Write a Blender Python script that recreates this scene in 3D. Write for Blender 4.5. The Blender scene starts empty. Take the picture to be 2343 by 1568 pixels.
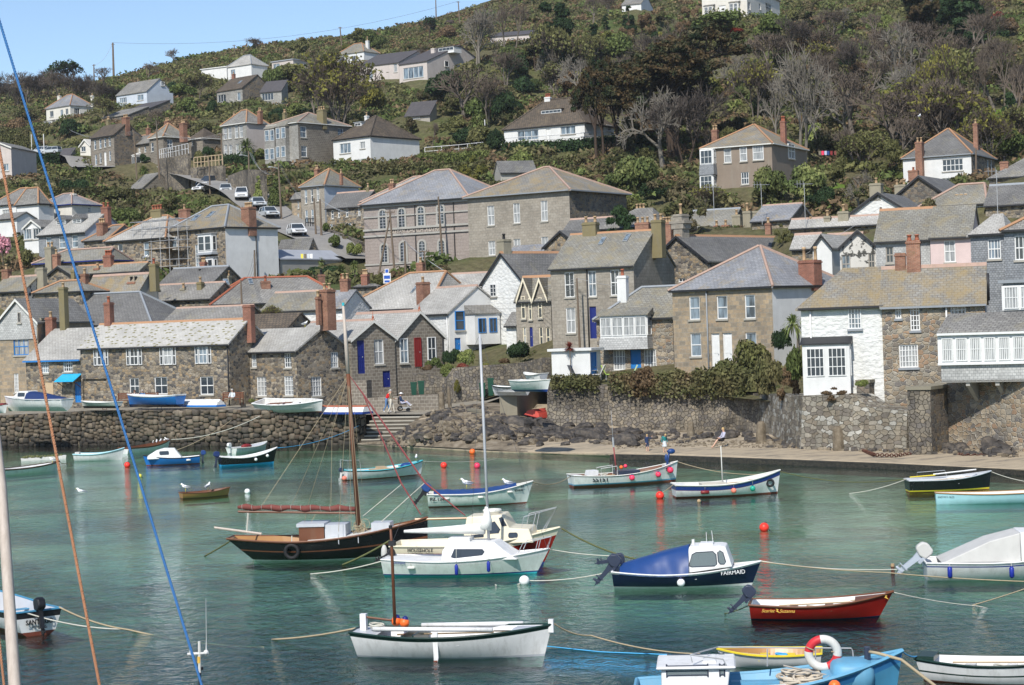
import bpy,math,random
import numpy as np
from mathutils import Vector,Matrix
R=math.radians
S=bpy.context.scene
rnd=random.Random(11)
nr=np.random.RandomState(5)
F,CX,CY=4400.0,1171.0,784.0
CAM=Vector((0,0,8.4))
PITCH,ROLL=-0.010,0.035
fw=Vector((0,math.cos(PITCH),math.sin(PITCH)))
up0=Vector((0,-math.sin(PITCH),math.cos(PITCH)))
rt0=Vector((1,0,0))
RC=rt0*math.cos(ROLL)-up0*math.sin(ROLL)
UC=rt0*math.sin(ROLL)+up0*math.cos(ROLL)
cd=bpy.data.cameras.new('camera');cam=bpy.data.objects.new('camera',cd)
S.collection.objects.link(cam);S.camera=cam
cam.matrix_world=Matrix(((RC.x,UC.x,-fw.x,CAM.x),(RC.y,UC.y,-fw.y,CAM.y),(RC.z,UC.z,-fw.z,CAM.z),(0,0,0,1)))
cd.sensor_width=36;cd.lens=36*F/2342;cd.clip_start=.3;cd.clip_end=6000
SUN=Vector((-.31,-.93,.95)).normalized()
w=bpy.data.worlds.new("World");S.world=w;w.use_nodes=True
wn=w.node_tree.nodes;wl=w.node_tree.links
bg=wn['Background'];sky=wn.new('ShaderNodeTexSky');sky.sky_type='NISHITA';sky.sun_disc=False
sky.sun_elevation=math.asin(SUN.z);sky.sun_rotation=math.atan2(SUN.x,SUN.y)
sky.air_density=.85;sky.dust_density=.3;sky.ozone_density=2.6
wl.new(sky.outputs[0],bg.inputs[0]);bg.inputs[1].default_value=.135
sd=bpy.data.lights.new('sun','SUN');so=bpy.data.objects.new('sun',sd);S.collection.objects.link(so)
sd.energy=4.3;sd.angle=R(.5);sd.color=(1,.955,.88)
so.rotation_euler=SUN.to_track_quat('Z','Y').to_euler()
S.view_settings.view_transform='Standard';S.view_settings.look='None'
S.view_settings.exposure=0.2;S.view_settings.gamma=1
S.render.engine='CYCLES'
S.cycles.max_bounces=6;S.cycles.transparent_max_bounces=8;S.cycles.diffuse_bounces=2;S.cycles.glossy_bounces=3
S.cycles.transmission_bounces=3;S.cycles.caustics_reflective=False;S.cycles.caustics_refractive=False
S.cycles.sample_clamp_indirect=6
def ray(px,py):return fw+RC*((px-CX)/F)-UC*((py-CY)/F)
def at(px,py,d):return CAM+ray(px,py)*d
def onz(px,py,z=0.0):
 r=ray(px,py);return CAM+r*((z-CAM.z)/r.z)
def proj(p):
 q=Vector(p)-CAM;k=q.dot(fw);return(CX+F*q.dot(RC)/k,CY-F*q.dot(UC)/k,k)
X0={1:0,2:580.65,3:1161.3,4:1737.1};Y0={1:0,2:362.9,3:695.6,4:1108.1}
def tx(t,u):return X0[t//10]+u*.29318
def ty(t,v):return Y0[t%10]+v*.29318
def tt(t,u,v):return tx(t,u),ty(t,v)
def tline_x(P0,u,px):
 m=RC*F-fw*(px-CX);return-(P0-CAM).dot(m)/u.dot(m)
def tline_y(P0,u,py):
 m=UC*F+fw*(py-CY);return-(P0-CAM).dot(m)/u.dot(m)
col=S.collection
def tag(o,label=None,cat=None,group=None,kind=None):
 if label:o['label']=label
 if cat:o['category']=cat
 if group:o['group']=group
 if kind:o['kind']=kind
 return o
def thing(name,label,cat,loc=(0,0,0),rz=0.0,group=None):
 o=bpy.data.objects.new(name,None);col.objects.link(o);o.empty_display_size=.2
 o.location=loc;o.rotation_euler=(0,0,rz)
 return tag(o,label,cat,group)
def copy_tree(o,parent=None):
 c=o.copy();col.objects.link(c);c.parent=parent
 for ch in list(o.children):copy_tree(ch,c)
 return c
class MB:
 def __init__(s):s.v=[];s.f=[];s.m=[]
 def add(s,vs,fs,m=0):
  b=len(s.v);s.v+=[tuple(v)for v in vs];s.f+=[tuple(b+i for i in f)for f in fs];s.m+=[m]*len(fs);return s
 def quad(s,a,b,c,d,m=0):return s.add([a,b,c,d],[(0,1,2,3)],m)
 def tri(s,a,b,c,m=0):return s.add([a,b,c],[(0,1,2)],m)
 def box(s,x0,y0,z0,x1,y1,z1,m=0):
  v=[(x0,y0,z0),(x1,y0,z0),(x1,y1,z0),(x0,y1,z0),(x0,y0,z1),(x1,y0,z1),(x1,y1,z1),(x0,y1,z1)]
  return s.add(v,[(0,3,2,1),(4,5,6,7),(0,1,5,4),(1,2,6,5),(2,3,7,6),(3,0,4,7)],m)
 def tube(s,pts,rs,n=6,m=0,cap=True):
  if not hasattr(rs,'__len__'):rs=[rs]*len(pts)
  pts=[Vector(p)for p in pts];b=len(s.v);k=len(pts)
  for i,p in enumerate(pts):
   d=(pts[min(i+1,k-1)]-pts[max(i-1,0)])
   d=d.normalized()if d.length>1e-9 else Vector((0,0,1))
   a=d.cross(Vector((0,0,1))if abs(d.z)<.9 else Vector((1,0,0))).normalized();c=d.cross(a)
   for j in range(n):
    t=2*math.pi*j/n;s.v.append(tuple(p+(a*math.cos(t)+c*math.sin(t))*rs[i]))
  for i in range(k-1):
   for j in range(n):
    s.f.append((b+i*n+j,b+i*n+(j+1)%n,b+(i+1)*n+(j+1)%n,b+(i+1)*n+j));s.m.append(m)
  if cap:
   s.f.append(tuple(b+j for j in reversed(range(n))));s.m.append(m)
   s.f.append(tuple(b+(k-1)*n+j for j in range(n)));s.m.append(m)
  return s
 def lathe(s,prof,o=(0,0,0),n=12,m=0):
  return s.tube([(o[0],o[1],o[2]+z+i*1e-6)for i,(r,z)in enumerate(prof)],[max(r,1e-4)for r,z in prof],n,m)
 def ball(s,c,r,n=10,m=0,sq=(1,1,1),pw=1,rz=0):
  k=max(5,n//2+1);vs=[];fs=[]
  for i in range(k+1):
   a=math.pi*i/k
   for j in range(n):
    t=2*math.pi*j/n
    e=[math.sin(a)*math.cos(t),math.sin(a)*math.sin(t),math.cos(a)];e=[math.copysign(abs(q)**pw,q)*w_*r for q,w_ in zip(e,sq)]if pw!=1 else[q*w_*r for q,w_ in zip(e,sq)];vs.append((c[0]+e[0]*math.cos(rz)-e[1]*math.sin(rz),c[1]+e[0]*math.sin(rz)+e[1]*math.cos(rz),c[2]+e[2]))
  for i in range(k):
   for j in range(n):fs.append((i*n+j,(i+1)*n+j,(i+1)*n+(j+1)%n,i*n+(j+1)%n))
  return s.add(vs,fs,m)
 def prism(s,poly,axis,a,b,m=0):
  def P(p,t):return{'x':(t,p[0],p[1]),'y':(p[0],t,p[1]),'z':(p[0],p[1],t)}[axis]
  n=len(poly);vs=[P(p,a)for p in poly]+[P(p,b)for p in poly]
  fs=[tuple(range(n))[::-1],tuple(range(n,2*n))]+[(i,(i+1)%n,n+(i+1)%n,n+i)for i in range(n)]
  return s.add(vs,fs,m)
 def tor(s,c,Rr,r,axis=(0,0,1),n=20,k=8,m=0,mf=None):
  ax=Vector(axis).normalized();a=ax.cross(Vector((0,0,1))if abs(ax.z)<.9 else Vector((1,0,0))).normalized();b2=ax.cross(a)
  vs=[];c=Vector(c)
  for i in range(n):
   t=2*math.pi*i/n;d=a*math.cos(t)+b2*math.sin(t)
   for j in range(k):
    q=2*math.pi*j/k;vs.append(tuple(c+d*(Rr+r*math.cos(q))+ax*(r*math.sin(q))))
  b=len(s.v);s.v+=vs
  for i in range(n):
   mm=mf(i/n)if mf else m
   for j in range(k):
    s.f.append((b+i*k+j,b+((i+1)%n)*k+j,b+((i+1)%n)*k+(j+1)%k,b+i*k+(j+1)%k));s.m.append(mm)
  return s
 def xf(s,M):
  s.v=[tuple(M@Vector(v))for v in s.v];return s
 def build(s,name,mats,parent=None,smooth=False,recalc=True):
  me=bpy.data.meshes.new(name);me.from_pydata(s.v,[],s.f)
  if not isinstance(mats,(list,tuple)):mats=[mats]
  for q in mats:me.materials.append(M_(q))
  if len(mats)>1:me.polygons.foreach_set('material_index',s.m)
  if recalc and len(s.f)<60000:
   import bmesh
   bm=bmesh.new();bm.from_mesh(me)
   if smooth:bmesh.ops.remove_doubles(bm,verts=bm.verts,dist=1e-5)
   bmesh.ops.recalc_face_normals(bm,faces=bm.faces);bm.to_mesh(me);bm.free()
  uvs(me)
  if smooth:me.polygons.foreach_set('use_smooth',[True]*len(me.polygons))
  me.update()
  o=bpy.data.objects.new(name,me);col.objects.link(o);o.parent=parent
  return o
def uvs(me):
 nl=len(me.loops)
 if nl==0:return
 co=np.empty(len(me.vertices)*3);me.vertices.foreach_get('co',co);co=co.reshape(-1,3)
 vi=np.empty(nl,int);me.loops.foreach_get('vertex_index',vi)
 nm=np.empty(len(me.polygons)*3);me.polygons.foreach_get('normal',nm);nm=nm.reshape(-1,3)
 lt=np.empty(len(me.polygons),int);me.polygons.foreach_get('loop_total',lt)
 n=np.repeat(nm,lt,axis=0)
 hz=np.hypot(n[:,0],n[:,1]);flat=hz<.05
 u=np.stack([-n[:,1],n[:,0],0*hz],1)/np.maximum(hz,1e-6)[:,None];u[flat]=(1,0,0)
 v=np.cross(n,u);p=co[vi]
 uv=np.stack([(p*u).sum(1),(p*v).sum(1)],1)
 l=me.uv_layers.new(name='UVMap');l.data.foreach_set('uv',uv.ravel())
def npmesh(name,v,f,mats,parent=None,mi=None,smooth=False):
 v=np.asarray(v,np.float32);f=np.asarray(f,np.int32);k=f.shape[1]
 me=bpy.data.meshes.new(name);me.vertices.add(len(v));me.vertices.foreach_set('co',v.ravel())
 me.loops.add(f.size);me.loops.foreach_set('vertex_index',f.ravel())
 me.polygons.add(len(f));me.polygons.foreach_set('loop_start',np.arange(0,f.size,k,dtype=np.int32))
 if not isinstance(mats,(list,tuple)):mats=[mats]
 for q in mats:me.materials.append(M_(q))
 if mi is not None:me.polygons.foreach_set('material_index',np.asarray(mi,np.int32))
 if smooth:me.polygons.foreach_set('use_smooth',[True]*len(f))
 me.update(calc_edges=True);uvs(me)
 o=bpy.data.objects.new(name,me);col.objects.link(o);o.parent=parent
 return o
MATS={}
def M_(n):return MATS[n]if isinstance(n,str)else n
class N:
 def __init__(s,name):
  s.m=bpy.data.materials.new(name);s.m.use_nodes=True;s.t=s.m.node_tree;s.n=s.t.nodes;s.b=s.n['Principled BSDF'];MATS[name]=s.m
  s.tc=s.n.new('ShaderNodeTexCoord')
 def link(s,a,b):s.t.links.new(a,b)
 def co(s,kind='UV',sc=(1,1,1)):
  m=s.n.new('ShaderNodeMapping');s.link(s.tc.outputs[kind],m.inputs[0]);m.inputs['Scale'].default_value=sc;return m.outputs[0]
 def noise(s,co,sc,det=3,rough=.55,dist=0):
  n=s.n.new('ShaderNodeTexNoise');s.link(co,n.inputs['Vector']);n.inputs['Scale'].default_value=sc
  n.inputs['Detail'].default_value=det;n.inputs['Roughness'].default_value=rough;n.inputs['Distortion'].default_value=dist;return n.outputs['Fac']
 def ramp(s,fac,st,interp='LINEAR'):
  r=s.n.new('ShaderNodeValToRGB');s.link(fac,r.inputs[0]);e=r.color_ramp;e.interpolation=interp
  while len(e.elements)<len(st):e.elements.new(.5)
  for i,(p,c)in enumerate(st):
   e.elements[i].position=p;c=(c,c,c)if isinstance(c,(int,float))else c;e.elements[i].color=(*c,1)
  return r.outputs[0]
 def mix(s,f,a,b,mode='MIX'):
  m=s.n.new('ShaderNodeMix');m.data_type='RGBA';m.blend_type=mode
  for i,q in((0,f),(6,a),(7,b)):
   if isinstance(q,(int,float)):m.inputs[i].default_value=q if i==0 else(q,q,q,1)
   elif isinstance(q,tuple):m.inputs[i].default_value=(*q,1)
   else:s.link(q,m.inputs[i])
  return m.outputs[2]
 def bump(s,h,st=.5,dist=.05):
  b=s.n.new('ShaderNodeBump');s.link(h,b.inputs['Height']);b.inputs['Strength'].default_value=st;b.inputs['Distance'].default_value=dist
  s.link(b.outputs[0],s.b.inputs['Normal']);return b.outputs[0]
 def out(s,c,rough=.8,spec=.3,metal=0):
  if isinstance(c,tuple):s.b.inputs['Base Color'].default_value=(*c,1)
  else:s.link(c,s.b.inputs['Base Color'])
  if isinstance(rough,(int,float)):s.b.inputs['Roughness'].default_value=rough
  else:s.link(rough,s.b.inputs['Roughness'])
  s.b.inputs['Specular IOR Level'].default_value=spec;s.b.inputs['Metallic'].default_value=metal
  return s.m
def plain(name,c,rough=.6,spec=.35,metal=0,var=.12,sc=3.0,dirt=0.0):
 k=N(name);o=k.co('Object');n1=k.noise(o,sc,4,.6)
 x=k.mix(1,c,k.ramp(n1,[(.3,1-var),(.7,1+var*.4)]),'MULTIPLY')
 if dirt:
  n2=k.noise(k.co('Object',(1,1,.25)),sc*1.7,5,.7);x=k.mix(k.ramp(n2,[(.5,0.0),(.78,dirt)]),x,(.19,.17,.12))
 return k.out(x,rough,spec,metal)
def stone(name,cols,mortar,size=.4,asp=1.5,mw=.06,rag=.0,bump=.8,stain=.25,wet=None):
 k=N(name);o=k.co('UV',(1/(size*asp),1/size,1))
 nz=k.n.new('ShaderNodeTexNoise');k.link(o,nz.inputs['Vector']);nz.inputs['Scale'].default_value=1.3
 ad=k.n.new('ShaderNodeVectorMath');ad.operation='MULTIPLY_ADD';k.link(nz.outputs['Color'],ad.inputs[0]);ad.inputs[1].default_value=(.8,.8,0);k.link(o,ad.inputs[2]);o=ad.outputs[0]
 v=k.n.new('ShaderNodeTexVoronoi');v.voronoi_dimensions='2D';k.link(o,v.inputs['Vector']);v.inputs['Scale'].default_value=1;v.inputs['Randomness'].default_value=.8
 e=k.n.new('ShaderNodeTexVoronoi');e.voronoi_dimensions='2D';e.feature='DISTANCE_TO_EDGE';k.link(o,e.inputs['Vector']);e.inputs['Scale'].default_value=1;e.inputs['Randomness'].default_value=.8
 sp=k.n.new('ShaderNodeSeparateColor');k.link(v.outputs['Color'],sp.inputs[0])
 c=k.ramp(sp.outputs[0],[((i+.001)/len(cols),q)for i,q in enumerate(cols)],'CONSTANT')
 c=k.mix(1,c,k.ramp(k.noise(k.co('UV'),9,4,.7),[(.25,.72),(.75,1.25)]),'MULTIPLY')
 mask=k.ramp(e.outputs['Distance'],[(mw*.5,1.0),(mw*1.3,0.0)])
 c=k.mix(mask,c,mortar)
 c=k.mix(1,c,k.ramp(k.noise(k.co('Object'),.45,4,.65),[(.3,1-stain),(.7,1+stain*.6)]),'MULTIPLY')
 k.bump(k.ramp(e.outputs['Distance'],[(0,0.0),(mw*2.5,1.0)]),bump,.06)
 return k.out(c,.9,.2)
def courses(name,c1,c2,mortar,bw=.45,bh=.25,ms=.014,bump=.5,stain=.3,lich=0.,lc=(.33,.20,.05),spk=0.,rough=.75,lsc=.8):
 k=N(name);o=k.co('UV');b=k.n.new('ShaderNodeTexBrick');k.link(o,b.inputs['Vector'])
 b.inputs['Scale'].default_value=1;b.inputs['Brick Width'].default_value=bw;b.inputs['Row Height'].default_value=bh
 b.inputs['Mortar Size'].default_value=ms;b.inputs['Mortar Smooth'].default_value=.2;b.inputs['Bias'].default_value=0
 b.inputs['Color1'].default_value=(*c1,1);b.inputs['Color2'].default_value=(*c2,1);b.inputs['Mortar'].default_value=(*mortar,1)
 c=k.mix(1,b.outputs['Color'],k.ramp(k.noise(o,5,4,.7),[(.25,.75),(.75,1.22)]),'MULTIPLY')
 c=k.mix(1,c,k.ramp(k.noise(k.co('Object'),.35,5,.7),[(.3,1-stain),(.7,1+stain*.5)]),'MULTIPLY')
 if lich:
  n1=k.noise(k.co('Object',(1,1,.6)),lsc,8,.78,.6)
  c=k.mix(k.ramp(n1,[(.62-.3*lich,0.0),(.85-.3*lich,.85)]),c,lc)
 if spk:
  n2=k.noise(o,4.5,5,.85);c=k.mix(k.ramp(n2,[(.6,0.0),(.72,spk)]),c,(.5,.49,.45))
 k.bump(b.outputs['Fac'],-bump,.03)
 return k.out(c,rough,.3)
def render_m(name,c,rough=.85,lump=0.,dirt=.2,sc=1.0,dc=(.28,.27,.22),dt=0):
 k=N(name);o=k.co('Object');n1=k.noise(o,.7,5,.7)
 x=k.mix(1,c,k.ramp(n1,[(.3,.86),(.7,1.04)]),'MULTIPLY')
 n2=k.noise(k.co('Object',(1.6,1.6,.22)if not dt else(1,1,1)),1.5,6,.7)
 x=k.mix(k.ramp(n2,[(dt or .5,0.0),(dt+.03 if dt else .8,dirt)]),x,dc)
 k.bump(k.noise(k.co('UV',(1,1.4,1)),3.2 if lump else 12,3,.5),.9 if lump else .15,.12 if lump else .02)
 return k.out(x,rough,.2)
stone('granite_rubble',[(.20,.165,.12),(.29,.24,.175),(.15,.13,.11),(.32,.24,.15),(.24,.21,.17),(.095,.09,.085),(.35,.30,.23)],(.33,.30,.245),.21,1.5,.05)
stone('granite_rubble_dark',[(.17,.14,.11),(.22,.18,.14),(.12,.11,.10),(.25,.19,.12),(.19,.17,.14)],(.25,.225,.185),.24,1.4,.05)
stone('garden_wall_stone',[(.20,.175,.14),(.235,.205,.16),(.165,.145,.12),(.26,.22,.165),(.15,.135,.12)],(.12,.105,.08),.25,1.1,.035,bump=1.0,stain=.6)
stone('quay_stone',[(.17,.135,.09),(.125,.105,.08),(.20,.165,.12),(.095,.085,.07),(.23,.19,.14),(.14,.105,.07)],(.016,.014,.011),.55,.95,.10,bump=1.5,stain=.4)
stone('warm_rubble',[(.32,.25,.17),(.26,.21,.15),(.37,.31,.23),(.29,.26,.21),(.32,.22,.145),(.21,.18,.145),(.17,.155,.14)],(.46,.42,.35),.25,1.4,.055)
stone('white_rock',[(.40,.385,.34),(.24,.22,.18),(.30,.27,.22),(.17,.15,.125),(.27,.235,.18),(.20,.17,.13)],(.13,.115,.085),.26,1.6,.04,stain=.5)
courses('granite_blocks',(.30,.265,.215),(.36,.325,.27),(.24,.22,.185),.42,.27,.016)
courses('warm_blocks',(.42,.32,.205),(.24,.21,.165),(.30,.27,.22),.5,.3,.018,lich=.25,lc=(.42,.25,.13),lsc=2.5)
courses('brown_blocks',(.17,.145,.115),(.235,.205,.165),(.34,.31,.26),.42,.26,.022)
courses('grey_blocks',(.26,.25,.225),(.37,.36,.33),(.23,.22,.2),.36,.22,.018)
courses('slate_hung',(.23,.245,.26),(.33,.345,.355),(.11,.115,.12),.19,.14,.012,lich=.0,rough=.55)
courses('slate_hung_pale',(.40,.40,.385),(.52,.52,.50),(.2,.2,.2),.22,.15,.010,rough=.6)
courses('brick_red',(.33,.12,.07),(.25,.095,.06),(.30,.23,.19),.22,.075,.008,stain=.35)
courses('brick_old',(.24,.09,.055),(.33,.15,.09),(.26,.22,.17),.22,.075,.009,stain=.5,lich=.2,lc=(.2,.17,.07),lsc=3)
courses('church_render',(.315,.27,.24),(.33,.28,.25),(.2,.17,.15),9,.34,.012,stain=.2)
render_m('white_lump',(.72,.72,.69),lump=1,dirt=.22);render_m('white_render',(.71,.71,.69),dirt=.16)
render_m('cream_render',(.68,.65,.58),dirt=.2);render_m('pink_render',(.66,.52,.49),dirt=.12)
render_m('peeling_render',(.62,.60,.55),dirt=.95,dc=(.05,.05,.045),dt=.52);render_m('tan_render',(.26,.21,.165),dirt=.6);render_m('grey_render',(.40,.385,.35),dirt=.4)
render_m('rose_render',(.56,.50,.46),dirt=.25);render_m('blue_white_render',(.55,.60,.66),dirt=.15);render_m('concrete',(.25,.225,.17),dirt=.6,lump=0)
SL=dict(bw=.32,bh=.22,ms=.022,bump=.6)
courses('roof_grey',(.215,.205,.19),(.29,.28,.255),(.12,.115,.105),lich=.3,lc=(.25,.22,.14),spk=.8,**SL)
courses('roof_dark',(.155,.15,.145),(.20,.195,.185),(.09,.09,.085),lich=.2,lc=(.22,.2,.12),spk=.7,**SL)
courses('roof_olive',(.22,.21,.18),(.28,.27,.235),(.13,.125,.11),lich=.5,lc=(.26,.215,.12),spk=.75,**SL)
courses('roof_orange',(.22,.21,.19),(.27,.26,.235),(.14,.13,.11),lich=.66,lc=(.29,.215,.10),spk=.75,**SL)
courses('roof_pale',(.39,.375,.34),(.47,.455,.42),(.25,.24,.22),lich=.12,lc=(.26,.24,.14),spk=.75,**SL)
courses('roof_blue',(.24,.245,.26),(.30,.305,.315),(.16,.165,.175),lich=.3,lc=(.33,.25,.12),spk=.45,**SL)
courses('roof_tile_brown',(.10,.08,.06),(.155,.12,.085),(.045,.04,.035),.32,.34,.03,bump=.8,lich=.25,lc=(.2,.16,.09))
render_m('roof_felt',(.085,.08,.085));render_m('roof_sheet',(.36,.38,.42),dirt=.1)
for n,c,r_,d_ in[('white_paint',(.74,.74,.72),.4,0),('dull_white',(.68,.67,.62),.6,.3),('blue_paint',(.02,.19,.52),.45,.15),('bright_blue',(.03,.42,.72),.4,.08),('navy_paint',(.012,.022,.16),.4,0),('red_paint',(.22,.02,.02),.45,.1),('green_dark',(.010,.035,.028),.35,0),('black_paint',(.012,.012,.014),.45,0),('gutter_black',(.02,.02,.022),.5,0),('terracotta',(.41,.28,.22),.85,.6),('pot_buff',(.48,.33,.19),.8,.3),('pot_red',(.38,.12,.065),.8,.3),('terracotta_old',(.40,.22,.12),.85,.5),('lead',(.27,.29,.31),.6,.2),('sill_stone',(.38,.36,.31),.85,.3),('chimney_ochre',(.21,.175,.09),.9,.9),('chimney_render',(.30,.27,.20),.9,.9),('wood_brown',(.15,.055,.025),.5,.2),('wood_varnish',(.38,.19,.06),.35,.15),('wood_grey',(.36,.33,.29),.8,.3),('wood_pole',(.16,.12,.085),.9,.4),('wood_pale',(.50,.38,.24),.8,.2),('rubber',(.012,.012,.013),.7,0),('metal_grey',(.45,.46,.48),.35,0),('rust',(.10,.04,.025),.9,.3),('galv',(.36,.37,.38),.5,.2),('hull_white',(.76,.755,.74),.5,.35),('hull_mint',(.66,.71,.67),.42,.35),('hull_blue',(.02,.16,.48),.28,.05),('hull_black',(.010,.011,.013),.25,0),('hull_navy',(.008,.016,.045),.2,0),('hull_red',(.28,.014,.010),.25,.05),('antifoul',(.20,.05,.03),.7,.3),('hull_cream',(.76,.69,.52),.35,.15),('hull_cyan',(.02,.40,.75),.4,0),('hull_paleblue',(.40,.66,.72),.3,.08),('hull_sky',(.07,.27,.44),.4,.1),('hull_yellow',(.80,.62,.04),.35,.05),('deck_blue',(.13,.35,.52),.5,.2),('hull_stripe',(.02,.05,.22),.3,0),('turquoise',(.05,.45,.52),.4,.1),('hull_grey',(.50,.52,.55),.35,.1),('tarp_blue',(.015,.055,.20),.45,0),('tarp_grey',(.55,.54,.51),.7,.1),('tarp_navy',(.01,.03,.12),.7,0),('sail_white',(.80,.79,.75),.8,.15),('sail_red',(.19,.055,.045),.9,.2),('motor_dark',(.035,.045,.075),.3,0),('motor_silver',(.42,.46,.52),.35,0),('buoy_red',(.95,.05,.03),.4,0),('buoy_orange',(.95,.17,.03),.4,0),('buoy_pink',(.88,.05,.12),.4,0),('buoy_faded',(.80,.22,.15),.5,0),('buoy_green',(.02,.38,.27),.4,0),('fender_blue',(.015,.03,.30),.35,0),('rope_tan',(.42,.34,.22),.9,.2),('rope_weed',(.12,.13,.05),.95,.3),('rope_white',(.60,.58,.50),.9,.2),('rope_cyan',(.08,.42,.75),.7,0),('rope_maroon',(.28,.07,.07),.8,0),('wire',(.10,.10,.11),.6,0),('wire_pale',(.42,.43,.44),.5,0),('skin',(.62,.38,.27),.6,0),('hair_blond',(.55,.38,.17),.7,0),('hair_grey',(.45,.42,.39),.7,0),('cloth_red',(.60,.02,.02),.8,0),('cloth_jean',(.10,.20,.38),.9,0),('cloth_khaki',(.20,.17,.12),.9,0),('cloth_cream',(.60,.56,.47),.9,0),('cloth_navy',(.02,.045,.12),.9,0),('cloth_teal',(.02,.22,.22),.9,0),('cloth_lilac',(.48,.48,.60),.9,0),('cloth_black',(.015,.015,.018),.9,0),('cloth_pale',(.62,.66,.68),.9,0),('car_white',(.72,.73,.74),.2,0),('car_silver',(.45,.48,.50),.2,0),('car_dark',(.03,.05,.09),.15,0),('car_teal',(.02,.25,.33),.2,0),('bin_green',(.008,.06,.035),.5,0),('lime',(.38,.55,.10),.7,0),('tape_yellow',(.8,.7,.1),.6,0),('gull_white',(.88,.88,.86),.7,0),('gull_grey',(.35,.37,.4),.7,0),('letter_black',(.01,.01,.012),.5,0),('letter_gold',(.75,.45,.08),.5,0),('letter_white',(.8,.8,.8),.5,0),('sign_blue',(.02,.10,.45),.5,0),('letter_stone',(.46,.41,.35),.8,0),('horse_brown',(.05,.035,.03),.8,0)]:
 plain(n,c,r_,.4,.0,.1,2.5,d_)
k=N('glass');k.out((.035,.045,.055),.06,.7)
k=N('glass_pale');k.out(k.ramp(k.noise(k.co('Object',(1.2,1.2,.3)),2,2),[(.35,(.05,.065,.08)),(.6,(.22,.28,.33))]),.1,.6)
k=N('curtain_pane');k.out(k.ramp(k.noise(k.co('Object',(5,5,.4)),2.5,2),[(.3,(.16,.17,.18)),(.7,(.45,.46,.45))]),.2,.5)
k=N('glass_clear');k.b.inputs['Transmission Weight'].default_value=.75;k.b.inputs['IOR'].default_value=1.05;k.out((.6,.72,.75),.05,.6)
k=N('dark_inside');k.out((.012,.012,.012),.9,.1)
k=N('asphalt');k.out(k.ramp(k.noise(k.co('Object'),.6,6,.7),[(.3,(.22,.21,.195)),(.7,(.30,.285,.26))]),.9)
k=N('quay_paving');k.bump(k.noise(k.co('Object'),2.5,4),.4,.05);k.out(k.ramp(k.noise(k.co('Object'),.8,6,.7),[(.3,(.20,.175,.135)),(.7,(.33,.30,.24))]),.9)
k=N('sand');k.bump(k.noise(k.co('Object'),6,5,.7),.5,.05);c=k.ramp(k.noise(k.co('Object',(.35,1,1)),1.6,7,.75),[(.38,(.42,.345,.24)),(.52,(.36,.295,.21)),(.62,(.19,.165,.13))]);k.out(c,.95)
k=N('hill_soil');o=k.co('Object');c=k.ramp(k.noise(o,.035,8,.7),[(.35,(.085,.105,.035)),(.5,(.125,.11,.06)),(.65,(.08,.105,.035))]);c=k.mix(1,c,k.ramp(k.noise(o,1.4,5,.75),[(.3,.55),(.7,1.35)]),'MULTIPLY');k.bump(k.noise(o,1.5,5,.7),.8,.4);k.out(c,.95,.1)
k=N('lawn');k.bump(k.noise(k.co('Object'),9,4),.4,.05);k.out(k.ramp(k.noise(k.co('Object'),.9,6,.7),[(.3,(.085,.135,.02)),(.7,(.14,.20,.035))]),.9,.1)
k=N('rock');o=k.co('Object');c=k.ramp(k.noise(o,1.1,7,.7),[(.35,(.028,.026,.027)),(.5,(.065,.058,.052)),(.68,(.15,.125,.10))]);k.bump(k.noise(o,3,5,.7),.8,.08);k.out(c,.75,.3)
k=N('rock_brown');o=k.co('Object');c=k.ramp(k.noise(o,.9,7,.7),[(.35,(.09,.072,.05)),(.5,(.19,.155,.11)),(.68,(.31,.265,.20))]);k.bump(k.noise(o,3,5,.7),.8,.08);k.out(c,.85,.2)
k=N('weed_black');o=k.co('Object');k.bump(k.noise(o,9,4,.8),1,.1);k.out(k.ramp(k.noise(o,6,5,.8),[(.4,(.012,.012,.01)),(.7,(.07,.06,.04))]),.6,.4)
k=N('pale_mast');k.out(k.ramp(k.noise(k.co('Object',(9,9,.35)),2.2,6,.7),[(.3,(.42,.35,.29)),(.7,(.60,.52,.45))]),.6,.3)
def leafm(name,cols,var=.5,tr=.25):
 cols=[tuple(1.25*q for q in c)for c in cols]
 k=N(name);oi=k.n.new('ShaderNodeObjectInfo');o=k.co('Object')
 geo=k.n.new('ShaderNodeNewGeometry')
 c=k.ramp(k.noise(geo.outputs['Position'],.33,3,.6),[(.30+.4*i/max(1,len(cols)-1),q)for i,q in enumerate(cols)])
 c=k.mix(1,c,k.ramp(oi.outputs['Random'],[(0,1-var*.45),(1,1+var*.6)]),'MULTIPLY')
 c=k.mix(1,c,k.ramp(geo.outputs['Random Per Island'],[(0,.55),(1,1.5)]),'MULTIPLY')
 k.out(c,.75,.15);tb=k.n.new('ShaderNodeBsdfTranslucent');k.link(c,tb.inputs[0]);ms=k.n.new('ShaderNodeMixShader');ms.inputs[0].default_value=tr
 k.link(k.b.outputs[0],ms.inputs[1]);k.link(tb.outputs[0],ms.inputs[2]);k.link(ms.outputs[0],k.n['Material Output'].inputs[0]);return k.m
leafm('leaf_green',[(.055,.078,.024),(.10,.12,.038)]);leafm('leaf_dark',[(.016,.032,.014),(.035,.06,.022)]);leafm('leaf_olive',[(.075,.08,.028),(.13,.125,.05)])
leafm('leaf_brown',[(.095,.062,.034),(.15,.105,.06)]);leafm('leaf_lime',[(.115,.14,.04),(.16,.18,.06)]);leafm('leaf_yellow',[(.17,.15,.03),(.09,.10,.03)]);leafm('leaf_rust',[(.085,.048,.024),(.05,.05,.02),(.03,.045,.018)])
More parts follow.
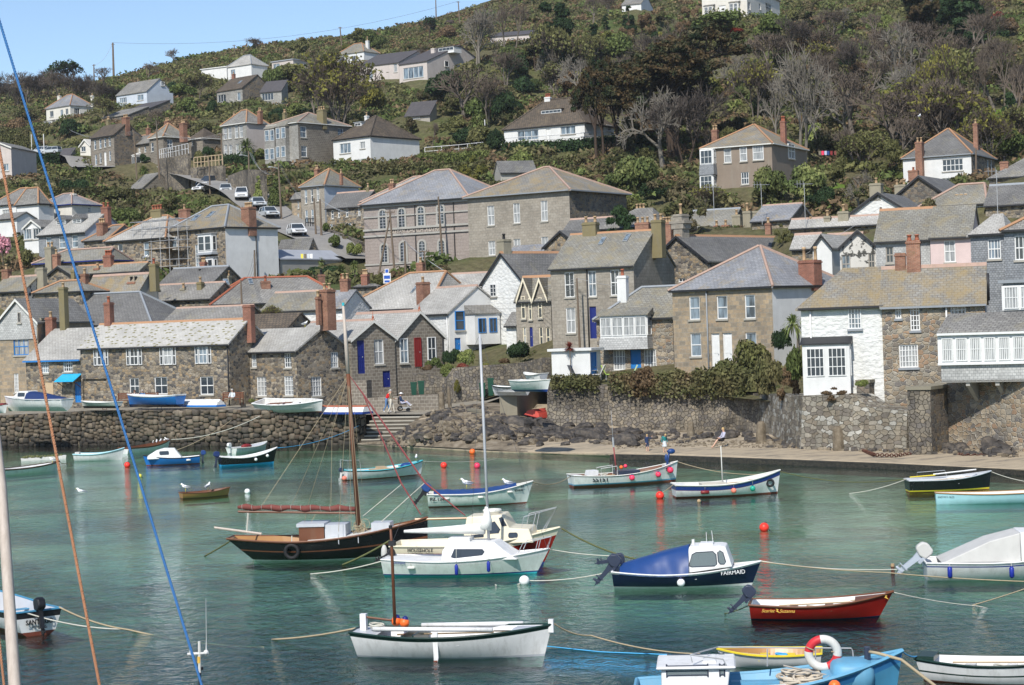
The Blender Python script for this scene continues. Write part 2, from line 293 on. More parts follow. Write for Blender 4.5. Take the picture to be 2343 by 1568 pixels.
leafm('leaf_ivy',[(.08,.09,.03),(.14,.10,.055),(.09,.10,.04),(.15,.12,.07)]);leafm('leaf_pink',[(.55,.28,.33),(.62,.36,.40)]);leafm('leaf_red',[(.25,.03,.02),(.14,.06,.04)]);leafm('leaf_scrub',[(.10,.075,.042),(.065,.075,.026),(.13,.105,.06),(.05,.07,.02)])
leafm('leaf_hedge',[(.06,.072,.025),(.11,.095,.045)]);leafm('leaf_pine',[(.018,.034,.014),(.035,.04,.018),(.065,.042,.02),(.022,.04,.018)]);leafm('leaf_cord',[(.10,.15,.04),(.17,.19,.07)]);leafm('leaf_tip',[(.20,.21,.08),(.10,.12,.04),(.05,.07,.025)])
plain('bark',(.17,.145,.12),.9,.1,0,.3,4);plain('bark_dark',(.075,.055,.042),.9,.1,0,.3,4);plain('twig',(.15,.12,.095),.9,.1,0,.3,2);plain('twig_grey',(.20,.18,.15),.9,.1,0,.25,2);plain('twig_dark',(.09,.075,.065),.9,.1,0,.25,2)
k=N('roof_mossy');o=k.co('UV');b=k.n.new('ShaderNodeTexBrick');k.link(o,b.inputs['Vector']);b.inputs['Scale'].default_value=1;b.inputs['Brick Width'].default_value=.3;b.inputs['Row Height'].default_value=.2;b.inputs['Mortar Size'].default_value=.01
b.inputs['Color1'].default_value=(.42,.405,.37,1);b.inputs['Color2'].default_value=(.49,.475,.44,1);b.inputs['Mortar'].default_value=(.3,.29,.27,1)
v=k.n.new('ShaderNodeTexVoronoi');v.voronoi_dimensions='2D';k.link(k.co('UV',(1,1.9,1)),v.inputs['Vector']);v.inputs['Scale'].default_value=1.25
mk=k.n.new('ShaderNodeMath');mk.operation='MULTIPLY_ADD';k.link(k.noise(o,6,4,.8),mk.inputs[0]);mk.inputs[1].default_value=.55;k.link(v.outputs['Distance'],mk.inputs[2])
c=k.mix(k.ramp(mk.outputs[0],[(.40,.97),(.50,0.0)]),k.mix(1,b.outputs['Color'],k.ramp(k.noise(k.co('Object'),.5,5,.7),[(.3,.8),(.7,1.08)]),'MULTIPLY'),(.16,.145,.05));k.bump(b.outputs['Fac'],-.3,.03);k.out(c,.85,.25)
render_m('step_stone',(.40,.37,.31),dirt=.6);render_m('step_riser_shade',(.11,.095,.075),dirt=.6,dc=(.04,.04,.03))  # riser colour darkened to paint in the shade under the nosings, plus dirt
for n,c,r_,d_ in[('hull_stripe2',(.035,.17,.38),.4,0),('ring_red',(.60,.03,.04),.5,.3),('rope_cream',(.55,.48,.38),.9,.2),('pram_red',(.55,.07,.05),.6,.3)]:plain(n,c,r_,.4,0,.1,2.5,d_)
for n,c,r_ in[('hair_brown',(.12,.05,.025),.7),('rope_blue',(.05,.18,.42),.8),('rope_orange',(.50,.24,.13),.85),('cloth_green',(.5,.6,.35),.9),('green_glass',(.38,.50,.44),.25)]:plain(n,c,r_,.4,0,.1,6,0)
CTRL=[]
FOOT=[]
class H:
 def __init__(h,name,label,t,xl,xr,ye,yb,d,th=30,kind='par',yr=None,w=None,pitch=38,wall='granite_rubble',side=None,roof='roof_grey',ridge=None,cat='house',hipl=.5,hipr=.5,ov=.22,gut='gutter_black',base=4.0,ctrl=True,px=None,group=None):
  h.t=t;th=R(th);h.th=th
  P0=at(*tt(t,xl,ye),d);u=Vector((math.cos(th),-math.sin(th),0));v=Vector((math.sin(th),math.cos(th),0));h.u=u;h.vv=v
  h.W=tline_x(P0,u,tx(t,xr));zb=P0.z+tline_y(P0,Vector((0,0,1)),ty(t,yb));h.he=P0.z-zb
  h.O=Vector((P0.x,P0.y,zb));h.d=d
  h.M=Matrix.Translation(h.O)@Matrix.Rotation(-th,4,'Z');h.I=h.M.inverted();h.I3=h.I.to_3x3()
  h.root=thing(name,label,cat,h.O,-th,group);he=h.he;W=h.W;h.kind=kind;h.ridgem=ridge
  tp=math.tan(R(pitch));h.holes={'f':[],'r':[]};h.wall=wall;h.side=side or wall;h.gut=gut
  if kind in('par','hip','mono'):
   if w is None:
    lo,hi=.3,30
    fr=1.0 if kind=='mono' else .5
    for _ in range(40):
     m=(lo+hi)/2;P=P0+u*W/2+v*m*fr+Vector((0,0,tp*m*fr))
     y=proj(P)[1]
     if y>ty(t,yr):lo=m
     else:hi=m
    w=lo;h.hr=he+tp*w*fr
   elif kind=='mono':
    h.hr=he+tp*w
   else:
    h.hr=h.on('y',w/2,*tt(t,px if px else(xl+xr)/2,yr)).z
   h.w=w
  elif kind=='gab':
   h.w=w or 8;h.hr=h.on('y',0,*tt(t,px if px else(xl+xr)/2,yr)).z
  else:
   h.w=w or 6;h.hr=he
  h.roofm=roof;h.ov=ov;h.hipl=hipl;h.hipr=hipr;h.basez=base
  if ctrl:
   for p in((0,-.3),(W,-.3)):q=h.M@Vector((p[0],p[1],0));CTRL.append(tuple(q))
   if d>230 and kind!='flat' and abs(h.th)>.3 and h.w<14:CTRL.append(tuple(h.M@Vector((W+.4,h.w*.8,0))))
  FOOT.append(h);h.roof()
 def on(h,ax,val,px,py):
  o=h.I@CAM;r=h.I3@ray(px,py);i='xyz'.index(ax);return o+r*((val-o[i])/r[i])
 def roof(h):
  W,w,he,hr,o=h.W,h.w,h.he,h.hr,h.ov;T=.14;b=MB();rg=MB();e=.08
  if h.kind in('par','gab'):
   ww=w if h.kind=='par' else W;L=W if h.kind=='par' else w;k=(hr-he)/(ww/2);fo=o if h.kind=='par' else .15;ax='x' if h.kind=='par' else 'y'
   eo=.12 if h.kind=='par' else .25
   poly=[(-fo,he-fo*k),(ww/2,hr),(ww+fo,he-fo*k),(ww+fo,he-fo*k+T),(ww/2,hr+T*1.15),(-fo,he-fo*k+T)]
   b.prism(poly,ax,-eo,L+.12);h.rz=hr+T*1.15
   if h.ridgem:
    pp=[(ww/2-.16,h.rz-.13),(ww/2,h.rz+.09),(ww/2+.16,h.rz-.13)];rg.prism(pp,ax,-eo-.01,L+.13)
  elif h.kind=='hip':
   a=min(h.hipl*w,W*.49);c=min(h.hipr*w,W*.49);zz=T+he;h.rz=hr+T
   V=[(-o,-o,zz-.1),(W+o,-o,zz-.1),(W+o,w+o,zz-.1),(-o,w+o,zz-.1),(a,w/2,hr+T),(W-c,w/2,hr+T)]
   V+=[(-o,-o,zz-.22),(W+o,-o,zz-.22),(W+o,w+o,zz-.22),(-o,w+o,zz-.22)]
   b.add(V,[(0,1,5,4),(1,2,5),(2,3,4,5),(3,0,4),(6,7,1,0),(7,8,2,1),(8,9,3,2),(9,6,0,3),(9,8,7,6)])
   if h.ridgem:
    up=Vector((0,0,.03))
    for i,j in((4,5),(0,4),(1,5),(2,5),(3,4)):
     if(Vector(V[i])-Vector(V[j])).length>.3:rg.tube([Vector(V[i])+up,Vector(V[j])+up],.12,5)
  elif h.kind=='mono':
   k=(hr-he)/w;b.prism([(-o,he-o*k),(w+o*.4,hr+o*.4*k),(w+o*.4,hr+o*.4*k+T),(-o,he-o*k+T)],'x',-.12,W+.12);h.rz=hr+T
  else:
   b.box(-o,-o,he,W+o,w+o,he+.18);h.rz=he+.18
  h.ro=b.build('roof',h.roofm,h.root)
  if h.ridgem and rg.v:rg.build('ridge_tiles',h.ridgem,h.ro)
 def dep(h,p):q=h.M@p;return(q-CAM).dot(fw)
 def box(h,pl,u0,v0,u1,v1):
  ax,val=('y',0)if pl=='f' else('x',h.W)
  um,vm=(u0+u1)/2,(v0+v1)/2
  a=h.on(ax,val,*tt(h.t,u0,vm));b=h.on(ax,val,*tt(h.t,u1,vm));c=h.on(ax,val,*tt(h.t,um,v0));d=h.on(ax,val,*tt(h.t,um,v1))
  i=0 if pl=='f' else 1
  return a[i],d.z,b[i],c.z
 def map(h,pl):
  return(lambda a,o,z:(a,-o,z))if pl=='f' else(lambda a,o,z:(h.W+o,a,z))
 def bx(h,mb,pl,a0,o0,z0,a1,o1,z1,m=0):
  f=h.map(pl);vs=[f(a,o,z)for z in(z0,z1)for a,o in((a0,o0),(a1,o0),(a1,o1),(a0,o1))]
  mb.add(vs,[(0,3,2,1),(4,5,6,7),(0,1,5,4),(1,2,6,5),(2,3,7,6),(3,0,4,7)],m)
 def win(h,pl,u0,v0,u1,v1,n=1,m=2,frame='white_paint',pane='glass',sill=True,lab=None,raw=False,proud=False,fw_=.07):
  a0,z0,a1,z1=(u0,v0,u1,v1)if raw else h.box(pl,u0,v0,u1,v1)
  if a1<a0:a0,a1=a1,a0
  lim=h.W if pl=='f' else h.w
  if not proud and a0>.05 and a1<lim-.05 and z1<h.he-.03 and z0>-h.basez:h.holes[pl].append((a0,z0,a1,z1));i0=-.12
  else:i0=.03
  if pane=='glass' and rnd.random()<.45:pane=rnd.choice(['glass_pale','glass_pale','curtain_pane'])
  b=MB();t=fw_;c=.025 if a1-a0<1.6 else .035
  for q in((a0,z0,a0+t,z1),(a1-t,z0,a1,z1),(a0+t,z0,a1-t,z0+t),(a0+t,z1-t,a1-t,z1)):h.bx(b,pl,q[0],i0-.04,q[1],q[2],i0+.06,q[3])
  for i in range(1,n):x=a0+(a1-a0)*i/n;h.bx(b,pl,x-c,i0-.03,z0+t,x+c,i0+.035,z1-t)
  for j in range(1,m):z=z0+(z1-z0)*j/m;h.bx(b,pl,a0+t,i0-.032,z-(.035 if m==2 else .02),a1-t,i0+.04,z+(.035 if m==2 else .02))
  o=b.build('window',frame,h.root)
  if lab:o['label']=lab
  p=MB();h.bx(p,pl,a0+t*.5,i0-.02,z0+t*.5,a1-t*.5,i0,z1-t*.5);p.build('pane',pane,o)
  if sill:
   s=MB();h.bx(s,pl,a0-.07,i0+.0,z0-.13,a1+.07,.09 if i0<0 else i0+.12,z0-.003);s.build('sill',sill if isinstance(sill,str)else 'sill_stone',o)
  return o
 def wins(h,pl,lst,**k):
  for q in lst:h.win(pl,*q,**k)
 def door(h,pl,u0,v0,u1,v1,mat,lab=None,glassy=False):
  a0,z0,a1,z1=h.box(pl,u0,v0,u1,v1)
  if z1<h.he-.03 and a0>.05:h.holes[pl].append((a0,z0,a1,z1));i0=-.12
  else:i0=.04
  b=MB()
  for q in((a0,z0,a0+.07,z1),(a1-.07,z0,a1,z1),(a0+.07,z1-.07,a1-.07,z1)):h.bx(b,pl,q[0],i0-.04,q[1],q[2],i0+.05,q[3])
  h.bx(b,pl,a0+.07,i0-.03,z0,a1-.07,i0+.01,z1-.07)
  n=2
  for i in range(n):
   for(q0,q1)in((.1,.42),(.52,.92)):
    x0=a0+.14+(a1-a0-.28)*i/n;x1=a0+.08+(a1-a0-.28)*(i+1)/n;zz=z1-z0
    if x1-x0>.1:h.bx(b,pl,x0,i0+.01,z0+q0*zz,x1,i0+.03,z0+q1*zz)
  o=b.build('door',mat,h.root)
  if lab:o['label']=lab
  c=MB();f=h.map(pl);c.ball(f(a1-.17,i0+.05,(z0+z1)/2),.04,6);c.build('handle','metal_grey',o)
 def chim(h,px,py,wpx,mat='brick_red',pots=2,fy=.5,dep=.55,potm='pot_buff',drop=None,pot_h=.5,dy=0,lab=None):
  ax='y';val=h.w*fy+dy
  if h.kind=='gab':val=h.w*fy
  c=h.on('y',val,*tt(h.t,px,py));k=h.dep(c)/F*.29318;wd=wpx*k/(1.0 if abs(h.th)<.1 else(abs(math.cos(h.th))+abs(math.sin(h.th))*.6));dp=min(dep,wd)if wd<.7 else dep
  x=c.x;z=c.z;zb=h.he-.3 if drop is None else z-drop;b=MB()
  b.box(x-wd/2,val-dp/2,zb,x+wd/2,val+dp/2,z-.2)
  b.box(x-wd/2-.05,val-dp/2-.05,z-.2,x+wd/2+.05,val+dp/2+.05,z-.1);b.box(x-wd/2,val-dp/2,z-.1,x+wd/2,val+dp/2,z)
  o=b.build('chimney',mat,h.root)
  if lab:o['label']=lab
  for i in range(pots):
   q=MB();xx=x+(0 if pots==1 else(i/(pots-1)-.5)*(wd-.36));r=.13
   q.lathe([(r*1.1,0),(r,.08),(r*.82,pot_h*.8),(r*1.15,pot_h*.82),(r*1.1,pot_h),(r*.7,pot_h)],(xx,val,z-.002),8);q.build('chimney_pot',potm,o,True)
  return o
 def sky(h,u0,v0,u1,v1,fr=.25):
  y=h.w*.5*fr;c=h.on('y',y,*tt(h.t,(u0+u1)/2,(v0+v1)/2));k=(h.hr-h.he)/(h.w/2);wd=abs(u1-u0)*.5*h.dep(c)/F*.29318
  n=Vector((0,-k,1)).normalized();s=Vector((0,1,k)).normalized();z=h.he+k*y+.16;x=c.x
  b=MB();p=MB();X=Vector((wd/2,0,0));Cn=Vector((x,y,z));L=s*.5
  def plate(mb,ex,el,n0,n1):
   vs=[Cn+X*sx*ex+L*sl*el+n*q for q in(n0,n1)for sx,sl in((-1,-1),(1,-1),(1,1),(-1,1))]
   mb.add(vs,[(0,3,2,1),(4,5,6,7),(0,1,5,4),(1,2,6,5),(2,3,7,6),(3,0,4,7)])
  plate(b,1.15,1.15,-.1,.08);plate(p,.9,.9,.0,.11);o=b.build('roof_light','lead',h.root);p.build('pane','glass_pale',o)
 def quoin(h,pl='f'):
  pass
 def pipe(h,pl,u,v0=None,v1=None,mat='gutter_black'):
  a0,z0,a1,z1=h.box(pl,u-2,v0 or 0,u+2,v1 or 100)
  if v0 is None:z0,z1=-1,h.he-.05
  b=MB();f=h.map(pl);b.tube([f(a0,.09,z0),f(a0,.09,z1)],.055,6);b.build('drainpipe',mat,h.root,True)
 def fin(h):
  he,W,w,hr=h.he,h.W,h.w,h.hr
  def plane(mb,pl,L,top):
   f=h.map(pl);hs=h.holes[pl];xs=sorted({0.0,L,*[q for o in hs for q in(o[0],o[2])]});zs=sorted({-h.basez,top,*[q for o in hs for q in(o[1],o[3])]})
   xs=[q for q in xs if-1e-6<=q<=L+1e-6];zs=[q for q in zs if q<=top+1e-6]
   for i in range(len(xs)-1):
    for j in range(len(zs)-1):
     cx,cz=(xs[i]+xs[i+1])/2,(zs[j]+zs[j+1])/2
     if any(o[0]<cx<o[2]and o[1]<cz<o[3]for o in hs):continue
     mb.quad(f(xs[i],0,zs[j]),f(xs[i+1],0,zs[j]),f(xs[i+1],0,zs[j+1]),f(xs[i],0,zs[j+1]))
   for a0,z0,a1,z1 in hs:
    q=-.2
    mb.quad(f(a0,0,z0),f(a0,q,z0),f(a0,q,z1),f(a0,0,z1));mb.quad(f(a1,0,z0),f(a1,q,z0),f(a1,q,z1),f(a1,0,z1))
    mb.quad(f(a0,0,z0),f(a1,0,z0),f(a1,q,z0),f(a0,q,z0));mb.quad(f(a0,0,z1),f(a1,0,z1),f(a1,q,z1),f(a0,q,z1));mb.quad(f(a0,q,z0),f(a1,q,z0),f(a1,q,z1),f(a0,q,z1))
  A=MB();plane(A,'f',W,he);B=MB()if h.side!=h.wall else A
  plane(B,'r',w,he if h.kind!='mono' else he)
  zb=-h.basez;A.quad((0,w,zb),(0,0,zb),(0,0,he),(0,w,he));A.quad((W,w,zb),(0,w,zb),(0,w,he),(W,w,he))
  if h.kind=='par':A.tri((0,w,he),(0,0,he),(0,w/2,hr));B.tri((W,0,he),(W,w,he),(W,w/2,hr))
  if h.kind=='gab':A.tri((0,0,he),(W,0,he),(W/2,0,hr));A.tri((W,w,he),(0,w,he),(W/2,w,hr))
  if h.kind=='mono':A.tri((0,0,he),(0,w,he),(0,w,hr));B.tri((W,0,he),(W,w,he),(W,w,hr));A.quad((0,w,he),(W,w,he),(W,w,hr),(0,w,hr))
  A.build('wall',h.wall,h.root,recalc=False)
  if B is not A:B.build('wall',h.side,h.root,recalc=False)
  if h.gut and h.kind in('par','hip','mono')and h.d<330:
   k=0 if h.kind=='hip' else(hr-he)/(w/(2 if h.kind=='par' else 1));g=MB();z=he-h.ov*k+.0;g.box(-h.ov*.4,-h.ov-.1,z-.04,W+h.ov*.4,-h.ov+.0,z+.08)
   if h.kind=='hip':g.box(W+h.ov,-h.ov,z-.04,W+h.ov+.1,w+h.ov,z+.08)
   g.build('gutter',h.gut,h.root)
  if h.kind=='gab':
   g=MB();k=(hr-he)/(W/2);q=.15
   for s in(-1,1):
    X=lambda a:W/2+s*a
    g.add([(X(-.0),-.27,hr+.12),(X(0),-.27,hr-.1),(X(W/2+q),-.27,he-q*k-.1),(X(W/2+q),-.27,he-q*k+.12),(X(0),-.22,hr+.12),(X(0),-.22,hr-.1),(X(W/2+q),-.22,he-q*k-.1),(X(W/2+q),-.22,he-q*k+.12)],[(0,1,2,3),(4,5,6,7),(0,3,7,4),(1,2,6,5),(2,3,7,6)])
   g.build('barge_board','dull_white' if h.gut!='gutter_black' else 'gutter_black',h.root)
def sub_frame(h,f,a0,z0,a1,z1,n,m,frame,pane,parent):
 b=MB();t=.06
 def bx(mb,A0,o0,Z0,A1,o1,Z1):
  vs=[f(a,o,z)for z in(Z0,Z1)for a,o in((A0,o0),(A1,o0),(A1,o1),(A0,o1))]
  mb.add(vs,[(0,3,2,1),(4,5,6,7),(0,1,5,4),(1,2,6,5),(2,3,7,6),(3,0,4,7)])
 for q in((a0,z0,a0+t,z1),(a1-t,z0,a1,z1),(a0+t,z0,a1-t,z0+t),(a0+t,z1-t,a1-t,z1)):bx(b,q[0],.0,q[1],q[2],.06,q[3])
 for i in range(1,n):x=a0+(a1-a0)*i/n;bx(b,x-.02,.0,z0+t,x+.02,.045,z1-t)
 for j in range(1,m):z=z0+(z1-z0)*j/m;bx(b,a0+t,.0,z-.02,a1-t,.05,z+.02)
 o=b.build('window',frame,parent);p=MB();bx(p,a0+t*.5,.0,z0+t*.5,a1-t*.5,.02,z1-t*.5);p.build('pane',pane,o)
def bay(h,pl,u0,v0,u1,v1,p=.8,wall='white_paint',wn=3,n=2,m=2,wz=(.12,.9),roofm='roof_grey',rh=.35,frame='white_paint',pane='glass',side=True,apron=None,over=.12,lab=None,raw=False,gap=.1):
 a0,z0,a1,z1=(u0,v0,u1,v1)if raw else h.box(pl,u0,v0,u1,v1)
 b=MB();h.bx(b,pl,a0,-.02,z0,a1,p,z1);o=b.build('bay',wall,h.root)
 if lab:o['label']=lab
 f=h.map(pl);F_=lambda a,q,z:f(a,p+q-.003,z);wd=(a1-a0-gap*(wn+1))/max(wn,1);H_=z1-z0
 for i in range(wn):
  x=a0+gap+i*(wd+gap);sub_frame(h,F_,x,z0+H_*wz[0],x+wd,z0+H_*wz[1],n,m,frame,pane,o)if False else None
  sub_frame2(h,F_,x,z0+H_*wz[0],x+wd,z0+H_*wz[1],n,m,frame,pane)
 if side and p>.4 and wn:
  F2=lambda a,q,z:f(a1+q-.003,a,z);sub_frame2(h,F2,gap,z0+H_*wz[0],p-gap,z0+H_*wz[1],max(1,n-1),m,frame,pane)
 if roofm:
  r=MB();q=over;vs=[f(a0-q,-.02,z1),f(a1+q,-.02,z1),f(a1+q,p+q,z1),f(a0-q,p+q,z1),f(a0-q,-.02,z1+rh),f(a1+q,-.02,z1+rh),f(a1+q-min(rh,.4),.0,z1+rh),f(a0-q+min(rh,.4),.0,z1+rh),f(a0-q,p+q,z1+.07),f(a1+q,p+q,z1+.07)]
  r.add(vs,[(0,1,2,3),(3,2,9,8),(8,9,5,4),(0,3,8,4),(2,1,5,9),(0,4,5,1)]);r.build('bay_roof',roofm,h.root)
 if apron:
  av,amat=apron;_,az,_,_=h.box(pl,u0,v1,u1,av)if not raw else(0,av,0,0);r=MB()
  vs=[f(a0-.04,p+.05,z0-.003),f(a1+.04,p+.05,z0-.003),f(a1+.04,0,z0-.003),f(a0-.04,0,z0-.003),f(a0-.1,p+.16,az),f(a1+.1,p+.16,az),f(a1+.1,-.01,az),f(a0-.1,-.01,az)]
  r.add(vs,[(0,1,5,4),(1,2,6,5),(3,0,4,7),(4,5,6,7),(0,3,2,1)]);r.build('apron',amat,h.root)
 return o
def sub_frame2(h,f,a0,z0,a1,z1,n,m,frame,pane):sub_frame(h,f,a0,z0,a1,z1,n,m,frame,pane,h.root)
def dormer(h,u0,v0,u1,v1,fr,wall='slate_hung',roofm='roof_dark',n=2,m=2,flat=False,peak=.45):
 y=h.w*.5*fr;a=h.on('y',y,*tt(h.t,u0,v1));c=h.on('y',y,*tt(h.t,u1,v0));k=(h.hr-h.he)/(h.w/2);z0=h.he+k*y;z1=max(c.z,z0+.7);yb=min(h.w/2,(z1-h.he)/k+.1)
 b=MB();b.box(a.x,y,z0-.3,c.x,yb,z1);o=b.build('dormer',wall,h.root)
 f=lambda A,q,z:(A,y-q+.003,z);sub_frame(h,f,a.x+.08,z0+.2,c.x-.08,z1-.06,n,m,'white_paint','glass',o)
 r=MB();e=.12
 if flat:r.box(a.x-e,y-e,z1,c.x+e,yb+.4,z1+.12)
 else:mx=(a.x+c.x)/2;r.prism([(a.x-e,z1-.05),(c.x+e,z1-.05),(c.x+e,z1+.05),(mx,z1+peak+.1),(a.x-e,z1+.05)],'y',y-e,yb+.7)
 r.build('dormer_roof',roofm,h.root)
def text_mesh(name,s,size,mat,parent,M,ext=.01,shear=0,bold=0,sx=1.0,align='CENTER'):
 cu=bpy.data.curves.new(name,'FONT');cu.body=s;cu.size=size;cu.extrude=ext;cu.align_x=align;cu.align_y='CENTER';cu.shear=shear;cu.offset=bold;cu.resolution_u=3
 o=bpy.data.objects.new(name+'_c',cu);col.objects.link(o);dg=bpy.context.evaluated_depsgraph_get();me=bpy.data.meshes.new_from_object(o.evaluated_get(dg));bpy.data.objects.remove(o)
 me.transform(M@Matrix.Diagonal((sx,1,1,1)));me.materials.clear();me.materials.append(M_(mat));me.name=name
 q=bpy.data.objects.new(name,me);col.objects.link(q);q.parent=parent;return q
GR=Matrix(((1,0,0,0),(0,0,-1,0),(0,1,0,0),(0,0,0,1)))
def archway(h,u0,v0,u1,v1):
 a0,z0,a1,z1=h.box('f',u0,v0,u1,v1);z0=max(z0,-.3);h.holes['f'].append((a0,z0,a1,z1));b=MB();D=3.2
 b.quad((a0,.2,z0),(a0,D,z0),(a0,D,z1),(a0,.2,z1));b.quad((a1,.2,z0),(a1,D,z0),(a1,D,z1),(a1,.2,z1));b.quad((a0,.2,z1),(a1,.2,z1),(a1,D,z1),(a0,D,z1));b.quad((a0,D,z0),(a1,D,z0),(a1,D,z1),(a0,D,z1));b.quad((a0,.2,z0),(a1,.2,z0),(a1,D,z0),(a0,D,z0))
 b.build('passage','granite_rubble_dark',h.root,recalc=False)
_H0=H.__init__
def _init(h,*a,xb=None,**k):
 if xb is not None:
  n,l,t,xl,xr,ye,yb,d=a[:8];th=R(k.get('th',30));P0=at(*tt(t,xl,ye),d);u=Vector((math.cos(th),-math.sin(th),0));v=Vector((math.sin(th),math.cos(th),0))
  P1=P0+u*tline_x(P0,u,tx(t,xr));k['w']=tline_x(P1,v,tx(t,xb))
 _H0(h,*a,**k)
H.__init__=_init
SH='stone_house';CO='cottage'
A=H(SH,'long rubble-stone house behind the quay with pale moss-flecked slate roof and dark passage',13,625,1785,345,790,157,th=28,yr=152,pitch=33,roof='roof_mossy',ridge='terracotta_old')
for q in[(735,352,847,480),(990,343,1110,477),(1250,336,1375,475),(1525,325,1650,466)]:
 a0,z0,a1,z1=A.box('f',*q);A.holes['f'].append((a0,z0,a1,z1));s_=(a1-a0);g=MB();A.bx(g,'f',a0,-.2,z0,a1,-.14,z1);g.build('window_backing','dull_white',A.root)
 A.win('f',a0+s_*.24,z0,a1-s_*.24,z1,2,2,raw=True,proud=True,sill=False)
 for e in(0,.80):A.win('f',a0+s_*e,z0,a0+s_*(e+.20),z1,1,2,raw=True,proud=True,sill=False,fw_=.05)
A.wins('f',[(1010,580,1085,705),(1205,570,1305,705),(1560,567,1665,708)],n=2,m=2)
archway(A,645,585,835,790);A.pipe('f',1770)
A.chim(847,-12,68,'brick_red',1,.5,potm='pot_red',drop=2.2);A.chim(1938,8,88,'brick_red',0,.5,drop=3)
B=H(CO,'low stone cottage with blue gutter and blue door under a bright blue awning',13,200,627,440,775,160,th=28,yr=200,pitch=33,roof='roof_pale',gut='blue_paint',px=450)
B.wins('f',[(315,440,380,540),(492,437,565,530)],n=4,m=3);B.door('f',583,608,632,770,'blue_paint')
bo=MB();a0,z0,a1,z1=B.box('f',355,615,417,712);B.bx(bo,'f',a0,.0,z0,a1,.04,z1);bo.build('boarded_window','wood_pale',B.root)
a0,z0,a1,z1=B.box('f',490,550,640,605);aw=MB();f=B.map('f');aw.add([f(a0,0,z1),f(a1,0,z1),f(a1,1.1,z0),f(a0,1.1,z0),f(a0,0,z1+.05),f(a1,0,z1+.05),f(a1,1.1,z0+.05),f(a0,1.1,z0+.05)],[(0,1,2,3),(4,5,6,7),(0,3,7,4),(1,2,6,5),(2,3,7,6)]);aw=aw.build('awning','bright_blue',B.root)
br=MB();[br.tube([f(x,.02,z0-.5),f(x,.95,z0+.03)],.035,4)for x in(a0+.15,a1-.15)];br.build('bracket','wood_brown',aw)
B.chim(395,105,82,'brick_red',1,.5,drop=2.2);B.chim(492,-130,62,'chimney_ochre',1,.5,drop=4.5,pot_h=.4)
G0=H(SH,'tall stone quay house at the left edge with pale slate-hung gable and blue sashes',12,-20,292,1290,1880,164,th=18,kind='gab',px=148,yr=1105,w=9,wall='warm_blocks',roof='roof_grey',gut='x')
G0.win('f',105,1400,222,1535,3,2,'blue_paint','curtain_pane');G0.win('f',108,1678,145,1828,3,5,'white_paint','curtain_pane')
sg=MB();W_,e_,r_=G0.W,G0.he,G0.hr;sg.add([(0.05,-.09,e_-1.4),(W_-.05,-.09,e_-1.4),(W_-.05,-.03,e_),(W_/2,-.03,r_-.12),(.05,-.03,e_)],[(0,1,2,3,4)]);sg.build('slate_cladding','slate_hung_pale',G0.root)
G0.win('f',140,1200,165,1282,1,1,'wood_grey',proud=True);G0.chim(312,1245,60,'chimney_render',0,.1,drop=3);G0.chim(5,1250,30,'chimney_render',0,.1,drop=3)
BR=H(SH,'broad dark slate roof rising behind the low quay cottage',12,200,1180,1330,1600,176,th=25,kind='hip',yr=1066,pitch=36,px=650,roof='roof_dark',hipl=.2,hipr=.5,ridge='lead')
C=H(SH,'corner stone house with gable end and big brick chimney beside the white yacht mast',23,-190,330,378,765,154,th=42,xb=742,px=585,yr=192,roof='roof_pale',wall='granite_rubble')
C.wins('f',[(-20,390,20,495),(236,382,292,498)],n=3,m=3);C.wins('f',[(22,568,98,720),(236,563,306,715)],n=3,m=4,pane='curtain_pane')
C.wins('r',[(600,375,660,498)],n=4,m=3);C.wins('r',[(448,567,530,720)],n=4,m=4,pane='curtain_pane')
C.door('f',-140,570,-75,708,'motor_dark');C.chim(570,-112,105,'brick_old',2,.5,dep=.9,potm='pot_buff',drop=3.2);C.chim(500,-55,36,'brick_old',1,.35,drop=2.2)
D1=H(CO,'small stone gabled cottage with dark blue door just right of the dark mast',23,757,1098,282,830,152,th=-38,kind='gab',px=920,yr=138,w=9,wall='brown_blocks',roof='roof_pale',ridge='terracotta',gut='x')
D1.door('f',808,285,866,545,'navy_paint');D1.win('f',940,277,1015,470,2,2,pane='curtain_pane');D1.door('f',1006,522,1066,650,'navy_paint','low basement door in dark blue')
D2=H(CO,'stone gabled cottage with dark red door between two tall sash windows',23,1100,1483,278,800,154.8,th=-38,kind='gab',px=1285,yr=66,w=9,wall='brown_blocks',roof='roof_pale',ridge='terracotta',gut='x')
D2.door('f',1252,263,1304,490,'red_paint');D2.wins('f',[(1137,270,1200,462),(1352,258,1418,440)],n=2,m=2);D2.pipe('f',1462)
for D_,x_ in((D1,908),(D2,1278)):
 fb=MB();fb.lathe([(.12,0),(.08,.15),(.10,.25),(.03,.35),(.01,.75)],(D_.W/2,-.1,D_.rz-.05),6);fb.build('finial','pot_red',D_.root)
st=MB();
for i in range(6):st.box(.2+i*.0,-1.3,-1.2+i*.0,0.2,-1.3,-1.2)
E=H('white_house','white house with bright blue sashes and a projecting porch room',22,1215,1520,1218,1540,169,th=52,xb=1968,px=1740,yr=1003,wall='white_lump',side='white_render',roof='roof_pale',ridge='terracotta')
E.win('r',1568,1190,1640,1340,1,2,'blue_paint');E.win('r',1850,1178,1900,1218,1,1,'blue_paint');E.door('r',1568,1400,1615,1495,'blue_paint');E.pipe('f',1472,mat='white_paint')
bay(E,'r',1655,1215,1850,1450,1.3,'white_render',2,2,1,(.38,.86),'roof_grey',.8,'blue_paint',gap=.35);E.chim(1318,965,100,'brick_old',1,.35,drop=3.5,potm='pot_buff',dep=.8)
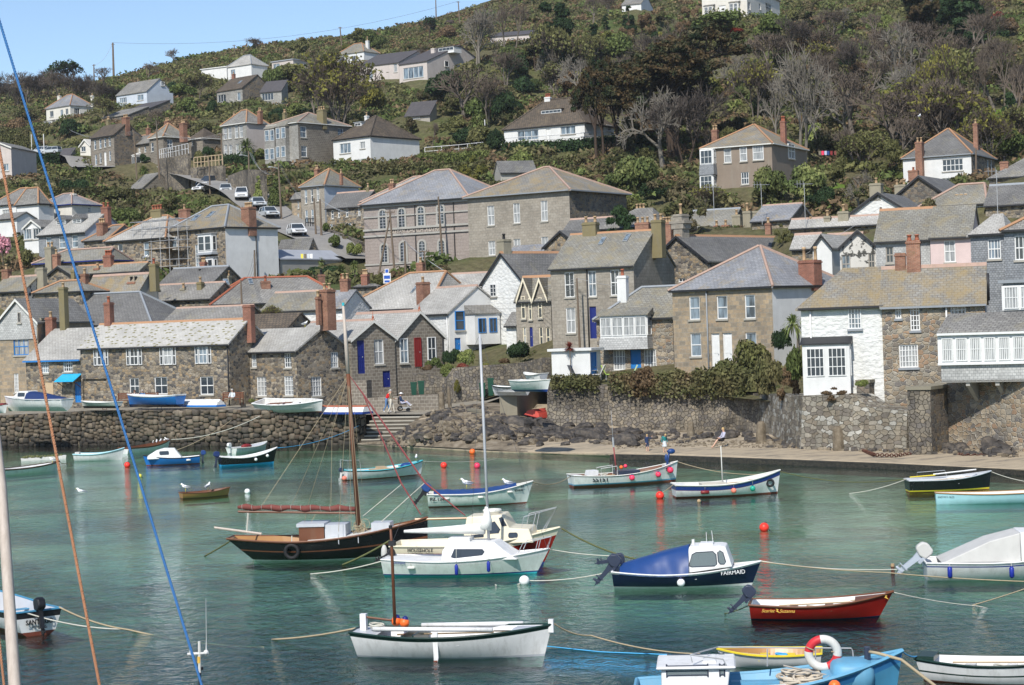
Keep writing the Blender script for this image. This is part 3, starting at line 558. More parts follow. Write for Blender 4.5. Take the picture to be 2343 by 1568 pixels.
F1=H('white_house','white cottage with long hipped slate roof behind the twin gabled cottages',22,655,1345,1200,1330,181,th=32,kind='hip',yr=908,pitch=34,px=1370,roof='roof_pale',wall='white_lump',ridge='terracotta_old',hipl=.6,hipr=.1)
F1.wins('f',[(857,1210,910,1250)],n=3,m=1);F1.wins('f',[(995,1206,1045,1275)],n=3,m=2);F1.sky(1235,1055,1270,1080,.5)
F2=H(SH,'slate roof with sagging terracotta ridge between church and white gable',22,1480,1800,1010,1100,182,th=28,yr=905,pitch=33,roof='roof_pale',ridge='terracotta')
F3=H(SH,'dark-capped brick chimney house in front of the church',22,1180,1330,960,1050,186,th=28,yr=915,pitch=30,roof='roof_grey');F3.chim(1300,812,66,'brick_old',1,.5,drop=2.5)
W1=H('white_house','rough white gable-ended house with stone chimney beside the grey house',22,1782,2112,985,1450,168,th=48,kind='gab',px=1945,yr=745,w=8.5,wall='white_lump',roof='roof_dark',ridge='terracotta_old')
W1.win('f',1845,980,1895,1078,2,3);W1.chim(1950,632,92,'chimney_render',1,.06,drop=2,dep=.9,potm='gutter_black')
w2=H('white_house','low white outbuilding below the rough white gable',22,1968,2045,1300,1480,160,th=30,yr=1210,pitch=38,wall='white_lump',roof='roof_grey')
GO=H(CO,'grey granite cottage with two cream-edged gothic dormers',32,62,335,1110,1500,158,th=22,yr=932,pitch=42,wall='granite_blocks',roof='roof_olive',ridge='terracotta_old')
for x0 in(82,205):
 a=GO.on('y',-.05,*tt(32,x0,1080));c=GO.on('y',-.05,*tt(32,x0+95,950));g=MB();mx=(a.x+c.x)/2;g.prism([(a.x,GO.he-.4),(c.x,GO.he-.4),(c.x,GO.he+.1),(mx,c.z),(a.x,GO.he+.1)],'y',-.05,1.8);o=g.build('dormer','granite_blocks',GO.root)
 g=MB();e=.12
 for s in(-1,1):hw=(c.x-a.x)/2+e;g.prism([(mx,c.z+.22),(mx,c.z+.04),(mx+s*hw,GO.he-.12),(mx+s*hw,GO.he+.06)],'y',-.3,1.9)
 g.build('dormer_roof','roof_olive',GO.root);g=MB()
 for s in(-1,1):hw=(c.x-a.x)/2+e;g.prism([(mx,c.z+.24),(mx,c.z-.1),(mx+s*hw,GO.he-.32),(mx+s*hw,GO.he+.04)],'y',-.34,-.3)
 g.build('barge_board','hull_cream',GO.root)
GO.wins('f',[(108,1075,140,1250),(165,1090,190,1258),(240,1085,270,1245)],n=1,m=2,frame='hull_cream',proud=True,fw_=.06);GO.wins('f',[(118,1315,145,1455),(245,1315,275,1468),(298,1318,330,1470)],n=1,m=2,frame='hull_cream');GO.door('f',172,1315,196,1468,'navy_paint')
G=H(SH,'tall grey granite house with lichened slate roof, two roof lights and ochre chimney',32,332,980,862,1510,152,th=26,xb=1300,px=1150,yr=572,wall='granite_blocks',roof='roof_olive',ridge='terracotta_old')
G.wins('f',[(443,888,518,1083),(626,878,690,1078),(800,868,870,1068),(455,1165,528,1362)],n=2,m=2);G.door('f',640,1155,692,1405,'navy_paint');G.pipe('f',592)
G.sky(705,630,770,668,.72);G.sky(897,613,965,655,.78);G.chim(646,500,130,'chimney_ochre',2,.5,dep=.8);G.chim(1172,482,98,'chimney_ochre',2,.5,dep=.9,drop=3)
RG=H(SH,'old rubble gable with orange lichen and ornate tiered chimney',32,1105,1562,830,1060,163,th=42,kind='gab',px=1335,yr=612,w=15,wall='granite_rubble',roof='roof_dark',ridge='terracotta_old')
RG.chim(1350,436,96,'granite_blocks',1,.05,drop=2.6,dep=1.0,pot_h=.9);c_=RG.on('y',.75,*tt(32,1350,500));q=MB();q.box(c_.x-.8,.15,c_.z-.1,c_.x+.8,1.35,c_.z+.12);q.box(c_.x-.62,.2,c_.z-.55,c_.x+.62,1.3,c_.z-.1);q.build('chimney','granite_blocks',RG.root);RG.win('f',1330,935,1385,965,2,1,sill=False)
SR=H(CO,'stone cottage with white first-floor sun room over a bright blue door',32,690,1285,1268,1700,142,th=26,kind='hip',px=1090,yr=1022,pitch=38,wall='warm_rubble',roof='roof_olive',ridge='lead',hipl=.45,hipr=.1)
bay(SR,'f',758,1225,1120,1395,.9,'white_paint',4,2,2,(.08,.93),'roof_olive',.55,pane='curtain_pane',apron=(1488,'slate_hung_pale'),over=.2,gap=.05)
SR.wins('f',[(822,1494,915,1652)],n=4,m=3,pane='curtain_pane');SR.wins('f',[(1062,1488,1158,1650)],n=4,m=3,pane='curtain_pane');SR.door('f',958,1494,1040,1700,'blue_paint','bright blue plank front door');SR.pipe('f',1262)
SR.chim(895,915,88,'white_render',1,.3,potm='pot_red',drop=2.6)
OU=H('outhouse','white flat-topped outhouse with blue side door behind the hedge',33,340,640,372,620,137,th=27,kind='flat',xb=722,wall='white_render',side='white_render',roof='white_render');OU.door('r',648,375,700,610,'blue_paint')
K=H(SH,'square granite house with hipped slate roof, terracotta hips and white side wall',32,1282,2061,1040,1690,137,th=42,kind='hip',xb=2660,px=1975,yr=700,wall='warm_blocks',side='white_render',roof='roof_blue',ridge='terracotta',hipl=.47,hipr=.47)
K.wins('f',[(1415,1078,1497,1258),(1630,1072,1713,1252),(1848,1063,1930,1248),(1425,1365,1508,1545),(1855,1358,1940,1560)],n=1,m=2,pane='glass_pale');K.door('f',1590,1365,1655,1690,'white_paint');K.door('f',1680,1362,1752,1690,'white_paint');K.pipe('f',1522,mat='lead')
K.chim(2356,795,165,'brick_red',2,.55,dep=1.0,pot_h=.95)
L1=H('white_house','rough white waterside house with a wide white bay window',42,322,952,1180,1895,113.6,th=15,kind='hip',px=890,yr=872,pitch=38,wall='white_lump',roof='roof_orange',hipl=.5,hipr=.0,ov=.3);L1.hip=1
L1.win('f',692,1167,795,1330,4,4,sill='lead');L1.pipe('f',360,mat='white_paint')
a0,z0,a1,z1=L1.box('f',345,1455,765,1800)
bay(L1,'f',a0+.05,z0-1.3,a1-.35,z1+.05,.95,'white_render',2,4,3,(.53,.95),'gutter_black',.45,side=True,raw=True,gap=.22)
L2=H(SH,'warm rubble-stone waterside house with small-paned white windows',42,952,1757,1150,1960,112.2,th=15,px=1370,yr=858,pitch=38,wall='warm_rubble',side='white_render',roof='roof_orange',ridge='terracotta',gut='lead')
L2.wins('f',[(1058,1160,1105,1250)],n=2,m=3,sill='lead');L2.wins('f',[(1175,1148,1250,1343)],n=3,m=5,sill='lead');L2.wins('f',[(1490,1140,1610,1315)],n=4,m=4,sill='lead');L2.wins('f',[(1090,1452,1237,1632)],n=6,m=4,pane='curtain_pane',sill='lead');L2.pipe('f',1422,mat='white_paint')
L2.chim(1097,738,90,'brick_old',0,.5,drop=1.6);L2.chim(1198,640,118,'brick_old',2,.5,drop=2.6,potm='pot_red',pot_h=.35,dep=.9);fl=MB();c_=L2.on('y',1.4,*tt(42,1780,895));fl.tube([(c_.x,1.4,c_.z-1.6),(c_.x,1.4,c_.z)],.08,8);fl.build('flue','gutter_black',L2.root,True)
M1=H('waterside_house','overhanging white sun room with a long band of windows above slate apron',43,1408,2420,228,612,104,th=30,kind='mono',yr=85,pitch=24,wall='slate_hung_pale',roof='roof_grey',gut='white_paint',base=0.0,ctrl=False)
a0,z0,a1,z1=M1.box('f',1408,240,2420,462);wb=MB();M1.bx(wb,'f',-.12,-.02,z0,M1.W,.1,z1+.12);M1.bx(wb,'f',-.12,.1,z0-.05,M1.W,.2,z0+.06);wb.build('window_band','white_paint',M1.root)
for i in range(9):
 x=i*M1.W/9+.1;sub_frame(M1,lambda a,q,z:(a,-.1-q,z),x,z0+.15,x+M1.W/9-.14,z1-.1,6,2,'white_paint','curtain_pane',M1.root)
bk=MB()
for x in(1.3,2.9,4.5,6.1):bk.prism([(.1,-.02),(3.4,-.02),(3.4,-.3),(3.2,-1.9),(3.0,-1.9),(.35,-.3),(.1,-.22)],'x',x,x+.22)
bk.build('bracket','grey_render',M1.root);fl=MB();fl.box(0,0,-.02,M1.W,M1.w,.1);fl.build('floor_deck','grey_render',M1.root)
M2=H('waterside_house','upper white glazed storey with slate base at the right edge',42,1897,2420,975,1262,109,th=30,kind='flat',w=4,wall='slate_hung',roof='lead',ctrl=False)
a0,z0,a1,z1=M2.box('f',1897,985,2420,1178);wb=MB();M2.bx(wb,'f',-.05,-.02,z0,M2.W,.08,z1);wb.build('window_band','white_paint',M2.root)
for i in range(4):x=i*M2.W/4+.08;sub_frame(M2,lambda a,q,z:(a,-.08-q,z),x,z0+.08,x+M2.W/4-.12,z1-.05,5,2,'white_paint','curtain_pane',M2.root)
M3=H(SH,'slate-hung house high at the right edge with tall white casement',42,1905,2500,572,950,117,th=26,kind='hip',yr=420,pitch=34,px=2400,wall='slate_hung',roof='roof_grey',ridge='terracotta_old',ctrl=False,hipl=.6)
M3.win('f',1990,600,2120,792,4,2)
M4=H(SH,'slate-hung house wall with white casement right of the pink wall',42,1645,1905,605,850,124,th=26,kind='hip',yr=450,pitch=30,px=1980,wall='slate_hung',roof='roof_pale',ctrl=False,hipl=.5,hipr=.1);M4.win('f',1780,628,1882,785,4,2)
P1=H(SH,'slate-hung house with small sash behind the brick chimneys',42,905,1328,645,900,140,th=20,px=1330,yr=408,pitch=36,wall='slate_hung_pale',roof='roof_olive',ridge='terracotta_old');P1.win('f',985,690,1045,815,2,2,'wood_grey');P1.pipe('f',1322)
P2=H('pink_house','pale pink rendered house wall with one white sash window',42,1330,1648,615,860,137,th=20,px=1700,yr=383,pitch=36,wall='pink_render',roof='roof_olive');P2.win('f',1440,640,1528,810,2,2,pane='curtain_pane')
P3=H(SH,'white gable with badly peeling paint showing black patches',42,625,908,700,940,143,th=12,kind='gab',px=775,yr=568,w=6,wall='peeling_render',roof='roof_olive');P3.wins('f',[(640,752,710,895),(850,742,900,866)],n=2,m=2,frame='wood_grey')
P4=H('white_house','plain white gable end under pale slate behind the palm-side chimney',42,415,562,700,880,150,th=25,kind='gab',px=485,yr=602,w=7,wall='white_render',roof='roof_pale');P5=H(SH,'small ochre-lichened slate roof between white gable and peeling gable',42,500,760,720,800,156,th=25,yr=600,pitch=36,roof='roof_orange',ridge='terracotta')
P6=H(SH,'pale slate roof with right gable below the lichened chimneys',42,250,440,705,790,152,th=25,yr=603,pitch=36,roof='roof_pale',ridge='terracotta')
Q1=H(SH,'hipped lichened slate roof below the white villa',42,1258,1760,388,430,158,th=25,kind='hip',px=1600,yr=222,pitch=32,roof='roof_olive',ridge='terracotta',hipl=.8,hipr=.1,wall='white_render');Q1.chim(1575,325,120,'chimney_render',3,.25,drop=1.3)
Q2=H(SH,'plain dark olive slate roof running out of the right edge',42,1762,2450,368,430,155,th=25,yr=205,pitch=32,roof='roof_dark',ridge='lead')
Q3=H(SH,'grey slate roof with tall brown brick chimney near the right edge',41,1790,2450,1400,1480,190,th=25,kind='hip',px=2200,yr=1190,pitch=32,roof='roof_grey',hipl=1.0);Q3.chim(1910,1262,74,'brick_old',1,.2,drop=2.5,potm='gutter_black')
S1=H('white_house','rough white gable with broad grey chimney above the back lane',42,706,1160,440,540,172,th=26,kind='gab',px=910,yr=275,w=9,wall='white_lump',roof='roof_dark');S1.chim(910,195,104,'chimney_render',1,.05,drop=1.6,dep=.9)
T1=H(SH,'stone gable wall with wide mortar joints below the white villa',42,1060,1440,300,420,184,th=30,kind='gab',px=1200,yr=148,w=9,wall='granite_rubble_dark',roof='roof_dark');T1.chim(1100,205,100,'chimney_render',2,.2,drop=1.6)
U1=H(SH,'long low roof with orange ridge in front of the white-painted gable',42,240,960,545,600,166,th=22,yr=470,pitch=32,roof='roof_pale',ridge='terracotta');U1.chim(400,500,60,'chimney_render',1,.5,drop=1);U1.chim(530,450,56,'chimney_render',1,.3,drop=2);U1.chim(655,412,95,'chimney_render',1,.3,drop=2.5,pot_h=.6);U1.chim(68,505,50,'brick_old',1,.5,drop=1)
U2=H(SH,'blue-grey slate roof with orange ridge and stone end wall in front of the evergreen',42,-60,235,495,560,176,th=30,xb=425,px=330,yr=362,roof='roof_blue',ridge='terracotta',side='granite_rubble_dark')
U3=H(SH,'wide lichened slate roof right of the ornate chimney',32,1225,1735,560,620,186,th=25,yr=415,pitch=30,roof='roof_olive',ridge='lead');U3.chim(1785,440,78,'chimney_render',1,-.1,drop=3);U3.chim(1868,412,72,'chimney_render',1,.0,drop=3,pot_h=.8);U3.chim(1940,410,72,'chimney_render',0,.1,drop=3);U3.chim(1630,525,50,'brick_red',1,-.3,drop=2);U3.chim(1700,520,70,'brick_old',1,-.3,drop=2)
U4=H(SH,'hipped grey roof behind the ochre chimney of the tall grey house',32,700,1140,560,640,178,th=25,kind='hip',px=985,yr=402,pitch=32,roof='roof_grey',hipl=.5,hipr=.2);U4.chim(1052,500,130,'brick_old',3,-.3,drop=2);U4.chim(1240,500,90,'brick_old',3,-.2,drop=2);U4.chim(1035,395,100,'brick_old',3,.7,drop=1.2)
U5=H(SH,'small stone gable tucked below the big schoolhouse',32,285,560,700,790,176,th=35,kind='gab',px=425,yr=572,w=7,wall='granite_rubble',roof='roof_dark');U6=H(SH,'low blue slate roof in front of the schoolhouse',32,20,330,738,800,180,th=25,yr=684,pitch=25,roof='roof_blue')
U7=H(SH,'dark slate roof between the small stone gable and the ochre chimney',32,440,760,570,640,184,th=30,yr=478,pitch=34,roof='roof_dark',ridge='terracotta')
CH=H('church','grey-pink rendered chapel with arched windows, raised date lettering and hipped slate roof',22,855,1672,372,920,209,th=30,kind='hip',xb=2090,px=1600,yr=92,wall='church_render',roof='roof_blue',ridge='terracotta',cat='church',hipl=.5,hipr=.5,ov=.45)
def awin(h,u0,v0,u1,v1,pane='glass'):
 a0,z0,a1,z1=h.box('f',u0,v0,u1,v1);r=(a1-a0)/2;cx=(a0+a1)/2;zs=z1-r;n=10
 def arch(rr,zb):return[(cx-rr,zb)]+[(cx-rr*math.cos(math.pi*i/n),zs+rr*math.sin(math.pi*i/n))for i in range(n+1)]+[(cx+rr,zb)]
 o_,i_=arch(r+.22,z0),arch(r,z0);b=MB();k=len(o_)
 for i in range(k-1):
  P=[o_[i],o_[i+1],i_[i+1],i_[i]];b.add([(x,y,z)for y in(-.1,.02)for x,z in P],[(0,1,2,3),(0,1,5,4),(1,2,6,5),(2,3,7,6),(3,0,4,7)])
 b.box(a0-.25,-.14,z0-.16,a1+.25,0,z0);o=b.build('window','grey_render',h.root)
 p=MB();p.prism(i_,'y',-.03,.02);p.build('pane',pane,o);f=MB()
 f.box(cx-.03,-.055,z0,cx+.03,-.03,z1)
 for j in range(1,6):z=z0+(zs-z0)*j/5;f.box(a0,-.05,z-.02,a1,-.03,z+.02)
 f.build('frame','metal_grey',o)
for q in[(985,405,1030,550),(1133,393,1178,535),(1283,380,1328,522),(1437,365,1482,510),(997,672,1042,808),(1147,655,1190,800),(1293,645,1337,790),(1447,638,1490,775)]:awin(CH,*q)
def course(h,v,th_,p,m,u=None):
 z=h.on('y',0,*tt(h.t,(1260 if h is CH else 0),v)).z;b=MB();b.box(-.05,-p,z-th_/2,h.W+p,0,z+th_/2);b.box(h.W,0,z-th_/2,h.W+p,h.w,z+th_/2);b.build('string_course',m,h.root)
for v,t_,p in((352,.35,.25),(436,.16,.12),(538,.22,.18),(588,.2,.16),(812,.18,.12)):course(CH,v,t_,p,'grey_render')
CH.pipe('f',1247);CH.pipe('f',1550)
zz=CH.on('y',0,*tt(22,1250,563)).z;c_=CH.on('y',0,*tt(22,1242,563))
text_mesh('lettering','WESLEYAN  CHURCH  A.D.1905',.62,'letter_stone',CH.root,Matrix.Translation((c_.x,-.03,zz))@GR,.04,bold=.012,sx=.80)
CH.win('f',1565,808,1612,860,2,1);CH.door('f',1527,808,1562,905,'red_paint')
CB=H(SH,'lower slate roof with terracotta ridge tucked behind the chapel',22,840,1330,350,420,224,th=28,kind='hip',px=1300,yr=155,pitch=30,roof='roof_pale',ridge='terracotta',hipl=.9,hipr=0,ctrl=False);CB.chim(1077,195,50,'brick_old',2,-.0,drop=2)
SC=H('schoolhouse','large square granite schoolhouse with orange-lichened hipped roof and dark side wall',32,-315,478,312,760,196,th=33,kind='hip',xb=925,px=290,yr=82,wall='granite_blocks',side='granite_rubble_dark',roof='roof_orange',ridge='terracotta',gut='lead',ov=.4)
SC.wins('f',[(-160,370,-105,522),(42,350,95,505),(257,330,311,490),(-152,645,-98,755),(45,628,99,740),(262,611,316,740)],n=2,m=2,pane='curtain_pane')
V=H(SH,'stone house with white side wall, white oriel window and two big roof lights',12,1290,1756,582,910,203,th=42,kind='hip',xb=2165,px=1680,yr=384,wall='granite_rubble',side='white_render',roof='roof_orange',ridge='lead')
V.sky(1475,450,1580,515,.5);V.sky(1600,440,1690,495,.6);V.win('f',1522,672,1556,845,2,5);V.win('f',1262,615,1385,715,3,1);V.win('f',1262,790,1385,850,3,1)
bay(V,'f',1585,592,1692,735,.7,'white_paint',2,1,2,(.1,.9),'lead',.15,apron=(752,'lead'));bay(V,'f',1612,775,1700,912,.6,'white_paint',2,1,2,(.1,.9),'lead',.12);V.pipe('f',1548);V.pipe('r',1975)
V.chim(1938,380,105,'brick_old',4,.5,dep=1.0,drop=3);V.chim(1438,395,115,'brick_old',1,.9,drop=2)
W3=H(SH,'stone house with hipped slate roof left of the scaffolding',12,826,1290,655,875,206,th=33,kind='hip',px=1240,yr=462,pitch=34,wall='granite_rubble',roof='roof_pale',ridge='terracotta_old',hipr=.4)
W3.wins('f',[(920,672,958,775),(1120,655,1162,765)],n=1,m=2);W3.win('f',1125,815,1165,865,2,1);W3.chim(1225,398,125,'chimney_ochre',4,.5,potm='pot_red',drop=2)
X1=H(CO,'low hipped slate roof beside a tall brick chimney',12,655,830,652,740,211,th=33,kind='hip',px=900,yr=535,pitch=30,roof='roof_grey',ridge='terracotta_old',hipl=.4,hipr=0);X1.chim(795,502,80,'brick_old',3,.2,drop=3,dep=.8)
Y1=H(SH,'slate-hung house with two dormers, white gable end and red brick chimney',12,300,664,600,800,216,th=35,xb=985,px=850,yr=428,wall='slate_hung',side='blue_white_render',roof='roof_pale')
Y1.wins('f',[(357,615,400,700),(460,607,510,700),(560,597,607,695)],n=1,m=2,pane='glass_pale');dormer(Y1,442,480,515,540,.45);dormer(Y1,566,470,636,528,.45);Y1.chim(826,378,86,'brick_red',2,.5,potm='pot_red',drop=2.5)
CV=H('conservatory','white glazed conservatory with pointed gable on a white terrace wall',12,188,322,548,745,222,th=30,kind='gab',px=222,yr=487,w=4,wall='white_render',roof='roof_grey',gut='x');CV.wins('f',[(190,548,250,632),(255,545,318,630)],n=3,m=1)
Z1=H('cream_house','cream house with blue eaves and terracotta-edged hipped roof',12,275,560,385,500,256,th=33,kind='hip',xb=785,px=535,yr=284,wall='cream_render',roof='roof_blue',ridge='terracotta',gut='navy_paint');Z1.wins('f',[(313,393,345,475),(372,390,396,470),(425,388,455,465)],n=2,m=2,pane='glass_pale');Z1.chim(572,275,44,'cream_render',1,.5);Z1.win('r',688,380,712,422,2,2)
A2=H('white_house','white house with twin hipped grey roofs at the left edge, right-hand half',12,130,300,372,590,246,th=33,kind='hip',xb=385,px=240,yr=242,wall='white_render',roof='roof_grey',ridge='terracotta_old');A3=H('white_house','white house half cut by the left edge with balcony below its hipped roof',12,-90,125,380,590,250,th=33,kind='hip',px=150,yr=245,pitch=34,wall='white_render',roof='roof_grey',ridge='terracotta_old',hipr=.2);A3.wins('f',[(20,400,75,450),(0,510,50,575)],n=3,m=1)
A4=H('white_house','low white annexe with sloping roof in front of the left-edge houses',12,-40,130,480,620,238,th=33,yr=432,pitch=24,wall='white_render',roof='roof_grey')
B1=H(CO,'low mossy ochre roof with blue eaves board',12,268,805,828,880,194,th=28,kind='hip',px=600,yr=722,pitch=30,roof='roof_olive',gut='navy_paint',ridge='terracotta',hipl=.6,hipr=.1);B1.chim(392,690,74,'chimney_render',2,-.1,drop=4,dep=.8);B1.chim(440,748,56,'brick_old',1,-.25,drop=3)
B2=H(SH,'mossy olive roof beneath the red brick chimney',12,560,1090,905,960,190,th=28,yr=836,pitch=30,roof='roof_olive',ridge='terracotta_old');B2.chim(846,755,84,'brick_red',3,.4,potm='pot_red',drop=3);B2.chim(763,855,58,'brick_old',1,.2,drop=2.4)
B3=H(SH,'rubble gable end left of the mossy olive roof',12,372,556,920,990,188,th=30,kind='gab',px=455,yr=850,w=5,wall='granite_rubble',roof='roof_olive')
B4=H(SH,'lichened slate roof with stained white gable end at the left edge',12,-60,192,1042,1120,181,th=30,xb=415,px=290,yr=925,side='peeling_render',roof='roof_olive',ridge='terracotta');B4.chim(325,852,78,'chimney_render',0,.5,drop=2);B4.chim(50,865,76,'brick_old',1,.5,drop=2)
B5=H(SH,'small hipped ochre roof in front of the red chimney group',12,272,640,1058,1110,179,th=28,kind='hip',px=540,yr=968,pitch=30,roof='roof_olive',ridge='terracotta_old');B5.chim(660,900,55,'brick_old',1,.6,drop=2);B5.chim(575,870,40,'chimney_ochre',1,.8,drop=2.5)
B6=H(SH,'pale ochre slate roof with black chimney pots',12,668,1092,1045,1120,183,th=30,xb=1235,px=1165,yr=905,side='grey_render',roof='roof_orange',ridge='terracotta');B6.chim(1042,962,86,'brick_old',2,.3,potm='gutter_black',drop=3,dep=.8);B6.chim(1200,822,74,'chimney_ochre',1,.5,drop=2.6,potm='pot_red')
B7=H(SH,'slate roof with pale orange ridge in the middle of the left rooftops',12,1110,1640,1115,1180,186,th=26,yr=988,pitch=30,roof='roof_grey',ridge='terracotta');B7.chim(1432,1012,48,'chimney_render',1,.3,drop=2);B7.chim(1563,965,50,'chimney_ochre',1,.3,drop=2)
B8=H(SH,'blackish slate roof below the scaffolded house',12,1240,1660,992,1050,194,th=26,yr=860,pitch=30,roof='roof_dark',ridge='lead');B8.chim(1560,900,55,'chimney_ochre',1,.4,potm='gutter_black',drop=2);B8.chim(1672,905,70,'chimney_render',2,.6,drop=2);B8.chim(1775,915,56,'chimney_render',2,.5,drop=2);B8.chim(1588,808,52,'brick_red',2,.7,drop=2.5)
J1=H(SH,'wide hipped roof with red ridge tiles and two roof lights',12,1650,2720,1148,1230,182,th=-18,kind='hip',px=2150,yr=942,pitch=32,roof='roof_grey',ridge='pot_red',hipl=.5,hipr=.4);J1.sky(1730,960,1800,1000,.85);J1.sky(1925,965,1985,1000,.85)
J1.chim(2070,955,80,'brick_old',1,.3,drop=2.6,potm='pot_red');J1.chim(2505,905,56,'brick_old',1,.5,potm='gutter_black',drop=2);J1.chim(2690,940,84,'brick_old',2,.2,drop=3,potm='pot_red')
J2=H(SH,'red-ridged slate roof with tall brick chimneys between rooftops and church road',22,780,960,1010,1060,188,th=25,kind='hip',px=860,yr=990,pitch=30,roof='roof_dark');J2.chim(868,905,64,'brick_red',3,.5,drop=3,potm='pot_buff')
K1=H('white_house','white cottage under olive slate with bare shrub before it',22,62,500,1195,1330,171,th=26,yr=1050,pitch=32,wall='white_lump',roof='roof_olive',ridge='terracotta');K1.wins('f',[(365,1200,388,1250)],n=2,m=2);K2=H(CO,'dark slate end roof against the black chimney',22,505,690,1175,1250,168,th=26,yr=1040,pitch=32,wall='white_lump',roof='roof_blue');K2.chim(712,940,80,'brick_old',2,.5,drop=3)
L3=H(CO,'low grey slate roof with terracotta ridge behind the mossy quay roof',12,1288,1880,1275,1330,167,th=26,yr=1170,pitch=28,roof='roof_grey',ridge='terracotta')
L4=H(CO,'brown tiled roof beside the red quay chimney',12,1730,2240,1345,1400,163,th=28,yr=1225,pitch=30,roof='roof_tile_brown')
N1=H(CO,'grey-washed cottage with sheet roof and washing line below the white side wall',22,35,205,790,890,206,th=45,xb=475,px=118,yr=720,wall='grey_render',side='blue_white_render',roof='roof_sheet')if False else H(CO,'small grey cottage with pale sheet roof below the white side wall',22,38,205,795,890,204,th=35,kind='gab',px=112,yr=722,w=10,wall='grey_render',roof='roof_sheet');N1.win('f',105,808,145,862,2,2)
N2=H(CO,'dark-roofed shed beside the steep road',22,190,430,720,760,212,th=35,xb=490,px=465,yr=628,roof='roof_dark')
a1_=H(SH,'granite house with grey rendered side just left of the chapel',21,365,548,1465,1770,240,th=35,kind='hip',xb=816,px=620,yr=1325,wall='granite_blocks',side='blue_white_render',roof='roof_olive',ridge='terracotta_old',gut='lead');a1_.wins('f',[(395,1482,415,1590),(443,1475,462,1580),(488,1465,510,1570),(400,1640,420,1740),(447,1635,466,1735)],n=1,m=2);a1_.chim(680,1352,24,'brick_old',1,.3,drop=1.5);a1_.chim(492,1320,40,'brick_old',2,.9,drop=2)
a2_=H(SH,'low stone terrace between the granite house and the chapel',22,565,842,390,580,234,th=28,yr=270,pitch=34,wall='granite_rubble',roof='roof_dark',ridge='terracotta');a2_.wins('f',[(603,405,622,470),(655,397,672,460),(716,390,736,455),(595,510,613,560),(733,503,758,550),(812,380,830,445)],n=1,m=2);a2_.chim(890,225,30,'chimney_ochre',1,.5,drop=1.5)
a3_=H(CO,'narrow cream stone wing beside the steep road',22,292,366,318,520,243,th=28,yr=272,pitch=34,wall='warm_blocks',roof='roof_grey');a3_.wins('f',[(340,335,353,390),(340,425,353,490)],n=1,m=2)
b1_=H(SH,'big brown stone villa with twin bays and a tall ochre chimney',21,108,342,990,1300,290,th=40,kind='hip',xb=748,px=480,yr=882,wall='grey_blocks',side='brown_blocks',roof='roof_olive',ridge='terracotta',gut='dull_white');b1_.chim(528,858,80,'chimney_ochre',3,.5,drop=3,dep=.8);b1_.chim(240,880,30,'chimney_ochre',2,.5)
for q in((115,1010,192,1280),(203,992,278,1265)):
 o_=bay(b1_,'f',*q,.8,'grey_blocks',0,roofm='roof_olive',rh=.8)
a0,z0,a1,z1=b1_.box('f',115,1010,192,1105)
for(u0,u1,v)in((118,150,1015),(158,190,1012),(204,232,998),(245,277,993)):
 for dv in(0,145):
  a0,z0,a1,z1=b1_.box('f',u0,v+dv+5,u1,v+dv+90);sub_frame(b1_,lambda a,q,z:(a,-.8-q,z),a0,z0,a1,z1,1,2,'white_paint','glass_pale',b1_.root)
b1_.wins('r',[(362,988,410,1075),(655,1005,698,1070),(370,1140,415,1225)],n=1,m=2,pane='glass_pale')
b2_=H(SH,'stone-fronted house with pale rendered side behind the round cabbage palm',11,1730,1922,988,1230,300,th=40,kind='hip',xb=2088,px=1975,yr=860,wall='grey_blocks',side='rose_render',roof='roof_grey',ridge='terracotta_old',gut='dull_white');b2_.wins('f',[(1742,998,1770,1090),(1778,995,1806,1085),(1830,980,1857,1080),(1866,978,1895,1075),(1748,1133,1773,1215),(1785,1133,1810,1215),(1838,1125,1863,1210),(1872,1120,1900,1205)],n=1,m=2,pane='curtain_pane');b2_.chim(2027,868,40,'brick_old',2,.4,drop=2);b2_.chim(1826,900,24,'brick_old',2,.6,drop=1.5)
c1_=H('white_house','white house with brown tiled hipped roof and small dormer above the hedges',21,618,907,1100,1320,288,th=40,kind='hip',xb=1290,px=960,yr=912,wall='white_render',roof='roof_tile_brown',ridge='roof_tile_brown');c1_.win('f',670,1120,755,1198,3,1,pane='glass_pale');c1_.win('f',827,1108,868,1162,2,1);c1_.win('f',835,1240,877,1300,2,1);dormer(c1_,788,985,838,1045,.55,'white_render','lead',2,1,True);c1_.chim(880,905,30,'white_render',1,.5)
d1_=H('white_house','long white bungalow with brown roof and wide dormer above the church',31,-30,598,1020,1150,276,th=30,kind='hip',xb=828,px=400,yr=782,wall='white_render',roof='roof_tile_brown',ridge='roof_tile_brown',gut='gutter_black');d1_.win('f',75,1020,240,1095,3,1,pane='glass_pale');d1_.win('f',412,985,528,1050,3,1,pane='glass_pale');d1_.door('f',300,1008,336,1108,'white_paint');d1_.win('r',770,978,808,1030,1,1);dormer(d1_,260,860,420,932,.45,'slate_hung','roof_tile_brown',5,1,True);d1_.chim(313,760,58,'white_render',3,.5,potm='pot_red')
e1_=H('bungalow','pale long bungalow near the skyline with low dark roof, left wing',21,800,1130,528,660,388,th=30,yr=415,pitch=22,wall='rose_render',roof='roof_felt',gut='white_paint');e1_.win('f',892,545,925,618,2,1);e1_.win('f',1090,500,1118,565,1,1)
e2_=H('bungalow','pale bungalow wing with big picture window and long raking gable side',21,1132,1350,508,665,374,th=35,xb=1862,px=1700,yr=346,wall='rose_render',roof='roof_felt',gut='white_paint');e2_.win('f',1165,525,1322,612,4,1,pane='glass_pale');e2_.chim(1400,380,40,'rose_render',0,.3,drop=2);dormer(e2_,1440,362,1560,398,.62,'white_paint','roof_felt',4,1,True);e2_.win('r',1487,478,1518,522,1,1,pane='glass')
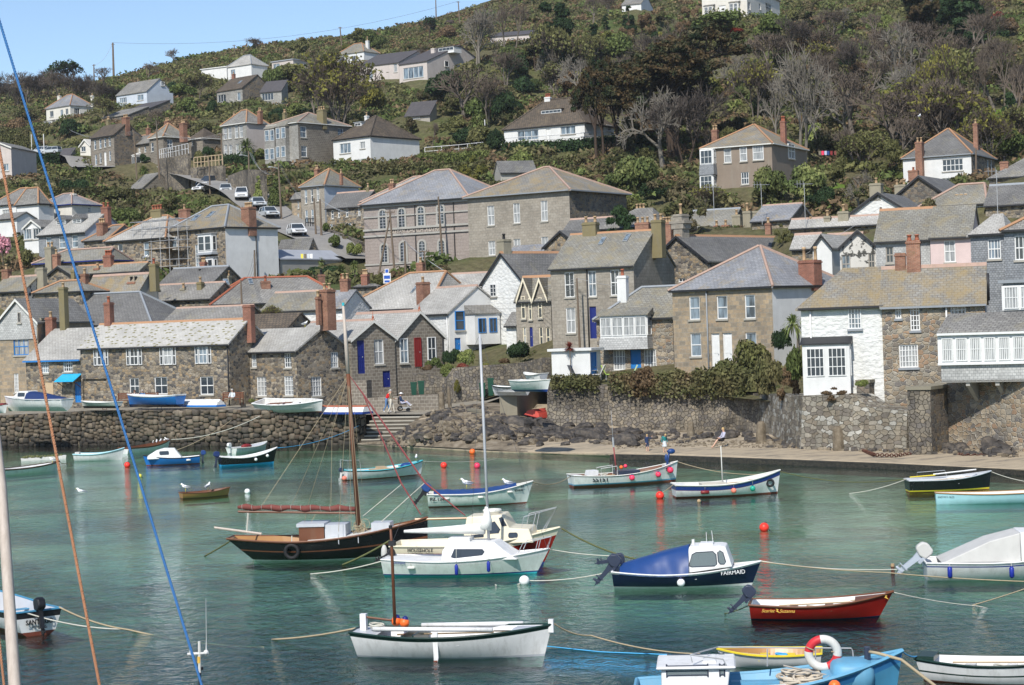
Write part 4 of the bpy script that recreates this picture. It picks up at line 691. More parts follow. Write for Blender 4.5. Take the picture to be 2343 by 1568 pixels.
f1_=H(CO,'small white cottage on the skyline with tall white chimney',21,652,858,432,530,432,th=35,kind='hip',xb=978,px=860,yr=340,wall='white_render',roof='roof_olive',ridge='terracotta_old');f1_.wins('f',[(665,445,705,488),(762,438,805,482)],n=3,m=1);f1_.chim(885,320,28,'white_render',1,.5,pot_h=.9)
g1_=H('bungalow','flat-roofed pinkish bungalow below the skyline scrub',21,140,305,490,580,440,th=35,kind='flat',xb=428,wall='rose_render',roof='roof_sheet');g1_.win('f',150,500,200,540,2,1);g1_.win('r',332,492,358,525,1,1)
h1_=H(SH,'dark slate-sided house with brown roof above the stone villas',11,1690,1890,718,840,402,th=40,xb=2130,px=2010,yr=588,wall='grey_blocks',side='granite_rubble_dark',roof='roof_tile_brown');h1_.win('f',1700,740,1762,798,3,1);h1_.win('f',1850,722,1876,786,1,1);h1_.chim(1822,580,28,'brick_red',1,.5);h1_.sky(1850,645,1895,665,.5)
i1_=H('white_house','white house with grey slate roof and tall plain white gable end',11,908,1145,748,842,406,th=38,xb=1350,px=1250,yr=618,wall='blue_white_render',side='blue_white_render',roof='roof_grey');i1_.win('f',932,765,988,805,4,1,pane='glass_pale');i1_.win('f',1070,742,1118,785,2,1,pane='glass_pale');i1_.win('r',1255,640,1283,672,1,1)
i2_=H('shed','long low dark-roofed sheds stepping down below the white slate-roofed house',11,800,1010,925,960,385,th=38,kind='mono',yr=850,pitch=20,wall='granite_rubble_dark',roof='roof_grey');i3_=H('shed','upper dark-roofed shed under the white slate-roofed house',11,960,1160,880,915,392,th=38,kind='mono',yr=800,pitch=20,wall='granite_rubble_dark',roof='roof_felt')
j1_=H('cream_house','cream house with hipped slate roof and two bays on the far left hill',11,360,547,853,1015,420,th=40,kind='hip',xb=738,px=575,yr=740,wall='cream_render',roof='roof_blue',ridge='terracotta_old');j1_.wins('f',[(388,868,417,915),(470,858,493,903),(510,850,532,897)],n=2,m=1);j1_.win('r',580,845,622,890,3,1);bay(j1_,'f',368,950,430,1006,.9,'cream_render',2,2,1,roofm='roof_grey');bay(j1_,'f',465,935,528,990,.9,'cream_render',2,2,1,roofm='roof_grey');j1_.chim(462,750,34,'cream_render',1,.5);j1_.chim(720,748,24,'cream_render',1,.7)
k1_=H('white_house','white skyline house with pale hipped roof and roof light',11,1775,1960,528,645,440,th=35,kind='hip',xb=2085,px=1955,yr=435,wall='white_render',roof='roof_pale',ridge='lead');k1_.win('f',1800,545,1835,600,1,1);k2_=H('white_house','white flat-topped annexe with railed terrace on the skyline',11,1568,1768,548,580,446,th=30,kind='flat',w=5,wall='white_render',roof='white_render')
l1_=H(SH,'tall narrow brown stone house with dark gable end above the road',11,707,888,1080,1315,312,th=42,xb=1100,px=985,yr=964,wall='brown_blocks',side='granite_rubble_dark',roof='roof_tile_brown');l1_.wins('f',[(732,1095,750,1170),(773,1086,791,1160),(810,1078,827,1150),(846,1070,863,1142),(740,1208,756,1290),(776,1196,792,1275),(850,1180,865,1255)],n=1,m=2,pane='glass_pale');l1_.door('f',812,1188,830,1300,'white_paint');l1_.chim(980,918,62,'brick_old',3,.5,drop=3,dep=.8);l1_.chim(845,935,36,'chimney_ochre',2,.6,drop=2)
l2_=H(CO,'low stone cottage pair with white porches above the road',11,932,1165,1148,1310,314,th=40,yr=1062,pitch=34,wall='brown_blocks',roof='roof_grey',ridge='terracotta_old');l2_.wins('f',[(955,1165,972,1200),(1018,1158,1036,1200),(1080,1150,1095,1195),(1125,1145,1140,1190),(1020,1230,1038,1285)],n=1,m=2);bay(l2_,'f',960,1225,1000,1300,1.1,'white_paint',1,2,1,roofm='white_paint',rh=.5);bay(l2_,'f',1070,1218,1100,1300,1.1,'white_paint',1,2,1,roofm='white_paint',rh=.5);l2_.chim(1155,1000,32,'brick_old',1,.5)
l3_=H(SH,'hipped-roof stone house with two brown brick chimneys by white railings',11,1165,1272,1088,1260,305,th=45,kind='hip',xb=1470,px=1350,yr=964,wall='brown_blocks',roof='roof_olive',ridge='terracotta_old',gut='dull_white');l3_.win('f',1178,1115,1198,1185,1,2);l3_.win('r',1305,1092,1347,1165,2,2);l3_.chim(1428,962,60,'brick_old',4,.4,drop=3,dep=.8);l3_.chim(1305,945,56,'brick_old',3,.9,drop=2)
m1_=H(CO,'little stone house with brown hipped roof left of the stone-fronted house',11,1462,1580,1098,1170,306,th=42,kind='hip',xb=1728,px=1630,yr=1002,wall='brown_blocks',roof='roof_tile_brown',gut='dull_white');m1_.win('f',1495,1100,1508,1140,1,2)
n1_=H('garage','gabled double garage with maroon doors below the road',11,1002,1112,1484,1560,296,th=48,xb=1380,px=1240,yr=1354,wall='granite_rubble_dark',side='brown_blocks',roof='roof_grey',cat='garage')
for q in((1122,1485,1225,1565),(1248,1485,1352,1560)):n1_.door('r',*q,'red_paint')
o1_=H('porch','small cream glazed porch beside the tall brown stone house',11,625,705,1145,1225,318,th=30,kind='gab',px=650,yr=1095,w=4,wall='cream_render',roof='cream_render',gut='x');o1_.win('f',632,1145,668,1185,2,1)
p1_=H('white_house','white gable house cut by the left edge below the parked cars',11,-130,86,1165,1420,288,th=10,kind='gab',px=-10,yr=1110,w=9,wall='rose_render',roof='roof_grey',gut='x');p1_.win('f',8,1280,68,1335,3,1,'white_paint')
p2_=H('wall','tall grey rendered retaining wall by the parked cars',11,88,256,1215,1370,300,th=10,kind='flat',w=1,wall='concrete',roof='concrete',cat='wall')
q1_=H(SH,'brown pebbledashed house with two-storey white corner bay among bare trees',31,1512,2058,1168,1495,213,th=28,kind='hip',xb=2330,px=1925,yr=985,wall='tan_render',roof='roof_orange',ridge='terracotta_old',gut='dull_white')
q1_.wins('f',[(1685,1160,1743,1272),(1812,1144,1868,1260)],n=1,m=2,pane='curtain_pane');q1_.win('f',1913,1130,1997,1250,1,2,pane='curtain_pane');q1_.win('r',2185,1125,2235,1240,2,2,pane='curtain_pane');q1_.win('f',1820,1345,1880,1440,3,2)
bay(q1_,'f',1522,1172,1625,1290,.9,'white_paint',1,3,2,(.05,.95),None,side=True,apron=(1370,'slate_hung'));bay(q1_,'f',1522,1372,1625,1472,.9,'white_paint',1,3,2,(.05,.95),None,side=True);q1_.chim(1616,1015,54,'brick_old',2,.5,drop=3);q1_.chim(2148,945,46,'brick_red',2,.5,drop=3,potm='pot_red')
r1_=H('white_house','white villa with tall brick chimneys above the right-hand rooftops',41,1118,1650,1243,1510,219,th=28,kind='hip',xb=1832,px=1440,yr=1020,wall='white_render',side='granite_rubble',roof='roof_dark',ridge='terracotta_old',gut='lead')
r1_.win('f',1425,1243,1588,1336,5,2);r1_.win('f',1425,1390,1542,1488,4,2);r1_.door('f',1560,1398,1606,1500,'white_paint');r1_.chim(1247,1110,62,'brick_old',2,.0,drop=9,dep=1.0,dy=-.35);r1_.chim(1684,965,40,'brick_old',1,.6,drop=6);r1_.wins('r',[(1775,1250,1790,1350),(1805,1250,1815,1330)],n=1,m=2);r1_.chim(1200,1330,88,'brick_old',1,-.25,drop=3,potm='pot_red',pot_h=.35)
s1_=H('cream_house','large cream house at the top edge with three-light bays',31,1512,1862,-60,160,332,th=26,kind='hip',xb=2120,px=1700,yr=-170,wall='cream_render',roof='roof_grey');bay(s1_,'f',1545,55,1615,125,1.0,'cream_render',2,3,2,(.1,.9),'roof_grey',.4);bay(s1_,'f',1740,28,1812,98,1.0,'cream_render',2,3,2,(.1,.9),'roof_grey',.4);s1_.door('f',1648,45,1702,142,'white_paint');s1_.wins('r',[(1876,18,1893,80),(1960,30,1975,80),(2012,30,2060,80)],n=2,m=2)
sb=MB();s1_.bx(sb,'f',0,.0,s1_.he-1.0,s1_.W+.03,.03,s1_.he-.1);sb.build('slate_cladding','slate_hung',s1_.root)
t1_=H('white_house','white end wall with grey roof at the top edge left of the cream house',31,890,1040,42,90,405,th=20,yr=-20,pitch=25,wall='white_render',roof='roof_grey');u1_=H('bungalow','pale bungalow half hidden by bare trees at the top',21,1845,2150,292,372,402,th=15,yr=250,pitch=14,wall='rose_render',roof='roof_felt');u1_.win('f',2010,300,2035,350,1,1)
v1_=H('shed','dark slate outbuilding between chapel roof and hedges',22,1925,2200,108,165,238,th=-14,yr=28,pitch=40,wall='grey_render',roof='roof_dark')
for i_,(t_,a_,b_,y_,z_,d_,m_)in enumerate([(21,50,215,722,800,395,'grey_blocks'),(11,430,520,1260,1290,345,'brown_blocks'),(21,1180,1372,910,945,305,'wood_grey')]):
 x_=H('shed',['small glazed hillside shed below the dark slate-sided house','tiny stone hut beside the teal car','weathered glazed summerhouse in the scrub above the brown-roofed house'][i_],t_,a_,b_,y_,z_,d_,th=20,kind='mono',w=3,wall=m_,roof='roof_felt',cat='shed');x_.win('f',a_+12,y_+8,(a_+b_)/2+20,z_-15,4,1)
for h in FOOT:h.fin()
EX=[(-80,165,2.4),(100,163,2.4),(400,158,2.4),(700,155,2.1),(900,152,1.7),(1080,148,2.3),(1190,145,3.6),(1300,140,4.2),(1500,137,4.2),(1700,134,4.2),(1830,128,4.0),(1950,119,3.2),(2080,114,3.0),(2250,110,3.2),(2340,112,3.5),(1300,165,6.0),(1600,165,6.5),(2000,150,7.5),(2300,150,8.5),(2200,185,14),(1800,190,14),(1500,190,12),(1250,185,10),(50,190,8),(300,185,7.5),(600,180,6.5),(900,175,5.5),(1100,172,6)]
EP=[(0,400,320),(0,300,420),(60,285,440),(60,225,540),(0,205,580),(250,215,545),(410,150,540),(560,130,560),(700,110,570),(850,85,560),(1050,35,600),(1180,-15,640),(1300,10,560),(1500,-60,560),(1800,-120,560),(2200,-180,560),(480,445,275),(520,440,270),(610,480,245),(640,520,230),(730,555,215),(815,600,207),(400,415,300),(200,382,345),(150,372,370),(1100,350,285),(1000,350,290),(1200,375,262),(1350,370,262),(1500,420,240),(1000,260,330),(800,220,380),(650,240,395),(1250,250,335),(1150,150,420),(1350,120,410),(1500,200,345),(1700,250,295),(1900,270,275),(2100,290,262),(2320,262,275),(2280,300,250),(2000,150,340),(2300,80,350),(1950,380,232),(1330,455,225),(950,400,262),(2250,0,400),(1550,90,400),(900,620,212),(700,640,203),(560,640,196),(400,560,222),(300,500,245),(150,420,285),(50,560,232),(60,610,215)]
for px_,d_,z_ in EX:p=at(px_,740,d_);CTRL.append((p.x,p.y,z_))
for px_,py_,d_ in EP:CTRL.append(tuple(at(px_,py_,d_)))
CT=[]
for h in FOOT:pass
hz={}
for c in CTRL:CT.append(c)
CT+=[(-230,170,4),(-200,300,34),(-230,560,75),(230,120,5),(200,200,24),(230,330,62),(230,560,110),(-60,700,98),(60,740,125),(230,740,125),(-230,740,88),(-60,165,2.4)]
CT=np.array(CT)
keep=[]
for i in np.argsort(CT[:,2]):
 if all(np.hypot(*(CT[i,:2]-CT[j,:2]))>3.5 for j in keep):keep.append(i)
CT=CT[keep]
def tps_fit(P,lam):
 n=len(P);d=np.hypot(P[:,None,0]-P[None,:,0],P[:,None,1]-P[None,:,1])/100;K=np.where(d>0,d*d*np.log(d+1e-12),0)+lam*np.eye(n);Q=np.c_[np.ones(n),P[:,:2]/100]
 A_=np.block([[K,Q],[Q.T,np.zeros((3,3))]]);return np.linalg.solve(A_,np.r_[P[:,2],0,0,0])
TW=tps_fit(CT,.0008)
def zt(x,y):
 x=np.atleast_1d(np.asarray(x,float));y=np.atleast_1d(np.asarray(y,float));d=np.hypot(x[:,None]-CT[None,:,0],y[:,None]-CT[None,:,1])/100
 K=np.where(d>0,d*d*np.log(d+1e-12),0);z=K@TW[:-3]+TW[-3]+TW[-2]*x/100+TW[-1]*y/100
 return z
def hit(px,py,dmin=140,dmax=640):
 r=ray(px,py);t=np.arange(dmin,dmax,1.0);X=CAM.x+r.x*t;Y=CAM.y+r.y*t;Z=CAM.z+r.z*t;g=Z-zt(X,Y);k=np.where(g<0)[0]
 if len(k)==0:return None
 i=max(k[0],1);a,b=g[i-1],g[i];f=a/(a-b)if a!=b else 0
 tv=t[i-1]+min(max(f,0),1);return CAM+r*float(tv)
BD=np.array([(-260,178),(-46,165),(-20,158),(-5,150),(0,144),(3.2,136.2),(6,134.5),(12,132.5),(14.4,128.5),(16.2,121),(17.2,115.2),(19,113),(20.5,111.5),(22.3,109.8),(28,107),(40,103),(60,97),(260,90)],float)
gx=np.arange(-250,251,2.0);gs=np.r_[0,np.cumsum(np.r_[np.full(40,1.2),np.full(60,2.0),np.full(100,3.0),np.full(40,6.0)])]
yb_=np.interp(gx,BD[:,0],BD[:,1]);GX,GS=np.meshgrid(gx,gs);GY=yb_[None,:]+GS;Z=zt(GX.ravel(),GY.ravel()).reshape(GX.shape)
Z+=.35*np.sin(GX*.31+np.cos(GY*.2))*np.cos(GY*.27)*np.clip((GY-240)/60,0,1)
ng=len(gx);idx=np.arange(GX.size).reshape(GX.shape);fc=np.stack([idx[:-1,:-1],idx[:-1,1:],idx[1:,1:],idx[1:,:-1]],-1).reshape(-1,4)
tag(npmesh('hillside',np.stack([GX,GY,Z],-1).reshape(-1,3),fc,'hill_soil',smooth=True),kind='structure')
k=N('sea_bed');o=k.co('Object');n1=k.noise(o,.09,4,.6,.5);n2=k.noise(k.co('Object',(.6,1,1)),.5,6,.7)
c=k.ramp(n1,[(.38,(.50,.55,.43)),(.50,(.40,.47,.37)),(.58,(.20,.26,.19)),(.75,(.10,.135,.09))]);c=k.mix(1,c,k.ramp(n2,[(.35,.6),(.6,1.15)]),'MULTIPLY')
sx=k.n.new('ShaderNodeSeparateXYZ');k.link(o,sx.inputs[0])
mr=k.n.new('ShaderNodeMapRange');k.link(sx.outputs[1],mr.inputs[0]);mr.inputs[1].default_value=50;mr.inputs[2].default_value=66
md=k.n.new('ShaderNodeMath');md.operation='MULTIPLY_ADD';k.link(n1,md.inputs[0]);md.inputs[1].default_value=.8;k.link(mr.outputs[0],md.inputs[2])
c=k.mix(k.ramp(md.outputs[0],[(.55,1.0),(.95,0.0)]),c,(.07,.13,.11))
k.out(c,.95,.1)
k=N('water');o=k.co('Object',(1,.75,1));
w1=k.noise(o,2.3,4,.6,.5);w2=k.noise(k.co('Object',(.7,1.0,1)),7,3,.6,.3);w3=k.noise(o,.28,2,.5)
sy_=k.n.new('ShaderNodeSeparateXYZ');k.link(k.co('Object'),sy_.inputs[0]);ry_=k.n.new('ShaderNodeMapRange');k.link(sy_.outputs[1],ry_.inputs[0]);ry_.inputs[1].default_value=52;ry_.inputs[2].default_value=74;ry_.inputs[3].default_value=.45;ry_.inputs[4].default_value=0
cm_=k.n.new('ShaderNodeMath');cm_.operation='ADD';k.link(k.noise(k.co('Object',(.5,1,1)),.06,4,.6),cm_.inputs[0]);k.link(ry_.outputs[0],cm_.inputs[1]);calm=k.ramp(cm_.outputs[0],[(.38,.13),(.8,1.0)])
b1=k.n.new('ShaderNodeBump');k.link(w1,b1.inputs['Height']);b1.inputs['Distance'].default_value=.13;k.link(calm,b1.inputs['Strength'])
b2=k.n.new('ShaderNodeBump');k.link(w2,b2.inputs['Height']);b2.inputs['Distance'].default_value=.022;k.link(calm,b2.inputs['Strength']);k.link(b1.outputs[0],b2.inputs['Normal'])
fr=k.n.new('ShaderNodeFresnel');fr.inputs[0].default_value=1.33;k.link(b2.outputs[0],fr.inputs['Normal'])
tr=k.n.new('ShaderNodeBsdfTransparent');tr.inputs[0].default_value=(.52,.82,.71,1)
gl=k.n.new('ShaderNodeBsdfGlossy');gl.inputs['Roughness'].default_value=.03;gl.inputs[0].default_value=(.95,.97,1,1);k.link(b2.outputs[0],gl.inputs['Normal'])
ms=k.n.new('ShaderNodeMixShader');fm_=k.n.new('ShaderNodeMath');fm_.operation='MULTIPLY';k.link(fr.outputs[0],fm_.inputs[0]);fm_.inputs[1].default_value=1.0;k.link(fm_.outputs[0],ms.inputs[0]);k.link(tr.outputs[0],ms.inputs[1]);k.link(gl.outputs[0],ms.inputs[2]);k.link(ms.outputs[0],k.n['Material Output'].inputs[0])
b=MB();b.quad((-420,-400,0),(420,-400,0),(420,175,0),(-420,175,0));tag(b.build('water','water'),kind='structure')
b=MB();b.quad((-420,-400,-.42),(420,-400,-.42),(420,180,-.42),(-420,180,-.42));tag(b.build('sea_bed','sea_bed'),kind='structure')
def sheet(name,rows,mat,sub=3,kind='structure',thick=0):
 V=[];n=len(rows[0])
 for a,b in zip(rows[:-1],rows[1:]):
  for s in range(sub):
   V.append([Vector(p).lerp(Vector(q),s/sub)for p,q in zip(a,b)])
 V.append([Vector(p)for p in rows[-1]]);m=MB();m.v=[tuple(p)for r in V for p in r]
 for i in range(len(V)-1):
  for j in range(n-1):m.f.append((i*n+j,i*n+j+1,(i+1)*n+j+1,(i+1)*n+j));m.m.append(0)
 return tag(m.build(name,mat,smooth=True),kind=kind)
def P3(px,py,z):return onz(px,py,z)
quay=[(-160,1026,958),(-80,1024,956),(0,1021,951),(205,1019,940),(420,1021,938),(605,1020,938),(727,1019,944),(818,1019,949)]
fe=[];top=[]
for px_,w_,t_ in quay:
 p=onz(px_,w_,0);d_=(p-CAM).dot(fw)+.55;fe.append(p);top.append(at(px_,t_,d_))
def wall_thing(name,label,pts,mat,thick=.6,cap=None,cat='wall',sag=.0,rough=0,below=1.0,group=None):
 m=MB();n=len(pts)
 R_=[]
 for i,(p,zt_)in enumerate(pts):
  a=Vector(pts[max(i-1,0)][0]);c=Vector(pts[min(i+1,n-1)][0]);d=(c-a);nrm=Vector((-d.y,d.x,0)).normalized()
  if nrm.y<0:nrm=-nrm
  p=Vector(p);bb=p-nrm*sag;q=p+nrm*thick
  R_.append([(bb.x,bb.y,p.z-below),(p.x,p.y,zt_),(q.x,q.y,zt_),(q.x,q.y,p.z-below)])
 for i in range(n-1):
  a,c=R_[i],R_[i+1]
  for j in range(3):m.quad(a[j],c[j],c[j+1],a[j+1])
 m.quad(*R_[0]);m.quad(*R_[-1]);o=m.build(name,mat)
 return tag(o,label,cat,group)
wall_thing('harbour_wall','long quay wall of big rounded dark boulders under the beached boats',[(f_+Vector((0,.0,-.1)),t.z)for f_,t in zip(fe,top)],'quay_stone',1.2,sag=.0,below=.6)
qb=MB()
for i in range(len(fe)-1):
 L_=(fe[i+1]-fe[i]).length;u_=(fe[i+1]-fe[i]).normalized();nn=Vector((u_.y,-u_.x,0));nn=nn if nn.y<0 else-nn
 x_=0
 while x_<L_:
  s_=rnd.uniform(.28,.66);zz_=-.1;tz=fe[i].z*0+top[i].z+(top[i+1].z-top[i].z)*x_/L_
  while zz_<tz-.1:
   hh=min(rnd.uniform(.22,.52),tz-zz_+.05);c_=fe[i]+u_*(x_+s_/2+rnd.uniform(-.15,.15))+nn*rnd.uniform(-.05,.06);qb.ball((c_.x,c_.y,zz_+hh/2),1,8,0,(s_*.53,.26,hh*.52),.55,math.atan2(u_.y,u_.x)+rnd.uniform(-.2,.2));zz_+=hh
  x_+=s_
hw=bpy.data.objects['harbour_wall'];qb.build('facing_stones','quay_stone',hw,True)
lane_f=[onz(858,948.5,2.0),onz(974,948.5,1.95),onz(1010,936,2.2),onz(1112,922,2.5),onz(1160,905,3.0)]
frt=[t+Vector((0,0,.004))for t in top[:-1]]+[top[-1]+Vector((0,0,.004))]+lane_f
bk_=[at(px_,740,d_)for px_,d_ in((-160,192),(-80,190),(0,188),(205,184),(420,178),(605,172),(727,168),(815,165),(858,163),(974,160),(1010,158),(1110,156),(1165,155))]
bz=[3.4,3.4,3.4,3.3,3.2,3.0,2.8,2.4,2.2,2.2,2.4,2.9,3.6];bk_=[Vector((p.x,p.y,z_))for p,z_ in zip(bk_,bz)]
mid=[Vector(f_).lerp(b_,.35)for f_,b_ in zip(frt,bk_)]
for m_,f_ in zip(mid,frt):m_.z=f_.z+.12
sheet('quay_paving',[frt,mid,bk_],'quay_paving',3)
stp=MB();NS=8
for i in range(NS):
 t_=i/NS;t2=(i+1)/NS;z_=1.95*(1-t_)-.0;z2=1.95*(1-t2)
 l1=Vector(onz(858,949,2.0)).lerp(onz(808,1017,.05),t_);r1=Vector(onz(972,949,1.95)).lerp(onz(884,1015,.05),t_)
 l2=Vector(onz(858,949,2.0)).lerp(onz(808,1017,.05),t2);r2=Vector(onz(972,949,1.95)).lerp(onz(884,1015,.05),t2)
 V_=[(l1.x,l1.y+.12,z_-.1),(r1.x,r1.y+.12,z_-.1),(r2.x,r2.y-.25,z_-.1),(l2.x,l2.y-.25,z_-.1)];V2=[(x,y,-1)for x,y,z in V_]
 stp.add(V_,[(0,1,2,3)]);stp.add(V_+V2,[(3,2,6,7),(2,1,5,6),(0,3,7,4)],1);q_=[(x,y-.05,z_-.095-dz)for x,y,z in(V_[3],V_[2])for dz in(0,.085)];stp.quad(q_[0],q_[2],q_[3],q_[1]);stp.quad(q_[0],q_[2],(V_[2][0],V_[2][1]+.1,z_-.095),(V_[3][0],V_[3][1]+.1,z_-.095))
tag(stp.build('harbour_steps',['step_stone','step_riser_shade']),'flight of pale worn stone steps from the lane down to the water','steps')
row0=[onz(790,1030,-.5),onz(930,1036,-.5),onz(1100,1048,-.5),onz(1300,1058,-.5),onz(1500,1063,-.5),onz(1740,1070,-.5),onz(2000,1082,-.5),onz(2420,1102,-.5)]
row1=[onz(812,1019,.0),onz(930,1023,.05),onz(1100,1032,.05),onz(1300,1037,.12),onz(1500,1041,.26),onz(1740,1050,.26),onz(2000,1060,.26),onz(2420,1080,.26)]
row2=[onz(884,1012,.3),onz(960,1005,.6),onz(1120,1012,.5),onz(1300,1018,.4),onz(1500,1020,.45),onz(1740,1028,.45),onz(2000,1042,.4),onz(2420,1062,.4)]
row3=[onz(930,978,1.2),onz(1000,975,1.4),onz(1130,980,1.2),onz(1290,985,.9),onz(1480,995,.8),onz(1700,1004,.7),onz(2000,1020,.6),onz(2420,1042,.6)]
row4=[onz(972,950,2.0),onz(1012,940,2.15),onz(1125,955,1.8),onz(1262,968,1.2),onz(1470,983,1.0),onz(1700,990,.9),onz(1990,1005,.8),onz(2420,1030,.7)]
row5=[lane_f[1]+Vector((0,.5,-.1)),lane_f[2]+Vector((0,.5,-.1)),lane_f[3]+Vector((0,.5,-.1)),onz(1262,925,2.4),at(1470,984,136),at(1700,990,133),at(1990,1005,119),at(2420,1020,112)]
sheet('beach_sand',[[p+Vector((0,0,-.35))for p in row0[:3]]+row0[3:],row1,row2,[p for p in row3],row4,row5],'sand',4)
rs=[[r[i]+Vector((0,0,.12))for i in range(3)]+[r[3]+Vector((0,0,-.1))]for r in(row1,row2,row3,row4,row5)];sheet('rock_slope',rs,'rock_brown',3)
kb=[(onz(px_,py_,0),.27)for px_,py_ in((1395,1051),(1500,1053),(1740,1062),(2000,1072.5),(2342,1088),(2440,1093))]
wall_thing('weedy_kerb','low kerb covered in black seaweed along the water edge of the sand',kb,'weed_black',.5,below=.6,cat='kerb',sag=.1)
k=N('quay_rock');geo=k.n.new('ShaderNodeNewGeometry');o=k.co('Object');c=k.ramp(geo.outputs['Random Per Island'],[(0,(.11,.088,.062)),(.25,(.07,.062,.05)),(.45,(.15,.12,.085)),(.65,(.09,.075,.06)),(.85,(.19,.155,.115)),(.95,(.105,.075,.05))],'CONSTANT');c=k.mix(1,c,k.ramp(k.noise(o,2.5,5,.7),[(.3,.6),(.7,1.3)]),'MULTIPLY')
sz=k.n.new('ShaderNodeSeparateXYZ');k.link(o,sz.inputs[0]);c=k.mix(k.ramp(sz.outputs[2],[(.25,.72),(.9,.0)]),c,(.018,.017,.015));k.bump(k.noise(o,6,4,.7),.6,.04);k.out(c,.8,.3)
hw.children[0].data.materials[0]=MATS['quay_rock']
def wpx(t,lst):
 r=[]
 for x,yt,yb2,d in lst:
  p=at(*tt(t,x,yb2),d);q=p.z+tline_y(p,Vector((0,0,1)),ty(t,yt));r.append((p,q))
 return r
wall_thing('retaining_wall','high rough stone garden wall rising from the beach beneath the hedge',wpx(33,[(318,640,950,134.5),(500,625,965,134),(800,640,985,133.4),(1150,668,1000,132.8),(1500,685,1010,131.5),(1800,690,1015,129),(1985,700,1030,126)]),'garden_wall_stone',2.2,sag=.5,below=1.5)
wall_thing('retaining_wall','lower lichen-whitened stone wall beneath the white bay-window house',wpx(43,[(10,705,1030,125.6),(200,712,1045,117),(350,716,1062,112.2),(640,712,1078,110.2),(740,712,1080,109.7),(865,800,1085,109),(1160,842,1090,107.4)]),'white_rock',2.2,sag=.35,below=1.5)
PR=H('buttress','massive square stone buttress beneath the glazed sun room',43,1152,1330,672,1160,105.2,th=33,kind='flat',xb=1540,wall='garden_wall_stone',side='granite_rubble_dark',roof='concrete',cat='buttress',ov=.08,ctrl=False,base=1.5);PR.fin()
wall_thing('retaining_wall','tall brown masonry wall in shadow below the glazed sun room',wpx(43,[(1480,610,1130,106.6),(1800,610,1145,104.2),(2100,610,1155,102),(2420,610,1165,99.5)]),'warm_rubble',1.5,below=1.5)
pl_=H('plinth','dark mossy stone plinth beside the white bay window',43,756,855,618,800,112.2,th=30,kind='flat',xb=962,wall='granite_rubble_dark',roof='concrete',cat='plinth',ctrl=False,ov=.05);pl_.fin()
cb=H('concrete_block','square ochre-stained concrete block beside the rubble slipway',23,1915,2050,700,860,137.5,th=20,kind='flat',xb=2310,wall='concrete',roof='concrete',cat='block',ctrl=False,ov=.03);cb.fin()
cc=H('concrete_slab','long low concrete step running out from the ochre concrete block',23,1755,1790,845,925,137,th=-20,kind='flat',w=2.5,xb=None,wall='concrete',roof='concrete',cat='step',ctrl=False,ov=.02);cc.fin()
wall_thing('garden_wall','stone wall along the lane behind the two walkers',wpx(23,[(885,735,845,147),(1150,720,838,146),(1440,705,822,144.5)]),'brown_blocks',.4)
wall_thing('garden_wall','stone wall with blue doorway beneath the two gabled cottages',wpx(23,[(745,600,790,149.5),(885,596,800,149)]),'brown_blocks',1.0)
wall_thing('garden_wall','overgrown rubble wall behind the green bins and the beached dinghies',wpx(23,[(1240,540,700,151),(1500,580,740,149),(1560,500,760,148.5),(1800,480,745,148),(1990,470,700,148),(2060,470,700,147.5)]),'garden_wall_stone',.8)
wall_thing('garden_wall','mossy garden wall left of the white flat-topped outhouse',wpx(33,[(-10,470,600,148),(150,450,600,146),(270,420,600,144)]),'garden_wall_stone',.8)
for(lb,t_,l_)in[('tall stone retaining wall under the white railings of the upper road',11,[(1245,1240,1400,297),(1350,1225,1410,293),(1472,1200,1420,290)]),('stone wall with wooden trellis above the parked silver cars',11,[(1490,1310,1425,286),(1600,1300,1440,284),(1742,1295,1460,280)]),('curved rubble wall right of the upper road',11,[(1780,1375,1490,270),(1900,1330,1530,264),(1950,1325,1600,256),(2063,1330,1640,252)]),('rubble retaining wall beneath the teal car',11,[(272,1312,1400,345),(420,1325,1410,343),(600,1328,1400,345)]),('stone wall below the cream glazed porch',11,[(540,1215,1270,330),(620,1225,1290,325),(718,1225,1300,318)]),('low stone wall above the washing line',22,[(545,545,600,226),(700,600,650,221),(835,655,720,215)])]:
 wall_thing('road_wall',lb,wpx(t_,l_),'garden_wall_stone',.5,below=2)
def ribbon(name,pts,wd,mat,lift=.1,kind='structure'):
 H_=[hit(*p)for p in pts];H_=[p for p in H_ if p];P_=[]
 for i in range(len(H_)-1):
  n=max(2,int((H_[i+1]-H_[i]).length/2))
  for s in range(n):P_.append(H_[i].lerp(H_[i+1],s/n))
 P_.append(H_[-1]);P_=[sum(P_[max(0,i-2):i+3],Vector())/len(P_[max(0,i-2):i+3])for i in range(len(P_))];rows=[]
 for i,p in enumerate(P_):
  d=P_[min(i+1,len(P_)-1)]-P_[max(i-1,0)];s=Vector((-d.y,d.x,0)).normalized()*wd/2;zz_=zt([p.x,(p+s).x,(p-s).x],[p.y,(p+s).y,(p-s).y]);zc=max(zz_[0],(zz_[1]+zz_[2])/2)+lift;zc2=max(zc,max(zz_)+.02)
  rows.append([(p-s-Vector((0,0,1))*0).to_tuple()[:2]+(zc2,),(p+s).to_tuple()[:2]+(zc2,)])
 return sheet(name,rows,mat,1,kind),P_
RD=[(842,612),(815,597),(760,568),(725,545),(690,530),(650,515),(625,500),(604,478),(585,462),(560,447),(520,436),(470,424),(410,413),(385,414)]
road1,road_pts=ribbon('road',RD,6.0,'asphalt');road2,_=ribbon('road',[(225,397),(205,381),(180,374),(160,371),(130,370),(60,360)],6,'asphalt')
tag(road2,kind='structure')
